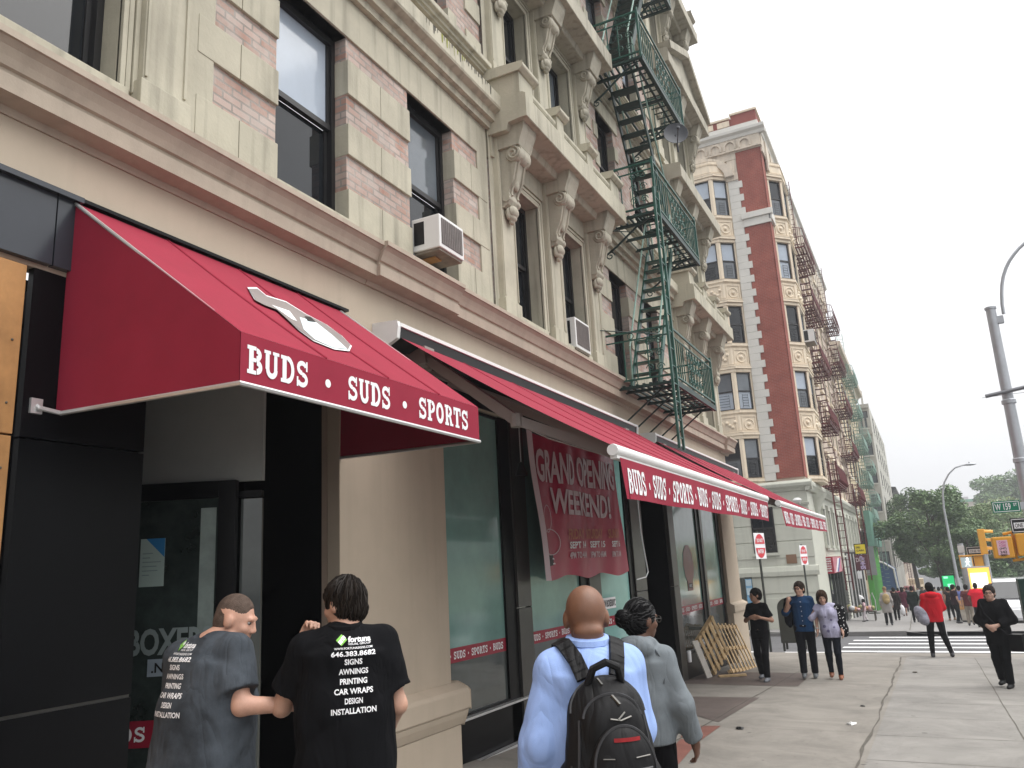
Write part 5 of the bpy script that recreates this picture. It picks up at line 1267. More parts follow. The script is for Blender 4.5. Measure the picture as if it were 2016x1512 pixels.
mb.tube(AP+[(e_[0]+.5,PY,e_[2]+.36),(e_[0]+1.2,PY,e_[2]+.62),(e_[0]+2.,PY,e_[2]+.7)],.038,8); mb.box(px_+.05,px_+.22,PY-.07,PY+.07,zz-.22,zz-.05); mb.obj('lamp_arm',M['galv'],T,smooth=True)
mb=MB(); mb.sphere((e_[0]+2.4,PY,e_[2]+.7),(.42,.15,.1),12,6); mb.obj('lamp_head',M['galv'],T,smooth=True)
a=at_y(1939,783,PY); b_=at_y(2016,765,PY); 
mb=MB(); mb.tube([(a.x,PY-.18,a.z),(b_.x,PY-.18,b_.z),(b_.x+2.5,PY-.18,b_.z+.25)],.045,8); mb.tube([(a.x-.05,PY+.1,a.z+.02),(b_.x+3,PY+.1,a.z+.05)],.006,4); mb.obj('signal_arm',mat('dark grey steel',(.18,.185,.2),.45,metal=.3,var=.1),T,smooth=True)
def plate(name,label,p0,p1,Y,m,border=None,cat='sign'):
    a=at_y(*p0,Y); b_=at_y(*p1,Y); T=thing(name,label,cat,((a.x+b_.x)/2,Y,b_.z)); mb=MB(); mb.box(a.x,b_.x,Y,Y+.012,b_.z,a.z,0); mb.obj('plate',m,T,bevel=.003)
    t=.02
    if border:
        mb=MB()
        for r in ((a.x+t,b_.x-t,a.z-t-.014,a.z-t),(a.x+t,b_.x-t,b_.z+t,b_.z+t+.014),(a.x+t,a.x+t+.014,b_.z+t,a.z-t),(b_.x-t-.014,b_.x-t,b_.z+t,a.z-t)): mb.box(r[0],r[1],Y-.003,Y-.001,r[2],r[3])
        mb.obj('border',M[border],T)
    return T,a,b_
T,a,b_=plate('street_name_sign','green W 159 ST street name sign hung on the tall grey pole',(1951,988),(2011,1007),PY-.25,M['sgreen'],'lett')
mb=MB(); W_=b_.x-a.x; H_=a.z-b_.z
put_text(mb,'W 159',(a.x+.10*W_,PY-.256,b_.z+.22*H_),(1,0,0),(0,0,1),H_*.56,W_*.56,.015); put_text(mb,'ST',(a.x+.76*W_,PY-.256,b_.z+.5*H_),(1,0,0),(0,0,1),H_*.26,W_*.13,.015)
mb.obj('lettering',M['lett'],T); mb=MB(); mb.box(b_.x-.12,px_,PY-.24,PY-.22,b_.z+.05,a.z-.05); mb.obj('bracket',M['galv'],T)
T,a,b_=plate('one_way_sign','black one way sign with white arrow on the tall grey pole',(1987,1021),(2058,1046),PY-.25,M['sblack'],'lett')
W_=b_.x-a.x; H_=a.z-b_.z; mb=MB(); Y_=PY-.256
mb.poly([(a.x+.1*W_,Y_,b_.z+.3*H_),(a.x+.72*W_,Y_,b_.z+.3*H_),(a.x+.72*W_,Y_,b_.z+.16*H_),(a.x+.93*W_,Y_,b_.z+.5*H_),(a.x+.72*W_,Y_,b_.z+.84*H_),(a.x+.72*W_,Y_,b_.z+.7*H_),(a.x+.1*W_,Y_,b_.z+.7*H_)])
o=mb.obj('arrow',M['lett'],T); mb=MB(); put_text(mb,'ONE WAY',(a.x+.13*W_,Y_-.004,b_.z+.36*H_),(1,0,0),(0,0,1),H_*.28,W_*.56,.01); mb.obj('lettering',M['sblack'],T)
# walk signal boxes seen from behind
a=at_y(1951,1058,PY-.3); b_=at_y(2000,1098,PY-.3)
T=thing('walk_signal','yellow walk signal housing seen from behind with a pink sticker, on the tall grey pole','walk signal',(a.x+.3,PY-.3,b_.z))
w_=b_.x-a.x
mb=MB(); mb.box(a.x,a.x+w_,PY-.3,PY+.0,b_.z,a.z); mb.box(a.x+w_+.06,a.x+2*w_+.06,PY-.3,PY,b_.z+.03,a.z+.05); mb.obj('housing',M['sigyel'],T,bevel=.03)
mb=MB(); mb.tube([(a.x+.25,PY-.12,a.z+.06),(a.x+.5,PY-.12,a.z+.1),(a.x+2*w_,PY-.1,a.z+.16)],.03,8); mb.tube([(a.x+.35,PY-.12,b_.z-.06),(a.x+2*w_,PY-.12,b_.z-.02)],.03,8); mb.tube([(a.x+w_+.03,PY-.12,b_.z-.05),(a.x+w_+.03,PY-.12,a.z+.1)],.025,8); mb.obj('bracket',M['sigyel'],T,smooth=True)
mb=MB(); s0=at_y(1961,1064,PY-.303); s1=at_y(1988,1092,PY-.303); mb.box(s0.x,s1.x,PY-.306,PY-.302,s1.z,s0.z,0); 
for k,t in enumerate(('CASH','4 CARS','(347)','242','0007')): put_text(mb,t,(s0.x+.04,PY-.31,s0.z-.075-k*.07),(1,0,0),(0,0,1),.055,(s1.x-s0.x)-.08,.025,1 if k<2 else 2)
mb.obj('sticker',[mat('pink sticker',(.72,.48,.56),.5,var=.05,bump=0),mat('magenta print',(.55,.12,.3),.5,var=0,bump=0),M['sblack']],T)
a=at_y(2003,1140,PY-.4); 
T=thing('signal_cabinet','dark green signal control cabinet at the foot of the tall grey pole','cabinet',(a.x+.3,PY-.4,gz(a.x,PY)))
mb=MB(); mb.box(a.x,a.x+.62,PY-.4,PY+.1,at_y(2003,1252,PY-.4).z,a.z); mb.obj('box',M['bin'],T,bevel=.02); mb=MB(); mb.tube([(a.x+.3,PY-.1,gz(a.x,PY)-.1),(a.x+.3,PY-.1,a.z-.3)],.07,8); mb.obj('post',M['galv'],T)
mb=MB(); mb.box(a.x+.1,a.x+.3,PY-.406,PY-.401,a.z-.6,a.z-.2); mb.obj('sticker',mat('pale green sticker',(.3,.45,.2),.5,bump=0),T)
mb=MB(); mb.lathe([(.16,a.z),(.12,a.z+.06),(.02,a.z+.12)],(a.x+.3,PY-.15,0),12); mb.obj('cap',M['bin'],T)
# ---------------------------------------------------------------- traffic signal across the side street
QY=46.0; c=at_y(1950,1150,QY); x=c.x; zb=gz(x,QY); z1=at_y(1935,1092,QY).z
T=thing('traffic_signal','orange three lamp traffic signal on a grey post across the side street','traffic signal',(x,QY,zb))
mb=MB(); mb.tube([(x,QY,zb-.1),(x,QY,zb+.5),(x,QY,z1)],[.2,.14,.12],12); mb.obj('post',M['galv'],T,smooth=True)
hz=at_y(1925,1042,QY).z; H_=(hz-z1)/3
mb=MB(); mb.box(x-.16,x+.14,QY-.18,QY+.18,z1+.02,hz); mb.obj('housing',M['sigyel'],T,bevel=.03)
for k in range(3):
    zc=z1+.02+(k+.5)*H_
    mb=MB()
    for i in range(10):
        t0,t1=R_(0+18*i),R_(18*(i+1)); r=.15
        mb.poly([(x+.14,QY+r*math.cos(t0),zc+r*math.sin(t0)),(x+.5,QY+r*math.cos(t0),zc+r*math.sin(t0)-.04),(x+.5,QY+r*math.cos(t1),zc+r*math.sin(t1)-.04),(x+.14,QY+r*math.cos(t1),zc+r*math.sin(t1))])
    mb.obj('visor',M['sigyel'],T,smooth=True)
    mb=MB(); mb.lathe([(.0,.145),(.13,.141),(.14,.1)],(x,QY,zc),12,0,'x'); mb.obj('lens',M['sblack'],T)
a=at_y(1888,1096,QY-.2); b_=at_y(1927,1118,QY-.2)
T=thing('walk_signal','lit white walk signal in an orange housing beside the far signal post','walk signal',(a.x,QY-.2,b_.z))
mb=MB(); mb.box(a.x,a.x+.56,QY-.2,QY+.1,b_.z,a.z,0); mb.box(a.x+.62,b_.x+.25,QY-.1,QY+.1,b_.z+.02,a.z-.02,0); mb.box(a.x-.02,b_.x+.3,QY-.25,QY+.0,a.z+.01,a.z+.06,0); mb.obj('housing',M['sigyel'],T,bevel=.02)
mb=MB(); mb.box(a.x+.04,a.x+.52,QY-.206,QY-.201,b_.z+.04,a.z-.04); mb.obj('face',mat('pale lit signal face',(.35,.42,.43),.3,var=.1,bump=0,emit=.1),T)
mb=MB(); fx=a.x+.33; fz=(a.z+b_.z)/2; Yp=QY-.212
mb.lathe([(.0,-.004),(.05,-.004),(.05,0),(0,.001)],(fx,Yp,fz+.17),10,0,'y')
for p,q in (((0,.12),(-.02,-.04)),((0,.1),(.1,.0)),((0,.1),(-.1,.01)),((-.02,-.04),(.09,-.21)),((-.02,-.04),(-.12,-.2))): mb.bar((fx+p[0],Yp,fz+p[1]),(fx+q[0],Yp,fz+q[1]),.07,.01)
mb.obj('walking_figure',mat('lit white lamp',(1,1,1),.4,var=0,bump=0,emit=.5),T)
c=at_y(1897,1110,QY+1.5); zt=at_y(1893,1070,QY+1.5).z
T=thing('utility_post','pale grey post with small plates left of the far traffic signal','post',(c.x,QY+1.5,gz(c.x,QY+1.5))); mb=MB(); mb.tube([(c.x,QY+1.5,gz(c.x,QY)-.3),(c.x,QY+1.5,zt)],[.16,.13],12); mb.obj('shaft',M['galv'],T,smooth=True)
mb=MB(); mb.box(c.x-.15,c.x+.15,QY+1.3,QY+1.35,zt-.45,zt-.1); mb.obj('plate',M['alu'],T)
T,a,b_=plate('one_way_sign','small black one way sign with white arrow behind the far traffic signal',(1901,1077),(1953,1092),QY+.6,M['sblack'],'lett')
W_=b_.x-a.x; H_=a.z-b_.z; mb=MB(); Y_=QY+.594
mb.poly([(a.x+.1*W_,Y_,b_.z+.28*H_),(a.x+.76*W_,Y_,b_.z+.28*H_),(a.x+.76*W_,Y_,b_.z+.16*H_),(a.x+.94*W_,Y_,b_.z+.5*H_),(a.x+.76*W_,Y_,b_.z+.84*H_),(a.x+.76*W_,Y_,b_.z+.72*H_),(a.x+.1*W_,Y_,b_.z+.72*H_)])
mb.obj('arrow',mat('greyed white',(.5,.5,.52),.6,var=.05,bump=0),T); mb=MB(); put_text(mb,'ONE WAY',(a.x+.14*W_,Y_-.004,b_.z+.36*H_),(1,0,0),(0,0,1),H_*.28,W_*.6,.01); mb.obj('lettering',M['sblack'],T)
a=at_y(1903,1118,45.3); x0=a.x; zb=gz(a.x,45)
T=thing('information_kiosk','tall kiosk with a glowing orange and white screen behind the man in the red shirt','kiosk',(x0+.45,45.4,zb))
mb=MB(); mb.box(x0-.03,x0+.98,45.3,45.6,zb-.1,a.z+.05); mb.obj('case',M['galv'],T,bevel=.03)
mb=MB(); zt=a.z
em=lambda n,c,e:mat(n,c,.4,var=0,bump=0,emit=e)
mb.box(x0+.03,x0+.92,45.292,45.299,zt-1.35,zt-.02,0); mb.box(x0+.10,x0+.80,45.286,45.291,zt-.95,zt-.25,1); mb.box(x0+.10,x0+.85,45.286,45.291,zt-1.3,zt-1.02,2)
mb.obj('screen',[em('lit amber screen',(1,.50,.08),.26),em('lit white screen',(1,.93,.80),.3),em('lit orange screen',(1,.22,.05),.2)],T)
a=at_y(1854,1134,72); T=thing('information_kiosk','far kiosk with a glowing green screen under the trees','kiosk',(a.x+.4,72,gz(a.x,72)))
mb=MB(); mb.box(a.x-.05,a.x+.85,72,72.3,gz(a.x,72)-.1,a.z+.1); mb.obj('case',M['sblack'],T); mb=MB(); mb.box(a.x,a.x+.8,71.985,71.999,a.z-1.0,a.z,0); mb.box(a.x+.1,a.x+.4,71.97,71.98,a.z-.2,a.z-.05,1); mb.box(a.x+.3,a.x+.7,71.97,71.98,a.z-.85,a.z-.6,1); mb.obj('screen',[em('lit green screen',(.0,.55,.16),.22),em('lit mint screen',(.4,.95,.7),.25)],T)
# street lamp rising out of the trees
LY=60.; c=at_y(1860,1000,LY); zb=gz(c.x,LY); P=lambda px,py:(lambda q:(q.x,LY,q.z))(at_y(px,py,LY))
T=thing('street_lamp','slender curved street lamp rising above the street trees','street lamp',(c.x,LY,zb))
mb=MB(); mb.tube([(c.x+.05,LY,zb-.1),(c.x,LY,zb+3),P(1858,1000),P(1856,970),P(1859,950),P(1868,933),P(1880,921),P(1895,916),P(1908,915)],[.12,.09,.065,.06,.055,.05,.05,.045,.04],8); mb.obj('pole',M['galv'],T,smooth=True)
q=P(1910,914); mb=MB(); mb.sphere(q,(.36,.14,.09),10,6); mb.sphere((q[0]-.05,LY,q[2]+.1),(.05,.05,.09),6,5); mb.obj('lamp_head',M['galv'],T,smooth=True)
# ---------------------------------------------------------------- bins, bags, vendor's things
g=gpt(1949,1241,0); T=thing('trash_bag','brown sack lying at the far corner beside the grey post','bag',g)
mb=MB(); mb.sphere((g.x,g.y,g.z+.2),(.32,.25,.22),12,8); mb.v=[(v[0]+random.uniform(-.03,.03),v[1],v[2]+random.uniform(-.03,.03)) for v in mb.v]; mb.obj('sack',mat('brown sack',(.23,.12,.05),.6,var=.3,vs=7),T,smooth=True)
g=gpt(1911,1224,0); T=thing('shopping_cart','white and orange shopping cart bag among the waiting people','cart',g)
mb=MB(); mb.ext([(g.x-.3,g.z+.1),(g.x+.28,g.z+.06),(g.x+.18,g.z+.75),(g.x-.36,g.z+.72)],'y',g.y,g.y+.4); mb.obj('bag',mat('cream bag',(.62,.57,.5),.7,var=.15,vs=4),T,bevel=.03)
mb=MB(); mb.ext([(g.x-.33,g.z+.6),(g.x-.02,g.z+.62),(g.x-.1,g.z+.98),(g.x-.36,g.z+.95)],'y',g.y-.06,g.y+.3); mb.obj('orange_pack',mat('orange pack',(.62,.33,.12),.6,var=.1),T,bevel=.03)
mb=MB(); mb.box(g.x-.32,g.x+.3,g.y-.02,g.y+.42,g.z,g.z+.06); mb.obj('base',M['sblack'],T)
g=gpt(1693,1222,0); T=thing('vendor_stall','low street vendor stall heaped with goods beside the shop gates','stall',g)
mb=MB(); mb.box(g.x-.9,g.x+.9,g.y-.3,g.y+.5,g.z+.45,g.z+.5); 
for sx in (-.8,.8):
    for sy in (-.2,.4): mb.box(g.x+sx-.03,g.x+sx+.03,g.y+sy-.03,g.y+sy+.03,g.z,g.z+.45)
mb.obj('table',M['joint'],T)
gc=[mat('goods ochre',(.42,.22,.10),.7),mat('goods pink',(.55,.33,.34),.7),mat('goods olive',(.30,.30,.14),.7),mat('goods white',(.6,.6,.6),.7)]
for k in range(11):
    mb=MB(); x=g.x-.75+.15*k; mb.sphere((x,g.y+random.uniform(-.2,.3),g.z+.5+random.uniform(.06,.2)),(random.uniform(.1,.2),.15,random.uniform(.08,.2)),8,6); mb.obj('goods',gc[k%4],T,smooth=True)
g=gpt(1700,1212,0); mb=MB(); mb.sphere((g.x-.1,g.y,g.z+1.0),(.3,.25,.3),12,8); tag(mb.obj('sack',gc[3],smooth=True),'white full sack standing on the vendor stall','sack')
g=gpt(1722,1208,0); T=thing('sign_stand','bent metal sign stand on a dark round base beside the walkers','stand',g)
mb=MB(); mb.lathe([(.38,g.z),(.36,g.z+.06),(.05,g.z+.09)],g*1.0-V3(0,0,g.z),14); mb.obj('base',M['pole'],T); mb=MB(); mb.tube([(g.x-.1,g.y,g.z+.08),(g.x-.14,g.y,g.z+1.1),(g.x+.02,g.y,g.z+1.4),(g.x+.15,g.y,g.z+.9),(g.x+.14,g.y,g.z+.08)],.035,6); mb.obj('hoop',M['alu'],T,smooth=True)
g=gpt(1765,1160,0)
# ---------------------------------------------------------------- vehicles
def car(label,px,Y,rz,col,kind='car',parts=True,name='parked_car',group=None):
    c=at_y(*px,Y); x=c.x; z=gz(x,Y)-.16
    T=thing(name,label,'van' if kind=='van' else 'truck' if kind=='truck' else 'car',(x,Y,z),group,rz=0)
    L,W,H=(5.0,1.95,2.1) if kind=='van' else (7.0,2.3,3.2) if kind=='truck' else (4.5,1.8,1.48)
    ca,sa=math.cos(rz),math.sin(rz)
    def X(mb): mb.v=[(x+v[0]*ca-v[1]*sa,Y+v[0]*sa+v[1]*ca,z+v[2]) for v in mb.v]; return mb
    paint=mat('paint '+label[:14],col,.25,var=.05,bump=0,spec=.6,coat=.7)
    mb=MB()
    if kind=='car': pr=[(-L/2,.35),(-L/2+.05,.75),(-L/2+.25,.86),(-L/2+1.05,.95),(L/2-.85,.98),(L/2-.1,.93),(L/2,.7),(L/2-.02,.32),(-L/2+.3,.25)]
    elif kind=='van': pr=[(-L/2,.4),(-L/2+.02,.9),(-L/2+.2,1.05),(-L/2+1.0,1.2),(-L/2+1.9,2.0),(-L/2+2.3,H),(L/2-.15,H),(L/2,1.9),(L/2,.35),(-L/2+.3,.3)]
    else: pr=[(-L/2,.5),(-L/2,1.3),(-L/2+.4,2.2),(-L/2+1.8,2.4),(-L/2+1.9,.6),(L/2,.6),(L/2,.45),(-L/2+.2,.45)]
    mb.ext([(p,q) for p,q in pr],'x',-W/2,W/2); mb.v=[(v[0],v[1],v[2]) for v in mb.v]
    X(mb).obj('body',paint,T,bevel=.07 if kind!='truck' else .03,smooth=True)
    mb=MB()
    if kind=='car':
        mb.ext([(-L/2+1.0,.95),(-L/2+1.75,H),(L/2-1.45,H),(L/2-.65,.98)],'x',-W/2+.12,W/2-.12); X(mb).obj('windows',M['glass'],T,bevel=.05)
        mb=MB(); mb.ext([(-L/2+1.7,H-.03),(-L/2+1.85,H+.02),(L/2-1.55,H+.02),(L/2-1.4,H-.03)],'x',-W/2+.1,W/2-.1); X(mb).obj('roof',paint,T)
    elif kind=='van':
        for s in(-1,1): mb.ext([(-L/2+1.15,1.25),(-L/2+1.95,1.88),(-L/2+2.6,1.88),(-L/2+2.6,1.25)],'x',s*(W/2+.004),s*(W/2+.012)); mb.box(s*(W/2+.004),s*(W/2+.012),-L/2+2.75,L/2-.4,1.25,1.88)
        mb.raw([(-W/2+.15,-L/2+1.02,1.27),(W/2-.15,-L/2+1.02,1.27),(W/2-.22,-L/2+1.86,1.98),(-W/2+.22,-L/2+1.86,1.98)],[(0,1,2,3)]); mb.v=[(v[0],v[1]-(.02 if i>=len(mb.v)-4 else 0),v[2]+(.02 if i>=len(mb.v)-4 else 0)) for i,v in enumerate(mb.v)]
        X(mb).obj('windows',M['glass'],T)
    else:
        mb.box(-W/2,W/2,-L/2+2.0,L/2,.75,H); X(mb).obj('cargo_box',mat('tan cargo box',(.48,.40,.28),.6,var=.1),T,bevel=.03)
    for sy in (-1,1):
        for sx in (-1,1):
            mb=MB(); cx,cy=sx*(W/2-.12),sy*L*.3; mb.lathe([(.0,-.1),(.31,-.1),(.33,-.05),(.33,.05),(.31,.1),(0,.1)],(cx,cy,.33),14,0,'x'); o=X(mb).obj('wheel',M['sblack'],T)
            mb=MB(); mb.lathe([(0,.0),(.17,.0),(.19,.02),(0,.03)],(cx+sx*.1,cy,.33),10,0,'x'); attach(X(mb).obj('rim',M['alu'],T),o)
    for s in(-1,1):
        mb=MB(); mb.sphere((s*(W/2-.3),-L/2+.08,.72),(.2,.07,.09),8,5); X(mb).obj('headlight',M['lett'],T,smooth=True)
        mb=MB(); mb.box(s*(W/2-.1)-.08,s*(W/2-.1)+.08,L/2-.02,L/2+.03,.75,.95); X(mb).obj('tail_light',mat('red tail light',(.5,.01,.01),.3,var=0,bump=0),T)
    return T
car('white parked van at the far kerb behind the woman in black',(1985,1178),46,0.,(.72,.73,.75),'van',name='parked_van')
car('silver car parked farther up the avenue',(1974,1150),66,0.,(.42,.44,.46))
car('black car on the avenue beside the slope',(1990,1146),72,0.,(.02,.02,.025))
car('white car on the avenue near the slope wall',(1953,1150),80,0.,(.7,.7,.72))
car('tan box truck far down the street under the trees',(1800,1128),150,0.,(.5,.42,.3),'truck',name='box_truck')
car('dark red van far down the street behind the crowd',(1783,1150),118,math.pi,(.22,.03,.03),'van',name='red_van')
car('white car far down the street behind the crowd',(1832,1146),125,0.,(.66,.66,.66))
car('grey car parked far down the street beside the green kiosk',(1846,1150),105,0.,(.35,.36,.38))
car('white van parked far down the street by the tall tree',(1822,1130),160,0.,(.66,.66,.66),'van',name='parked_van')
mb=MB(); 
for y0,y1,x0,x1 in ((75,170,15.0,15.6),): mb.box(x0,x1,y0,y1,gz(15,170)-1,gz(15,75)+.6)
tag(mb.obj('retaining_wall',mat('tan retaining wall',(.33,.27,.2),.85,var=.15)),'low tan retaining wall along the foot of the grassy slope','wall')

# unseen cars and trees added past the right edge, for shop glass reflections
car('dark parked car at the near kerb of the avenue beyond the right edge',(2300,1290),17,0.,(.05,.06,.08))
car('white parked car at the near kerb of the avenue farther beyond the right edge',(2260,1240),24,0.,(.6,.6,.6))
for i,(x_,y_) in enumerate(((27,16),(29,30),(26,44))):
    q=Vector((x_,y_,3.2)); qx=1008+F_PX*q.dot(RT)/q.dot(FW); qy=756-F_PX*q.dot(UP)/q.dot(FW)
    tree(('broad','rounded','spreading')[i]+' street tree across the avenue beyond the right edge',qx,qy,y_,4.5,4.6,(0,1),5000,.3,20+i,'street trees across the avenue')
# ---------------------------------------------------------------- implicit surfaces for people
class Sdf:
    def __init__(s,lo,hi,h):
        s.h=h; s.lo=np.array(lo,float)-2*h; n=np.ceil((np.array(hi,float)-s.lo)/h).astype(int)+3
        s.n=n; s.rs=1.; s.D=np.full(n,1e3,np.float32)
        s.ax=[(s.lo[i]+h*np.arange(n[i])).astype(np.float32) for i in range(3)]
    def _sl(s,lo,hi):
        a=np.clip(np.floor((np.array(lo)-s.lo)/s.h).astype(int),0,s.n); b=np.clip(np.ceil((np.array(hi)-s.lo)/s.h).astype(int)+1,0,s.n)
        return tuple(slice(int(a[i]),int(b[i])) for i in range(3))
    def _P(s,sl): return np.stack(np.meshgrid(*[s.ax[i][sl[i]] for i in range(3)],indexing='ij'),-1)
    def _mix(s,sl,d,k,op):
        A=s.D[sl]
        if op=='add':
            h=np.maximum(k-np.abs(A-d),0)/k; s.D[sl]=np.minimum(A,d)-h*h*k*.25
        elif op=='sub':
            d=-d; h=np.maximum(k-np.abs(A-d),0)/k; s.D[sl]=np.maximum(A,d)+h*h*k*.25
    def cone(s,a,b,r1,r2,k=.03,op='add'):
        a=np.array(a,float); b=np.array(b,float); r1*=s.rs; r2*=s.rs; m=max(r1,r2)+k+.05
        sl=s._sl(np.minimum(a,b)-m,np.maximum(a,b)+m); P=s._P(sl)
        if P.size==0: return s
        ba=b-a; L=max(float(ba@ba),1e-9); t=np.clip(((P-a)@ba)/L,0,1)
        d=np.linalg.norm(P-a-t[...,None]*ba,axis=-1)-(r1+(r2-r1)*t); s._mix(sl,d.astype(np.float32),k,op); return s
    def ell(s,c,r,R=None,k=.03,op='add'):
        c=np.array(c,float); r=np.array(r,float)*s.rs; m=float(r.max())+k+.05
        sl=s._sl(c-m,c+m); P=s._P(sl)-c
        if P.size==0: return s
        if R is not None: P=P@R
        q=P/r; k0=np.linalg.norm(q,axis=-1); k1=np.linalg.norm(q/r,axis=-1)+1e-9
        d=k0*(k0-1)/k1; s._mix(sl,d.astype(np.float32),k,op); return s
    def drape(s,a,b,ra,rb,R,k=.05):   # hanging cloth: elliptic tube from a (top) to b (bottom); ra, rb = (half width, half depth)
        a=np.array(a,float); b=np.array(b,float); m=max(*ra,*rb)+k+.05
        sl=s._sl(np.minimum(a,b)-m,np.maximum(a,b)+m); P=s._P(sl)-a; ba=b-a; L=float(ba@ba); tt=(P@ba)/L; t=np.clip(tt,0,1)
        Q=P-tt[...,None]*ba; u=Q@R[:,0]; v=Q@R[:,1]; rx=ra[0]+(rb[0]-ra[0])*t; ry=ra[1]+(rb[1]-ra[1])*t
        q=np.sqrt((np.abs(u)/rx)**2.6+(np.abs(v)/ry)**2.6+1e-9)**(2/2.6); d=(q-1)*np.minimum(rx,ry)*.9
        o=np.maximum(np.maximum(-tt,tt-1),0)*math.sqrt(L); d=np.where(o>0,np.sqrt(np.maximum(d,0)**2+o**2)+np.minimum(d,0)*(o==0),d)
        s._mix(sl,d.astype(np.float32),k,'add'); return s
    def plane(s,p,n):   # keep the side where (x-p).n < 0
        P=s._P((slice(None),)*3); n=np.array(n,float); n/=np.linalg.norm(n)
        s.D=np.maximum(s.D,((P-np.array(p,float))@n).astype(np.float32)); return s
    def plane_near(s,p,n,rad):  # the same cut, only within rad of p
        p=np.array(p,float); n=np.array(n,float); n/=np.linalg.norm(n); sl=s._sl(p-rad,p+rad); P=s._P(sl)-p
        inb=np.linalg.norm(P,axis=-1)<rad; d=(P@n).astype(np.float32); A=s.D[sl]; s.D[sl]=np.where(inb&(d>0),np.maximum(A,d),A); return s
    def wrinkle(s,amp,f=18,seed=0,band=.06):
        m=np.abs(s.D)<band
        idx=np.argwhere(m); P=s.lo+idx*s.h; rs=np.random.RandomState(seed); v=np.zeros(len(P))
        for i in range(6):
            w=rs.normal(size=3)*np.array([1,1,.38]); w/=np.linalg.norm(w); ff=f*(.55+.3*i)
            q=np.sin(P@w*ff+rs.rand()*6+2.2*np.sin(P@rs.normal(size=3)*f*.3+rs.rand()*6)); v+=(1-2*np.abs(q)**.8)/(1+.4*i)
        s.D[m]+=(amp*v*.2).astype(np.float32); return s
    def mesh(s):
        D=s.D; ins=D<0
        c=[(i,j,k) for i in(0,1) for j in(0,1) for k in(0,1)]
        n=D.shape; S=lambda o:(slice(o[0],n[0]-1+o[0]),slice(o[1],n[1]-1+o[1]),slice(o[2],n[2]-1+o[2]))
        cnt=sum(ins[S(o)].astype(np.int8) for o in c); act=(cnt>0)&(cnt<8); id_=np.argwhere(act)
        if len(id_)==0: return [],[]
        imap=-np.ones(act.shape,np.int64); imap[act]=np.arange(len(id_))
        acc=np.zeros((len(id_),3)); num=np.zeros(len(id_))
        vals={o:D[id_[:,0]+o[0],id_[:,1]+o[1],id_[:,2]+o[2]] for o in c}
        for a in c:
            for ax in range(3):
                if a[ax]==0:
                    b=list(a); b[ax]=1; b=tuple(b); va,vb=vals[a],vals[b]; m=(va<0)!=(vb<0)
                    t=np.where(m,va/(va-vb+1e-12),0); p=np.zeros((len(id_),3))+np.array(a); p[:,ax]+=t
                    acc[m]+=p[m]; num[m]+=1
        V=s.lo+(id_+acc/num[:,None])*s.h
        F=[]
        for ax in range(3):
            o=[0,0,0]; o[ax]=1; A=ins[tuple(slice(0,n[i]-o[i]) for i in range(3))]; B=ins[tuple(slice(o[i],n[i]) for i in range(3))]
            e=np.argwhere(A!=B); u,v=(ax+1)%3,(ax+2)%3
            e=e[(e[:,u]>0)&(e[:,v]>0)&(e[:,u]<n[u]-1)&(e[:,v]<n[v]-1)]
            if len(e)==0: continue
            def g(du,dv):
                q=e.copy(); q[:,u]+=du; q[:,v]+=dv; return imap[q[:,0],q[:,1],q[:,2]]
            Q=np.stack([g(-1,-1),g(0,-1),g(0,0),g(-1,0)],1); fl=A[e[:,0],e[:,1],e[:,2]]
            Q[~fl]=Q[~fl][:,::-1]; F.append(Q)
        F=np.concatenate(F); F=F[(F>=0).all(1)]
        return V,F
def sd_obj(s,name,m,parent):
    V,F=s.mesh(); me=bpy.data.meshes.new(name)
    me.from_pydata([tuple(v) for v in V],[],[tuple(int(i) for i in f) for f in F]); me.materials.append(m)
    me.polygons.foreach_set('use_smooth',[True]*len(me.polygons)); me.update()
    o=bpy.data.objects.new(name,me); COL.objects.link(o); o.parent=parent
    return o
def local_obj(mb,name,m,parent,smooth=True):
    o=mb.obj(name,m,None,smooth); o.parent=parent; return o
def cloth(name,col,var=.1,weave=220,rough=.9,vs=3.5):
    if max(col)<.06: col=tuple(c*.5 for c in col)
    return mat('cloth '+name,col,rough,var=var,vs=vs,bump=.2,bs=weave,bdist=.003,spec=.1,fold=.5)
def skinm(name,col): return mat('skin '+name,col,.48,var=.17,vs=11,bump=.2,bs=150,bdist=.002,spec=.4,sss=.12)
def rotm(yaw,pitch=0,roll=0):
    return np.array(Matrix.Rotation(R_(yaw),3,'Z')@Matrix.Rotation(R_(pitch),3,'X')@Matrix.Rotation(R_(roll),3,'Y'))
JD=dict(pelvis=(0,0,.94),neck=(0,-.02,1.46),head=(0,.015,1.615),
 shl=(-.185,-.01,1.41),shr=(.185,-.01,1.41),ell=(-.235,-.03,1.12),elr=(.235,-.03,1.12),wrl=(-.245,.05,.88),wrr=(.245,.05,.88),
 hil=(-.09,0,.91),hir=(.09,0,.91),knl=(-.10,.03,.50),knr=(.10,.03,.50),anl=(-.105,-.02,.085),anr=(.105,-.02,.085))
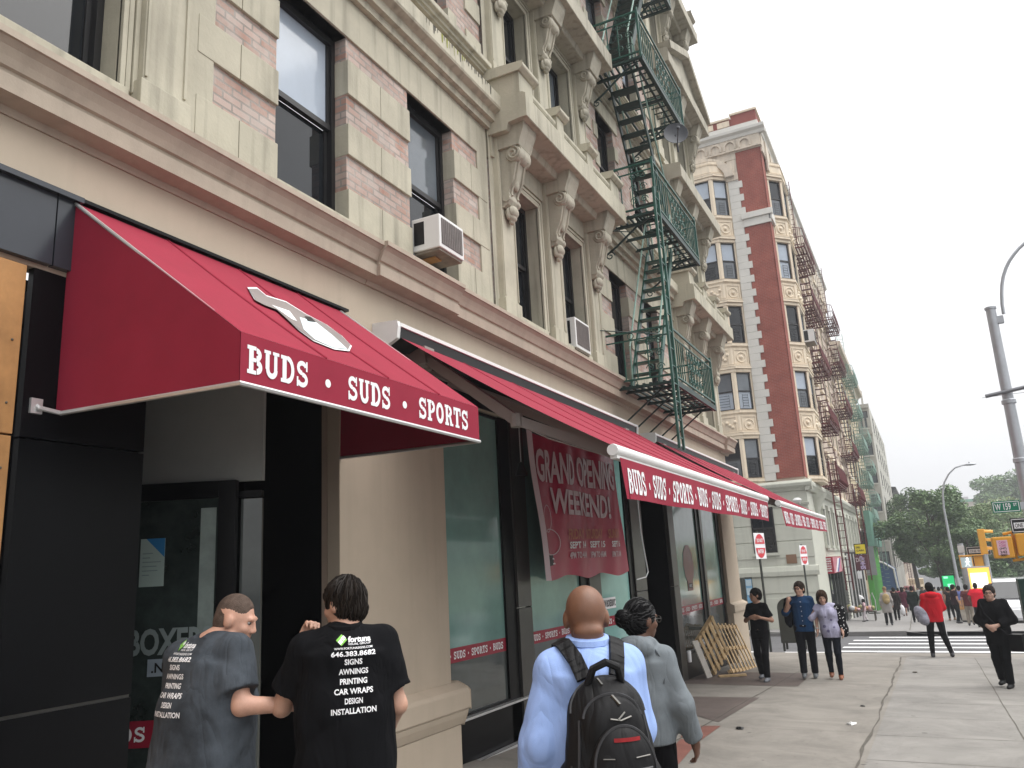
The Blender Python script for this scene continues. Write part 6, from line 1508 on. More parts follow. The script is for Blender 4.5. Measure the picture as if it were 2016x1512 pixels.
def person(label,at,face,H=1.75,J=None,res=.018,build=1.,belly=0.,skin=(.42,.24,.17),hyaw=0,hpitch=0,hair='short',hcol=(.02,.015,.012),
           top='tee',tcol=(.02,.02,.022),bottom='trousers',bcol=(.02,.02,.025),shoe=(.03,.03,.035),fists='relax',female=False,amp=.008,group=None,sleeve=None,hem=.83,soles=None,jacket=None,hands=None,look=None,tvar=.1,loose=0.,hs=1.06,neckr=.058):
    """at: point on the ground; face: compass angle the figure faces, 0 = +Y, counter clockwise; J overrides joints in a 1.75 m frame (x right, y forward)"""
    p=at if isinstance(at,Vector) else Vector(at)
    T=thing('person',label,'person',p,group,rz=R_(face)); T.scale=(H/1.75,)*3
    j={k:np.array(v,float) for k,v in {**JD,**(J or {})}.items()}
    for q in ('shl','shr'): j[q][0]*=.88
    sk=skinm('%.2f %.2f'%skin[:2],skin); b=build; h=res
    allp=np.array(list(j.values())); lo=allp.min(0)-.28; hi=allp.max(0)+.28; lo[2]=-.02
    up=j['neck']-j['pelvis']; up/=np.linalg.norm(up); sx=j['shr']-j['shl']; sx/=np.linalg.norm(sx); hx=j['hir']-j['hil']; hx/=np.linalg.norm(hx)
    def frame(x): y=np.cross(up,x); y/=np.linalg.norm(y); return np.stack([x,y,np.cross(x,y)],1)
    RT_,RP=frame(sx),frame(hx); L=lambda t:j['pelvis']+(j['neck']-j['pelvis'])*t
    RH=rotm(hyaw,hpitch); hd=j['head']; hp=lambda x,y,z:hd+RH@(np.array([x,y,z])*hs)
    fine=h<=.0125
    def torso(s,e=0.,bot=True,k=.045):
        ch=L(.66)+RT_[:,1]*(.0); be=L(.30)+RT_[:,1]*(.015+.4*belly); 
        s.ell(ch,(.150*b+e,.105*b+e+(.01 if female else 0),.20+e),RT_,k); s.ell(be,((.128 if female else .142)*b+belly+e,.105*b+belly+e,.19+e),RT_,k)
        s.ell(L(.03),((.172 if female else .162)*b+belly*.5+e,.122*b+belly*.4+e,.13+e),RP,k)
        if female:
            for sg in(-1,1): s.ell(L(.62)+RT_@np.array([sg*.07,.085,0]),(.06+e,.055+e,.062+e),None,.05)
        for q in ('shl','shr'): s.cone(L(.86),j[q],.060+e,.050*b+e,k); s.cone(L(.985),j[q]+np.array([0,0,.008]),.040+e*.5,.043*b+e,k)
    def arm(s,q,e=0.,t0=0.,t1=2.,k=.025,flare=0.):
        S,E,W=j['sh'+q],j['el'+q],j['wr'+q]
        s.cone(S,S+(E-S)*min(t1,1),.045*b+e*.55,(.050+(.040-.050)*min(t1,1))*b+e+flare,k)
        if t1>1: s.cone(E,E+(W-E)*(t1-1),.042*b+e,(.042+(.027-.042)*(t1-1))*b+e+flare,k)
    def leg(s,q,e=0.,t1=2.,k=.035,flare=0.):
        Hh,K,A=j['hi'+q],j['kn'+q],j['an'+q]
        s.cone(Hh,Hh+(K-Hh)*min(1,t1),.088*b+e,.056*b+e,k)
        if t1>1:
            s.cone(K,K+(A-K)*(t1-1),.055*b+e,(.055+(.036-.055)*(t1-1))*b+e+flare,k); m=K+(A-K)*.3; s.ell(m-np.array([0,.012,0]),(.048*b+e,.052*b+e,.11),None,.03)
    def hand(s,q):
        E,W=j['el'+q],j['wr'+q]; d=W-E; d/=np.linalg.norm(d); hv=(hands or {}).get(q,{})
        d=np.array(hv.get('dir',d),float); d/=np.linalg.norm(d)
        inn=np.array(hv.get('palm',(1 if q=='l' else -1,.1,0)),float); inn-=d*(inn@d); inn/=np.linalg.norm(inn); f=np.cross(d,inn)*(1 if q=='l' else -1)  # f points to the thumb side
        if f[1]<0 and 'palm' not in hv: f=-f
        pc=W+d*.05; Rm=np.stack([f,inn,d],1)
        s.ell(pc,(.041,.019,.056),Rm,.02); s.cone(W-d*.01,W+d*.03,.026,.027,.02)
        cu=hv.get('curl',.5)
        for i,(o,l) in enumerate(((.030,.072),(.010,.080),(-.011,.074),(-.030,.058))):
            a=W+d*.092+f*o; dd=d*math.cos(cu*.7)+inn*math.sin(cu*.7); m=a+dd*l*.5; d2=d*math.cos(cu*1.9)+inn*math.sin(cu*1.9); 
            s.cone(a-d*.015,m,.0095,.0088,.006); s.cone(m,m+d2*l*.5,.0088,.0075,.006)
        a=W+d*.03+f*.03; m=a+d*.035+f*.03+inn*.008; s.cone(a,m,.013,.0105,.012); s.cone(m,m+d*.028+inn*.014,.0105,.009,.006)
    s=Sdf(lo,hi,h)
    torso(s)
    for q in 'lr':
        arm(s,q); leg(s,q,-.007); hand(s,q)
        A=j['an'+q]; K=j['kn'+q]; fd=np.array([hx[1]*-1,hx[0],0]); s.cone(A-fd*.03-np.array([0,0,.045]),A+fd*.13-np.array([0,0,.055]),.036,.028,.03)
    s.cone(j['neck']-up*.03,hp(0,-.02,-.06),neckr*1.06*b**.5,neckr*b**.5,.03)
    s.rs=hs
    s.ell(hp(0,-.018,.024),(.077,.095,.091),RH,.02); s.ell(hp(0,.03,-.035),(.060,.064,.078),RH,.035); s.cone(hp(0,.055,-.092),hp(0,.068,-.088),.024,.022,.03)
    if h<.03:
        for sg in(-1,1):
            s.ell(hp(sg*.078,-.008,-.012),(.013,.025,.034),RH,.010)
        if h<.02:
            for sg in(-1,1):
                s.ell(hp(sg*.031,.094,.006),(.019,.014,.012),RH,.014,'sub'); s.ell(hp(sg*.038,.066,-.03),(.024,.02,.02),RH,.02)
            s.cone(hp(-.034,.083,.024),hp(.034,.083,.024),.0115,.0115,.014)
        s.cone(hp(0,.094,.006),hp(0,.107,-.03),.009,.0125,.012); s.cone(hp(-.012,.100,-.037),hp(.012,.100,-.037),.009,.009,.008)
        if fine:
            s.cone(hp(-.020,.089,-.060),hp(.020,.089,-.060),.0075,.0075,.008); s.cone(hp(-.016,.087,-.071),hp(.016,.087,-.071),.0085,.0085,.008); s.ell(hp(0,.097,-.0655),(.028,.012,.0018),RH,.004,'sub')
    s.rs=1.
    if hair=='bald':
        for zz in (-.075,-.098): s.cone(hp(-.045,-.088,zz),hp(0,-.103,zz-.004),.004,.005,.010,'sub'); s.cone(hp(0,-.103,zz-.004),hp(.045,-.088,zz),.005,.004,.010,'sub')
        s.ell(hp(0,-.075,-.06),(.06,.035,.03),RH,.03)
    body=sd_obj(s,'body',sk,T)
    if h<.02 and abs(((face+hyaw+180)%360)-180)>35:
        for sg in(-1,1):
            mb=MB(); mb.sphere(tuple(hp(sg*.031,.0765,.005)),.0115,8,6,0); mb.sphere(tuple(hp(sg*.031,.0845,.004)),.0068,8,6,1); o=local_obj(mb,'eye',[mat('eye white',(.32,.29,.27),.3,var=0,bump=0),mat('dark iris',(.02,.015,.012),.2,var=0,bump=0)],T)
    # hair
    if hair=='bald': pass
    if hair!='bald':
        z=Sdf(hd-.24,hd+.22,min(h,.012)*.9 if fine else h*.8)
        z.rs=hs
        if hair=='crop': g=.0012
        else: g={'short':.014,'long':.02,'bob':.024,'bun':.012,'cap':.012,'wet':.013,'beanie':.016}.get(hair,.014)
        z.ell(hp(0,-.018,.027),(.075+g,.095+g,.094+g),RH,.01)
        if hair in('short','wet','crop','bun','bob','long'): z.ell(hp(0,-.045,-.035),(.066+g,.062+g,.07),RH,.03)
        if hair in('bob','long'): z.ell(hp(0,-.03,-.06),(.085+g*.5,.075+g,.10 if hair=='bob' else .17),RH,.04)
        z.ell(hp(0,.125,-.04 if hair!='crop' else -.02),(.085,.095,.102 if hair!='crop' else .115),RH,.012,'sub')
        if hair not in('bob','long'): z.ell(hp(0,.06,-.085),(.2,.075,.075),RH,.012,'sub')
        if hair in('crop','short'): z.plane(hp(0,-.05,-.085),RH@np.array([0,.3,-1]))
        if hair=='bun': z.ell(hp(-.0,-.135,.0),(.058,.052,.052),RH,.02); z.ell(hp(.01,-.165,.015),(.03,.03,.045),RH,.02)
        if hair=='cap': z.cone(hp(-.04,.10,.045),hp(.04,.10,.045),.02,.02,.02); z.cone(hp(-.03,.14,.035),hp(.03,.14,.035),.012,.012,.03); z.plane(hp(0,0,.015),RH@np.array([0,.1,-1]))
        if hair=='beanie': z.plane(hp(0,0,.01),RH@np.array([0,.05,-1]))
        if fine and hair!='crop':
            m=np.abs(z.D)<.03; P=z.lo+np.argwhere(m)*z.h-hd; P=P@RH; an=np.arctan2(P[:,0],P[:,1])
            z.D[m]+=(.0028*np.sin(an*34+P[:,2]*30)+.0022*np.sin(an*61+7*np.sin(P[:,2]*24))+.003*np.sin(P[:,2]*60+an*8)*(hair=='wet')).astype(np.float32)
        hobj=sd_obj(z,'hat' if hair in('cap','beanie') else 'hair',mat('hair %.3f %.3f'%hcol[:2],tuple(c*.5 for c in hcol),.75,var=.35,vs=30,bump=.5,bs=180,spec=.08),T)
    if hair!='bald' and fine and hair in('wet','short','bun','bob'):    # loose strands lying on the cap of hair
        hv=hobj.data; rs=random.Random(int(abs(p.x*91+p.y*7))); bvh=BVHTree.FromPolygons([v.co[:] for v in hv.vertices],[q.vertices[:] for q in hv.polygons]); sm=MB()
        crown=Vector(hp(0,-.07,.11)); n_=len(hv.vertices)
        for _ in range({'wet':520,'short':260,'bun':380,'bob':320}[hair]):
            v=hv.vertices[rs.randrange(n_)]; q=Vector(v.co); pts=[]
            if q.z<hd[2]-.1 and hair!='bob': continue
            tgt=Vector(hp(0,-.12,0)) if hair=='bun' else None
            for k in range(6):
                h_=bvh.find_nearest(q); 
                if h_[0] is None: break
                pts.append(h_[0]+h_[1]*(.0025+.0015*(k==5)))
                d=(tgt-q) if tgt else ((q-crown)*.8+Vector((0,0,-.07))); d=d-h_[1]*d.dot(h_[1])
                if d.length<1e-4: break
                q=h_[0]+d.normalized()*.012+Vector((rs.uniform(-.003,.003),rs.uniform(-.003,.003),rs.uniform(-.003,.003)))
            if len(pts)>3: sm.tube(pts,[.0026]*(len(pts)-1)+[.0008],4,0,False)
        if sm.v:
            so=sm.obj('hair_strands',mat('strand %.3f'%hcol[0],tuple(c*.9 for c in hcol),.5,var=.3,vs=40,bump=0,spec=.25),None,True); so.parent=hobj
    # clothes
    e=.013+loose
    t1={'tee':.62,'sleeveless':.05,'long':1.93,'rolled':1.15,'hoodie':1.93,'coat':1.93}[top] if sleeve is None else sleeve
    c=Sdf(lo,hi,h)
    hemp=L(0)+np.array([0,0,min(0,(hem if top!='coat' else .58)-j['pelvis'][2])-.03]); wy=.105*b+e
    c.drape(L(.80),hemp,(.160*b+e,wy),((.150 if female else .165)*b+belly*.8+e,wy+.01+belly*.9),RT_,.03)
    c.ell(L(.78),(.158*b+e,wy+.004,.13),RT_,.04)
    if belly: c.ell(L(.28)+RT_[:,1]*.4*belly,(.142*b+belly+e,.105*b+belly+e,.2),RT_,.06)
    if female:
        for sg in(-1,1): c.ell(L(.62)+RT_@np.array([sg*.07,.085,0]),(.06+e,.055+e,.062+e),None,.05)
    for q in ('shl','shr'): c.cone(L(.86),j[q],.058+e*.8,.044*b+e*.6,.04); c.cone(L(.985),j[q]+np.array([0,0,.004]),.038+e*.5,.040*b+e*.5,.03)
    if female: c.ell(L(.02),(.172*b+e+.006,.122*b+e+.006,.15),RP,.05)
    c2=Sdf(lo,hi,h)
    for q in 'lr': arm(c2,q,e+.004,t1=t1,k=.04,flare=.010 if t1<1.2 else .004)
    if top in('coat',):
        for q in 'lr': c.cone(j['hi'+q],j['hi'+q]+(j['kn'+q]-j['hi'+q])*.75,.115*b,.125*b,.07)
    hemz=hem if top!='coat' else .58
    c.plane((0,0,hemz),(0,0,-1))
    for q in 'lr':
        S,E,W=j['sh'+q],j['el'+q],j['wr'+q]
        if t1<=1: p_,n_=S+(E-S)*t1,(E-S)
        else: p_,n_=E+(W-E)*(t1-1),(W-E)
        c2.plane_near(p_,n_,.15)
    kk=.045; hh=np.maximum(kk-np.abs(c.D-c2.D),0)/kk; c.D=np.minimum(c.D,c2.D)-hh*hh*kk*.25
    if top in('hoodie',):
        c.ell(L(.985)+RT_@np.array([0,-.085,0]),(.125,.085,.075),RT_,.02); c.cone(L(1.0)+RT_@np.array([-.085,-.03,.02]),L(1.0)+RT_@np.array([-.06,.06,-.02]),.035,.035,.02); c.cone(L(1.0)+RT_@np.array([.085,-.03,.02]),L(1.0)+RT_@np.array([.06,.06,-.02]),.035,.035,.02)
        c.cone(L(1.0)+RT_@np.array([-.06,.03,.0]),L(1.0)+RT_@np.array([.06,.03,.0]),.045,.045,.04)
    if top in('rolled','shirt') : c.cone(j['neck']-up*.02,j['neck']+up*.03,.068,.066,.02)
    c.wrinkle(amp,13,seed=int(abs(p.x*37+p.y*11))%997)
    tm=cloth('%.3f %.3f %.3f'%tcol,tcol,var=tvar)
    sh=sd_obj(c,{'tee':'tee_shirt','hoodie':'hooded_jacket','coat':'coat'}.get(top,'shirt'),tm,T)
    g=Sdf(lo,hi,h)
    if bottom=='trousers' or bottom=='slim':
        fl=.012 if bottom=='trousers' else .003; e2=.012 if bottom=='trousers' else .009
        g.ell(L(.03),((.172 if female else .162)*b+belly*.5+.006,.122*b+belly*.4+.006,.13),RP,.06)
        for q in 'lr': leg(g,q,e2,t1=1.97,flare=fl)
        for q in 'lr': g.plane_near(j['an'+q]-np.array([0,0,.0]),np.array([0,0,-1]),.11)
        g.plane(L(.04),up); nm='trousers'
    else:
        g.ell(L(.03),(.18*b,.13*b,.14),RP,.06)
        for q in 'lr': g.cone(j['hi'+q],j['hi'+q]*np.array([1,1,0])+np.array([0,0,.5]),.12,.14,.08)
        g.plane((0,0,.52),(0,0,-1)); g.plane(L(.22),up); nm='skirt'
    g.wrinkle(amp*.8,20,seed=5)
    sd_obj(g,nm,cloth('%.3f %.3f %.3f'%bcol,bcol),T)
    fd=np.array([-hx[1],hx[0],0])
    for q in 'lr':
        A=j['an'+q]; f=Sdf(A-.22,A+np.array([.22,.22,.26]),min(h,.014))
        toe=np.array((look or {}).get('toe'+q,fd),float)
        f.cone(A-toe*.045-np.array([0,0,.04]),A+toe*.135-np.array([0,0,.052]),.042,.036,.03); f.cone(A-np.array([0,0,.02]),A+np.array([0,0,.035 if soles!='boot' else .17]),.046,.046 if soles!='boot' else .052,.03)
        f.plane((0,0,A[2]-.085),(0,0,-1)); sd_obj(f,'shoe',mat('shoe %.3f %.3f'%shoe[:2],shoe,.55,var=.1,bump=.05),T)
    T['_']=0; del T['_']
    return T,j,sh,hp,(L,RT_,up)
def conform(sh,mb_flat,name,m,parent,from_back=True,off=.004):
    """lay flat lettering (x, z in the person's frame) on the cloth by casting onto it"""
    me=sh.data; bv=BVHTree.FromPolygons([v.co[:] for v in me.vertices],[p.vertices[:] for p in me.polygons])
    out=[]; 
    for (x,y,z) in mb_flat.v:
        hit=bv.ray_cast(Vector((x,-1.0 if from_back else 1.0,z)),Vector((0,1 if from_back else -1,0)))
        q=hit[0] if hit[0] is not None else Vector((x,0,z))
        out.append((q.x,q.y-(off if from_back else -off),q.z))
    mb_flat.v=out; o=mb_flat.obj(name,m,None,fix=False); o.parent=parent; return o
def feet(px,py):
    g=on_ground(px,py); return Vector((g.x,g.y,gz(g.x,g.y)))
# ---------------------------------------------------------------- the two sign men, the backpack man and the woman in grey (nearest)
def near(px,py,D,H):
    """feet below the point of the head top seen at px,py at depth D"""
    q=at_d(px,py,D); return Vector((q.x,q.y,gz(q.x,q.y))), q.z-gz(q.x,q.y)
SHIRT=[('SIGNS',.030,.115),('AWNINGS',.030,.19),('PRINTING',.030,.175),('CAR WRAPS',.030,.25),('DESIGN',.030,.115),('INSTALLATION',.030,.29)]
def shirt_print(T,sh,cx,z0,sc=1.,ws=1.1):
    f=MB(); 
    def c(t,w_,h_,z,b=.02,dx=0,m=0): put_text(f,t,(cx-w_*sc*ws/2+dx*sc*ws,0,z0-z*sc),(1,0,0),(0,0,1),h_*sc,w_*sc*ws,b,m)
    c('fortuna',.15,.042,.06,.035,.04); c('VISUAL GROUP',.15,.014,.078,.01,.04)
    c('WWW.FORTUNASIGNS.COM',.25,.015,.106,.01); c('646.383.8682',.29,.035,.153,.03)
    for k,(t,h_,w_) in enumerate(SHIRT): c(t,w_,.040,.212+.066*k,.03)
    o=conform(sh,f,'shirt_lettering',M['lett'],T)
    d=MB(); 
    for k,(dx,dz,r) in enumerate(((-.085,.022,.040),(-.092,.010,.020),(-.072,.034,.020))):
        X_,Z_=cx+dx*sc,z0-(.062-dz)*sc; d.poly([(X_-r*sc,0,Z_),(X_,0,Z_+r*sc),(X_+r*sc,0,Z_),(X_,0,Z_-r*sc)],0 if k==0 else 1)
    a=MB(); a.v,a.f,a.m=d.v,d.f,d.m
    # subdivide the diamonds so they follow the cloth
    b_=MB()
    for fc,mm in zip(d.f,d.m):
        P=[Vector(d.v[i]) for i in fc]
        for i in range(4):
            for k in range(4):
                g=lambda u,v:(P[0]*(1-u)+P[1]*u)*(1-v)+(P[3]*(1-u)+P[2]*u)*v
                b_.poly([g(i/4,k/4),g((i+1)/4,k/4),g((i+1)/4,(k+1)/4),g(i/4,(k+1)/4)],mm)
    conform(sh,b_,'shirt_emblem',[mat('lime print',(.22,.55,.08),.6,var=.05,bump=0),M['lett']],T,off=.006)
# man in the black shirt, seen from behind, turning left with a hand at his mouth
p,_=near(678,1145,4.15,1.8)
T,j,sh,hp,fr=person('person in black work shirt listing trades, wet dark hair, hand at mouth',p,38,1.845,dict(
  pelvis=(0,0,.94),neck=(.0,-.0,1.435),head=(-.005,.05,1.56),shl=(-.205,.0,1.365),shr=(.205,-.0,1.37),ell=(-.295,.10,1.10),wrl=(-.205,.22,1.37),elr=(.245,.0,1.08),wrr=(.22,.20,.96)),
  hs=1.0,res=.0085,build=1.08,belly=.035,skin=(.50,.29,.21),hyaw=48,hpitch=-8,hair='wet',hcol=(.018,.013,.010),top='tee',tcol=(.011,.0115,.014),bcol=(.03,.03,.03),amp=.016,hem=.80,sleeve=.72,
  hands={'l':dict(dir=(.35,-.1,.9),palm=(.3,-.8,-.1),curl=1.2)},tvar=.12,loose=.012)
shirt_print(T,sh,.04,1.425,.635)
mb=MB(); mb.tube([tuple(j['neck']+np.array([.072*math.cos(t*.5236),.07*math.sin(t*.5236)-.005,.022+.012*math.sin(t*.5236)])) for t in range(13)],.017,7); local_obj(mb,'collar',cloth('black knit collar',(.012,.012,.014)),T)
# man in the charcoal shirt, head in profile to the right
p,_=near(408,1186,4.25,1.75)
T,j,sh,hp,fr=person('person in charcoal work shirt with white list on its back, cropped hair, looking right',p,-10,1.82,dict(
  pelvis=(-.02,0,.94),neck=(.03,.03,1.425),head=(.085,.115,1.515),shl=(-.205,-.02,1.345),shr=(.205,.05,1.375),ell=(-.26,.02,1.06),wrl=(-.2,.2,.92),elr=(.26,.03,1.12),wrr=(.42,.25,1.10)),
  hs=1.0,res=.0085,build=1.1,belly=.065,skin=(.56,.32,.235),hyaw=-56,hpitch=-20,hair='crop',hcol=(.22,.16,.13),top='tee',tcol=(.062,.072,.085),bcol=(.12,.11,.10),amp=.016,hem=.78,sleeve=.72,tvar=.5,loose=.012)
shirt_print(T,sh,-.03,1.43,.635)
# bald man with the backpack
p,_=near(1150,1160,3.5,1.7); p.z+=.0
T,j,sh,hp,fr=person('person with a bald head in light blue dress shirt, walking away under a black backpack',p,36,1.75,dict(
  neck=(0,-.0,1.435),head=(.01,.045,1.565),shl=(-.19,.0,1.355),shr=(.19,.0,1.355),ell=(-.245,-.02,1.07),wrl=(-.27,.06,.84),elr=(.20,.08,1.09),wrr=(.12,.26,1.02)),
  res=.0085,build=1.0,belly=.03,skin=(.185,.09,.055),hyaw=-10,hpitch=-6,hs=1.12,neckr=.068,hair='bald',top='long',tcol=(.30,.42,.74),bcol=(.012,.012,.015),amp=.022,hem=.80,tvar=.05,loose=.016)
mb=MB(); mb.tube([tuple(j['neck']+np.array([.078*math.cos(t*.5236),.072*math.sin(t*.5236)+.005,.030+.012*math.sin(t*.5236)])) for t in range(13)],.025,7); local_obj(mb,'collar',cloth('0.300 0.420 0.740',(.30,.42,.74)),T)
# the backpack is a thing of its own
BK=thing('backpack','black backpack with a red tag and curved pockets worn by the bald man in blue','backpack',p,rz=R_(36)); BK.scale=T.scale; BK.location.z-=.06
bkm=mat('cloth black nylon',(.0075,.0075,.0085),.6,var=.2,vs=5,bump=.25,bs=380,bdist=.003,spec=.22,fold=.5)
s=Sdf((-.36,-.62,.60),(.36,.2,1.5),.0085)
s.ell((.0,-.225,1.08),(.178,.12,.30),None,.03); s.ell((.0,-.235,.93),(.185,.14,.20),None,.06)
s.ell((.0,-.20,1.27),(.15,.085,.13),None,.04); s.ell((.0,-.28,1.22),(.125,.085,.13),None,.015)
for sg in(-1,1): s.ell((sg*.165,-.20,.93),(.055,.085,.17),None,.012)
s.plane((0,-.115,0),(0,1,0)); s.wrinkle(.006,20,3)
pk=sd_obj(s,'pack_body',bkm,BK)
s=Sdf((-.36,-.66,.55),(.36,.2,1.6),.0085)
s.ell((.015,-.355,1.06),(.130,.075,.19),None,.012); s.wrinkle(.004,24,4); fp=sd_obj(s,'front_pocket',bkm,BK)
me=pk.data; bv=BVHTree.FromPolygons([v.co[:] for v in me.vertices],[q.vertices[:] for q in me.polygons])
me2=fp.data; bv2=BVHTree.FromPolygons([v.co[:] for v in me2.vertices],[q.vertices[:] for q in me2.polygons])
def onb(x,z,off=.004):
    ys=[h_[0].y for h_ in (bv.ray_cast(Vector((x,-1,z)),Vector((0,1,0))),bv2.ray_cast(Vector((x,-1,z)),Vector((0,1,0)))) if h_[0] is not None]
    return (x,(min(ys) if ys else -.2)-off,z)
zipm=mat('zip tape',(.035,.035,.038),.4,var=.1,bump=.05)
mb=MB()
mb.tube([onb(.118*math.cos(R_(t)),1.25+.10*math.sin(R_(t))) for t in range(10,171,8)],.006,5)
mb.tube([onb(.150*math.cos(R_(t)),1.27+.135*math.sin(R_(t))) for t in range(0,181,8)],.005,5)
mb.tube([onb(.015+.118*math.cos(R_(t)),1.09+.155*math.sin(R_(t)),.003) for t in range(0,181,8)],.006,5)
mb.tube([onb(-.09+.02*i,1.10) for i in range(11)],.004,4); mb.tube([onb(-.085+.02*i,.95) for i in range(11)],.004,4)
for s_ in(-1,1): mb.tube([onb(s_*(.128+.035*t),1.26-.36*t) for t in (0,.2,.4,.6,.8,1)],.006,5); mb.tube([onb(s_*.166,1.10-.05*k) for k in range(5)],.005,4)
local_obj(mb,'zip',zipm,BK)
mb=MB(); mb.bar(onb(.0,1.345,.008),onb(.02,1.315,.009),.010,.008); mb.bar(onb(-.03,1.40,.008),onb(-.022,1.38,.008),.008,.006); local_obj(mb,'zip_pull',M['gunmetal'],BK)
mb=MB()
for k in range(6): x=-.03+.017*k; a_=onb(x,1.195,.006); c_=onb(x+.017,1.195,.006); mb.poly([a_,c_,(c_[0],c_[1],c_[2]+.014),(a_[0],a_[1],a_[2]+.014)])
local_obj(mb,'tag',mat('red woven tag',(.30,.016,.02),.7,var=.25,vs=60),BK)
mb=MB(); mb.tube([onb(-.025,1.268,.006),onb(.015,1.261,.006),onb(.06,1.271,.006)],.004,4); mb.tube([onb(.005,1.265,.006),onb(.035,1.288,.006)],.004,4); mb.tube([onb(.045,1.14,.006),onb(.105,1.142,.006)],.003,4); mb.tube([onb(-.075,1.14,.006),onb(-.035,1.14,.006)],.003,4); local_obj(mb,'metal_emblem',M['gunmetal'],BK)
mb=MB(); mb.tube([(-.07,-.22,1.375),(-.05,-.25,1.44),(.0,-.262,1.462),(.05,-.25,1.44),(.07,-.22,1.375)],.016,8); local_obj(mb,'carry_handle',bkm,BK)
ms=sh.data; bs_=BVHTree.FromPolygons([v.co[:] for v in ms.vertices],[q.vertices[:] for q in ms.polygons])
for sg in (-1,1):
    pts=[]
    for (x,y,z) in ((sg*.07,-.17,1.34),(sg*.095,-.13,1.42),(sg*.12,-.05,1.48),(sg*.125,.05,1.48),(sg*.14,.16,1.38),(sg*.16,.17,1.2)):
        h_=bs_.find_nearest(Vector((x,y,z))); pts.append(h_[0]+h_[1]*.016+Vector((0,0,.058)))
    mb=MB(); 
    for a_,c_ in zip(pts,pts[1:]):
        for i in range(3):
            u0,u1=i/3,(i+1)/3; q0=a_.lerp(c_,u0); q1=a_.lerp(c_,u1); mb.bar(q0-(q1-q0)*.12,q1+(q1-q0)*.12,.062,.018,up=(q0-Vector((0,0,1.25))))
    local_obj(mb,'shoulder_strap',bkm,BK)
# woman in the grey hooded top
p,_=near(1250,1181,5.0,1.65)
T,j,sh,hp,fr=person('person in grey hooded top with black hair bun and glasses, beside the bald man',p,4,1.64,dict(
  neck=(0,-.0,1.44),head=(.02,.055,1.60),shl=(-.18,.02,1.36),shr=(.18,-.0,1.365),ell=(-.235,.02,1.08),wrl=(-.2,.2,.93),elr=(.245,-.01,1.08),wrr=(.285,.10,.85),knl=(-.1,.14,.5),anl=(-.1,.10,.11),anr=(.1,-.16,.1)),
  res=.010,build=.96,belly=.01,female=True,skin=(.115,.055,.035),hyaw=-40,hpitch=-4,hair='bun',hcol=(.008,.008,.009),top='hoodie',tcol=(.16,.18,.195),bcol=(.010,.010,.012),amp=.012,hem=.86,tvar=.22,loose=.010,
  hands={'r':dict(dir=(.05,.25,-1),curl=.7)})
mb=MB()
for sg in(-1,1):
    mb.tube([tuple(hp(sg*.034+.022*math.cos(R_(t)),.108,.004+.02*math.sin(R_(t)))) for t in range(0,361,30)],.0022,5); mb.tube([tuple(hp(sg*.056,.107,.008)),tuple(hp(sg*.078,.0,.006))],.0022,5)
mb.tube([tuple(hp(-.012,.113,.006)),tuple(hp(.012,.113,.006))],.002,4); local_obj(mb,'glasses',M['gunmetal'],T)
mb=MB()
for sg in(-1,1): mb.tube([tuple(fr[0](.99)+fr[1]@np.array([sg*.085,-.03,.02])),tuple(fr[0](.93)+fr[1]@np.array([sg*.14,-.075,0])),tuple(fr[0](.75)+fr[1]@np.array([sg*.185,-.055,0])),tuple(fr[0](.55)+fr[1]@np.array([sg*.17,-.08,0]))],.006,5)
local_obj(mb,'seam',cloth('dark grey seam',(.09,.10,.11)),T)
# ---------------------------------------------------------------- people coming towards the camera
def look_at_cam(p): return math.degrees(math.atan2(p.x,-p.y))   # facing angle that looks to the origin: dir=(-sin f,cos f)
def walk(l=.16,s=1): return dict(knl=(-.09,.10*s,.50),anl=(-.09,.20*s*l/.16,.09),knr=(.09,.02,.50),anr=(.09,-.22*s*l/.16,.12))
p=feet(1507,1341)
T,j,*_=person('person, a boy in black tee and trousers, hands at his chest, looking aside',p,180-8,1.72,{**walk(.10),'shl':(-.175,0,1.40),'shr':(.175,0,1.40),'ell':(-.26,-.02,1.13),'wrl':(-.09,.18,1.20),'elr':(.25,.0,1.13),'wrr':(.09,.19,1.2)},
  res=.0125,build=.93,skin=(.36,.20,.135),hyaw=-48,hair='short',hcol=(.012,.010,.009),top='tee',tcol=(.012,.012,.014),bcol=(.012,.012,.014),shoe=(.18,.19,.21),sleeve=.75,hem=.80,hands={'l':dict(dir=(.8,.1,.2),palm=(0,-1,0),curl=1.2),'r':dict(dir=(-.8,.1,.2),palm=(0,-1,0),curl=1.2)})
p=feet(1596,1336)
T,j,sh,hp,fr=person('person in a blue button shirt and dark jeans, wearing glasses',p,180+4,1.83,{**walk(.09,-1),'elr':(.30,.03,1.19),'wrr':(.225,.17,1.37),'ell':(-.235,-.03,1.13),'wrl':(-.235,.05,.88)},
  res=.0125,build=1.0,skin=(.52,.31,.23),hyaw=-24,hair='short',hcol=(.045,.028,.018),top='rolled',tcol=(.012,.042,.105),bcol=(.017,.018,.024),shoe=(.13,.14,.15),hem=.84,tvar=.15,amp=.009,hands={'r':dict(dir=(-.2,.1,1),palm=(-.5,-.6,0),curl=1.6)})
mb=MB()
for k in range(6): mb.sphere((.0,.155-.012*k*(k<3),1.38-.085*k),.007,6,5)
local_obj(mb,'buttons',M['lett'],T)
mb=MB()
for sg in(-1,1): mb.tube([tuple(hp(sg*.033+.024*math.cos(R_(t)),.108,.004+.018*math.sin(R_(t)))) for t in range(0,361,30)],.0035,5)
mb.tube([tuple(hp(-.012,.112,.006)),tuple(hp(.012,.112,.006))],.003,4); local_obj(mb,'glasses',M['sblack'],T)
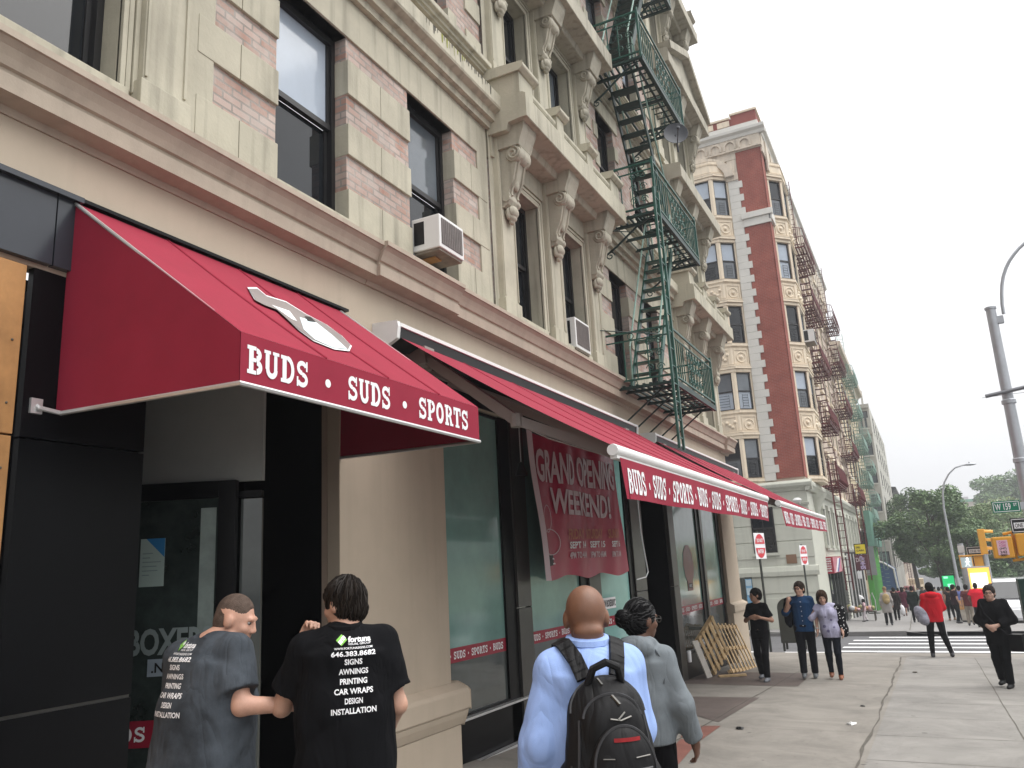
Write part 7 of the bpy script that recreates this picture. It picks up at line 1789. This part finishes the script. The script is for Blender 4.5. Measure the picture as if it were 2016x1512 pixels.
mb=MB(); mb.tube([tuple(j['wrl']+np.array([.034*math.cos(R_(t)),.034*math.sin(R_(t)),.015])) for t in range(0,361,30)],.008,5); local_obj(mb,'wrist_watch',M['alu'],T)
JK=thing('jacket','dark navy jacket slung over the shoulder of the man in blue','jacket',p,rz=T.rotation_euler.z); JK.scale=T.scale
s=Sdf((.05,-.4,.75),(.5,.3,1.6),.014); s.ell((.24,-.09,1.25),(.085,.07,.2),None,.05); s.ell((.22,.02,1.41),(.07,.10,.05),None,.05); s.ell((.25,-.09,1.05),(.08,.06,.14),None,.05); s.wrinkle(.02,20,2); sd_obj(s,'cloth',cloth('dark navy',(.012,.014,.026)),JK)
p=feet(1648,1337)
T,j,sh,hp,fr=person('person in lilac patterned blouse, dark slim jeans and brown ankle boots',p,180+2,1.68,{**walk(.05),'pelvis':(-.02,0,.94),'neck':(.05,.0,1.44),'head':(.075,.05,1.575),'shl':(-.12,.0,1.39),'shr':(.215,.0,1.38),'ell':(-.20,.0,1.12),'wrl':(-.23,.1,.92),'elr':(.33,.03,1.2),'wrr':(.45,.0,1.34)},
  res=.0125,build=.95,female=True,skin=(.50,.30,.22),hyaw=8,hpitch=-14,hair='bob',hcol=(.075,.042,.026),top='long',sleeve=1.1,tcol=(.42,.41,.55),bottom='slim',bcol=(.018,.022,.034),shoe=(.24,.085,.04),soles='boot',hem=.80,tvar=.45,amp=.014,loose=.012)
f=MB()
for (x,z,r) in ((.09,1.02,.032),(-.05,1.14,.022),(.03,.93,.03),(-.09,1.0,.02),(.05,1.2,.015)):
    n=10; f.poly([(x+r*(1+.25*math.sin(3*t))*math.cos(t*.628),0,z+r*math.sin(t*.628)) for t in range(n)])
q=MB()
for fc in f.f:
    P=[Vector(f.v[i]) for i in fc]; c=sum(P,Vector())/len(P)
    for a_,b_ in zip(P,P[1:]+P[:1]): q.poly([c,a_,b_])
conform(sh,q,'blouse_pattern',cloth('indigo print',(.17,.155,.27)),T,False,.006)
SC_=thing('cardigan','black and white patterned cardigan hanging from the arm of the woman in lilac','cardigan',p,rz=T.rotation_euler.z); SC_.scale=T.scale
s=Sdf((-.55,-.35,.6),(.1,.35,1.6),.014); s.ell((-.225,.0,1.17),(.095,.10,.24),rotm(0,0,-10),.04); s.ell((-.26,.02,.95),(.085,.085,.15),None,.05); s.ell((-.16,-.02,1.38),(.09,.1,.06),None,.05); s.wrinkle(.02,24,8); cg=sd_obj(s,'cloth',cloth('black cardigan',(.016,.016,.019)),SC_)
q=MB(); rnd=random.Random(5); bvc=BVHTree.FromPolygons([v.co[:] for v in cg.data.vertices],[k.vertices[:] for k in cg.data.polygons])
for _ in range(46):
    h_=bvc.ray_cast(Vector((rnd.uniform(-.36,-.1),.8,rnd.uniform(.85,1.4))),Vector((0,-1,0)))
    if h_[0] is not None: q.sphere(h_[0],(.011,.004,.011),6,4)
local_obj(q,'white_flecks',M['lett'],SC_)
p=feet(1984,1354)
T,j,sh,hp,fr=person('person in loose black top and trousers with glasses and clasped hands',p,180-20,1.69,{**walk(.08),'neck':(.0,.02,1.45),'head':(.0,.07,1.59),'ell':(-.27,.0,1.13),'wrl':(-.06,.21,1.04),'elr':(.27,.0,1.13),'wrr':(.06,.22,1.03)},
  res=.0125,build=1.04,female=True,skin=(.50,.31,.24),hyaw=10,hair='short',hcol=(.045,.038,.036),top='long',tcol=(.010,.010,.012),bcol=(.009,.010,.012),shoe=(.016,.016,.018),hem=.72,sleeve=1.8,amp=.016,loose=.012,hands={'l':dict(dir=(.8,.3,-.25),palm=(.1,-1,0),curl=1.0),'r':dict(dir=(-.8,.3,-.25),palm=(-.1,-1,0),curl=1.0)})
mb=MB()
for sg in(-1,1): mb.tube([tuple(hp(sg*.033+.025*math.cos(R_(t)),.108,.004+.018*math.sin(R_(t)))) for t in range(0,361,30)],.004,5)
local_obj(mb,'glasses',M['sblack'],T)
BG=thing('shoulder_bag','black shoulder bag on a long strap carried by the woman in black','bag',p,rz=T.rotation_euler.z); BG.scale=T.scale
mb=MB(); mb.tube([(.17,.12,1.44),(.10,.19,1.25),(-.05,.2,1.06),(-.24,.16,.85)],.014,6); local_obj(mb,'strap',cloth('charcoal strap',(.03,.03,.033)),BG); mb=MB(); mb.box(-.42,-.22,-.02,.2,.62,.9); local_obj(mb,'pouch',M['black'],BG,False)
# man in red with the grey bag, from behind
p=feet(1852,1294)
T,j,sh,hp,fr=person('person in bright red hooded jacket, black trousers with white side stripe',p,8,1.78,dict(knl=(-.13,.04,.50),anl=(-.16,-.02,.085),knr=(.15,.04,.5),anr=(.26,.0,.085),hil=(-.1,0,.91),hir=(.1,0,.91),ell=(-.215,-.02,1.12),wrl=(-.16,.18,.98),elr=(.225,.06,1.13),wrr=(.12,.26,1.12),head=(.0,.05,1.60)),
  res=.0145,build=1.02,skin=(.30,.17,.11),hyaw=10,hpitch=-12,hair='short',hcol=(.008,.008,.009),top='hoodie',tcol=(.50,.012,.022),bottom='slim',bcol=(.012,.012,.014),shoe=(.03,.03,.034),hem=.82,amp=.014,tvar=.06,loose=.012)
mb=MB(); mb.tube([tuple(j['hir']+np.array([.10,-.02,0])),tuple(j['knr']+np.array([.066,-.01,0])),tuple(j['anr']+np.array([.046,0,.02]))],.010,5); local_obj(mb,'white_stripe',M['lett'],T)
BP=thing('backpack','grey patterned backpack hanging at the left side of the person in red','backpack',p,rz=T.rotation_euler.z); BP.scale=T.scale
s=Sdf((-.7,-.5,.5),(.1,.3,1.4),.014); R3_=rotm(0,0,-22); s.ell((-.29,-.16,.98),(.135,.10,.24),R3_,.03); s.ell((-.25,-.22,.88),(.11,.09,.13),R3_,.03); s.wrinkle(.008,20,6); sd_obj(s,'pack_body',mat('cloth grey print',(.24,.24,.29),.8,var=.45,vs=16,bump=.2),BP)
mb=MB(); mb.tube([(-.33,-.12,1.18),(-.27,-.05,1.32),(-.19,.05,1.36),(-.17,.13,1.24)],.018,6); local_obj(mb,'strap',M['joint'],BP)
# ---------------------------------------------------------------- the far crowd
def far(label,px,H=1.72,face=0,res=.026,g='people walking beyond the crosswalk',**k):
    p=feet(*px); return (person(label,p,face,H,k.pop('J',None) or walk(k.pop('stride',.12)),res=res,group=g,amp=.012,**k),p)
(T,*_),p=far('person in a grey coat carrying a tan backpack, walking away past the vendor',(1752,1232),1.74,6,top='coat',tcol=(.30,.28,.27),bcol=(.014,.014,.017),hair='beanie',hcol=(.42,.30,.17),stride=.2)
BP=thing('backpack','tan and olive backpack on the person in the grey coat','backpack',p,rz=R_(6)); s=Sdf((-.3,-.5,.8),(.3,.2,1.6),.02); s.ell((0,-.2,1.2),(.16,.10,.24),None,.03); s.ell((.02,-.27,1.1),(.12,.07,.12),None,.02); sd_obj(s,'pack_body',cloth('tan pack',(.33,.25,.13),.3),BP)
far('person in a long dark brown coat with white plastic bags, walking away',(1768,1222),1.70,0,top='coat',tcol=(.035,.024,.024),bcol=(.014,.012,.014),hair='short')
g=feet(1778,1214); mb=MB(); mb.sphere((g.x,g.y,g.z+.38),(.17,.14,.3),10,8); mb.tube([(g.x,g.y,g.z+.62),(g.x-.02,g.y,g.z+.82)],.03,6); tag(mb.obj('plastic_bag',mat('white plastic',(.7,.7,.72),.4,var=.08),smooth=True),'white full plastic bag carried beside the maroon dress','bag')
far('person in a knee length maroon dress walking away',(1783,1213),1.70,-4,female=True,top='long',tcol=(.085,.014,.03),bottom='skirt',bcol=(.085,.014,.03),hair='long',shoe=(.1,.05,.04))
far('person in a dark green jacket half hidden behind the red jacket',(1805,1226),1.74,0,top='coat',tcol=(.015,.03,.024),bcol=(.02,.02,.024))
far('person in a pink top far behind the maroon dress',(1773,1196),1.68,0,res=.035,female=True,top='long',tcol=(.55,.14,.2),bcol=(.04,.04,.05),hair='long')
far('person in a dark red top at the left of the far crowd',(1763,1199),1.72,180,res=.035,top='long',tcol=(.13,.02,.03),bcol=(.03,.03,.035))
far('person in a grey tank top and dark jeans walking away alone',(1855,1203),1.66,0,female=True,top='sleeveless',tcol=(.34,.33,.38),bcol=(.03,.04,.055),hair='bob')
far('person in a dark jacket just left of the grey tank top',(1838,1206),1.74,180,top='coat',tcol=(.03,.03,.045),bcol=(.03,.03,.035))
far('person in a black sleeveless outfit at the left of the waiting group',(1876,1222),1.66,20,female=True,top='sleeveless',tcol=(.03,.028,.03),bottom='slim',bcol=(.02,.02,.022),stride=.08,shoe=(.35,.22,.14))
far('person in dark track trousers with a white stripe among the waiting group',(1888,1228),1.76,-60,top='tee',tcol=(.05,.022,.03),bcol=(.016,.022,.024),stride=.06)
far('person in a periwinkle blue shirt among the waiting group',(1898,1222),1.70,0,top='tee',tcol=(.19,.25,.62),bcol=(.03,.03,.06),stride=.05,hair='short')
far('person in pale beige trousers behind the man in the red tee',(1914,1232),1.74,0,top='tee',tcol=(.10,.03,.03),bcol=(.27,.24,.2),stride=.05)
(T,j,sh,hp,fr),p=far('person in a red tee and black trousers standing by the glowing kiosk',(1934,1235),1.80,4,res=.02,J=dict(ell=(-.28,.0,1.14),wrl=(-.24,.14,.98),elr=(.3,.02,1.14),wrr=(.22,.18,1.06),anl=(-.09,.03,.085),anr=(.15,-.06,.085),knr=(.12,.02,.5)),top='tee',tcol=(.60,.012,.03),bcol=(.016,.016,.019),hair='crop',hcol=(.02,.015,.013),skin=(.15,.075,.05),hem=.80,loose=.03,build=1.05,shoe=(.02,.02,.022))
p=feet(1664,1216); seat=dict(pelvis=(0,-.06,.48),neck=(0,.0,1.0),head=(.0,.05,1.16),shl=(-.19,0,.95),shr=(.19,0,.95),ell=(-.24,.02,.68),elr=(.24,.02,.68),wrl=(-.12,.24,.60),wrr=(.12,.24,.6),hil=(-.1,0,.47),hir=(.1,0,.47),knl=(-.13,.42,.49),knr=(.13,.42,.49),anl=(-.13,.40,.085),anr=(.13,.40,.085))
person('person in black with a dark cap sitting by the shop gates',p+V3(0,0,.28),-60,1.8,seat,res=.022,top='coat',tcol=(.013,.013,.015),bcol=(.014,.014,.016),hair='cap',hcol=(.012,.012,.014),skin=(.12,.07,.05),hem=.4)
mb=MB(); mb.box(p.x-.25,p.x+.25,p.y-.3,p.y+.2,p.z,p.z+.66); tag(mb.obj('crate',M['ply'],bevel=.02),'wooden crate seat under the person in the dark cap','crate')
far('person, a child in white and pink beside the vendor stall',(1705,1224),1.15,90,female=True,top='tee',tcol=(.60,.42,.45),bcol=(.55,.5,.52),hair='bob',stride=.08,skin=(.2,.11,.08))
for i,(px,lab,tc) in enumerate((((1778,1187),'person in an orange vest at the left of the far street',(.5,.2,.05)),((1834,1182),'person in a teal top far down the pavement',(.05,.2,.2)),((1858,1187),'person in a yellow top near the green kiosk',(.5,.4,.08)),((1822,1199),'person in a dark grey hooded coat in the far crowd',(.06,.06,.065)),((1872,1192),'person in a pale blue shirt by the tree trunk',(.3,.38,.5)),((1786,1204),'person in a charcoal suit behind the maroon dress',(.03,.03,.035)),((1790,1192),'person in a grey shirt in the middle of the far crowd',(.2,.2,.22)),((1812,1190),'person in a white shirt in the middle of the far crowd',(.5,.5,.5)),((1799,1184),'person in black far down the street',(.02,.02,.022)),((1828,1188),'person in a blue jacket far down the street',(.06,.09,.2)),((1845,1190),'person in a beige top far down the street',(.4,.33,.25)),((1868,1200),'person in a brown top under the street trees',(.12,.07,.05)))):
    far(lab,px,1.7,180 if i%2 else 0,res=.042,top='long',tcol=tc,bcol=(.03+.02*(i%3),.03,.04))
# spare pedestrian details: phone of the man at the kiosk

# ---------------------------------------------------------------- light haze over the far street
mb=MB(); mb.box(-500,520,-60,720,-40,70)
hz_=mb.obj('haze',bpy.data.materials.new('haze')); struct(hz_,'stuff'); hz_['label']='faint pale haze over the far street'; hz_['category']='haze'
m_=hz_.data.materials[0]; m_.use_nodes=True; t_=m_.node_tree; t_.nodes.clear(); o_=t_.nodes.new('ShaderNodeOutputMaterial'); v_=t_.nodes.new('ShaderNodeVolumePrincipled')
v_.inputs['Color'].default_value=(.93,.95,1,1); v_.inputs['Density'].default_value=.0013; v_.inputs['Anisotropy'].default_value=.2
t_.links.new(v_.outputs[0],o_.inputs['Volume'])
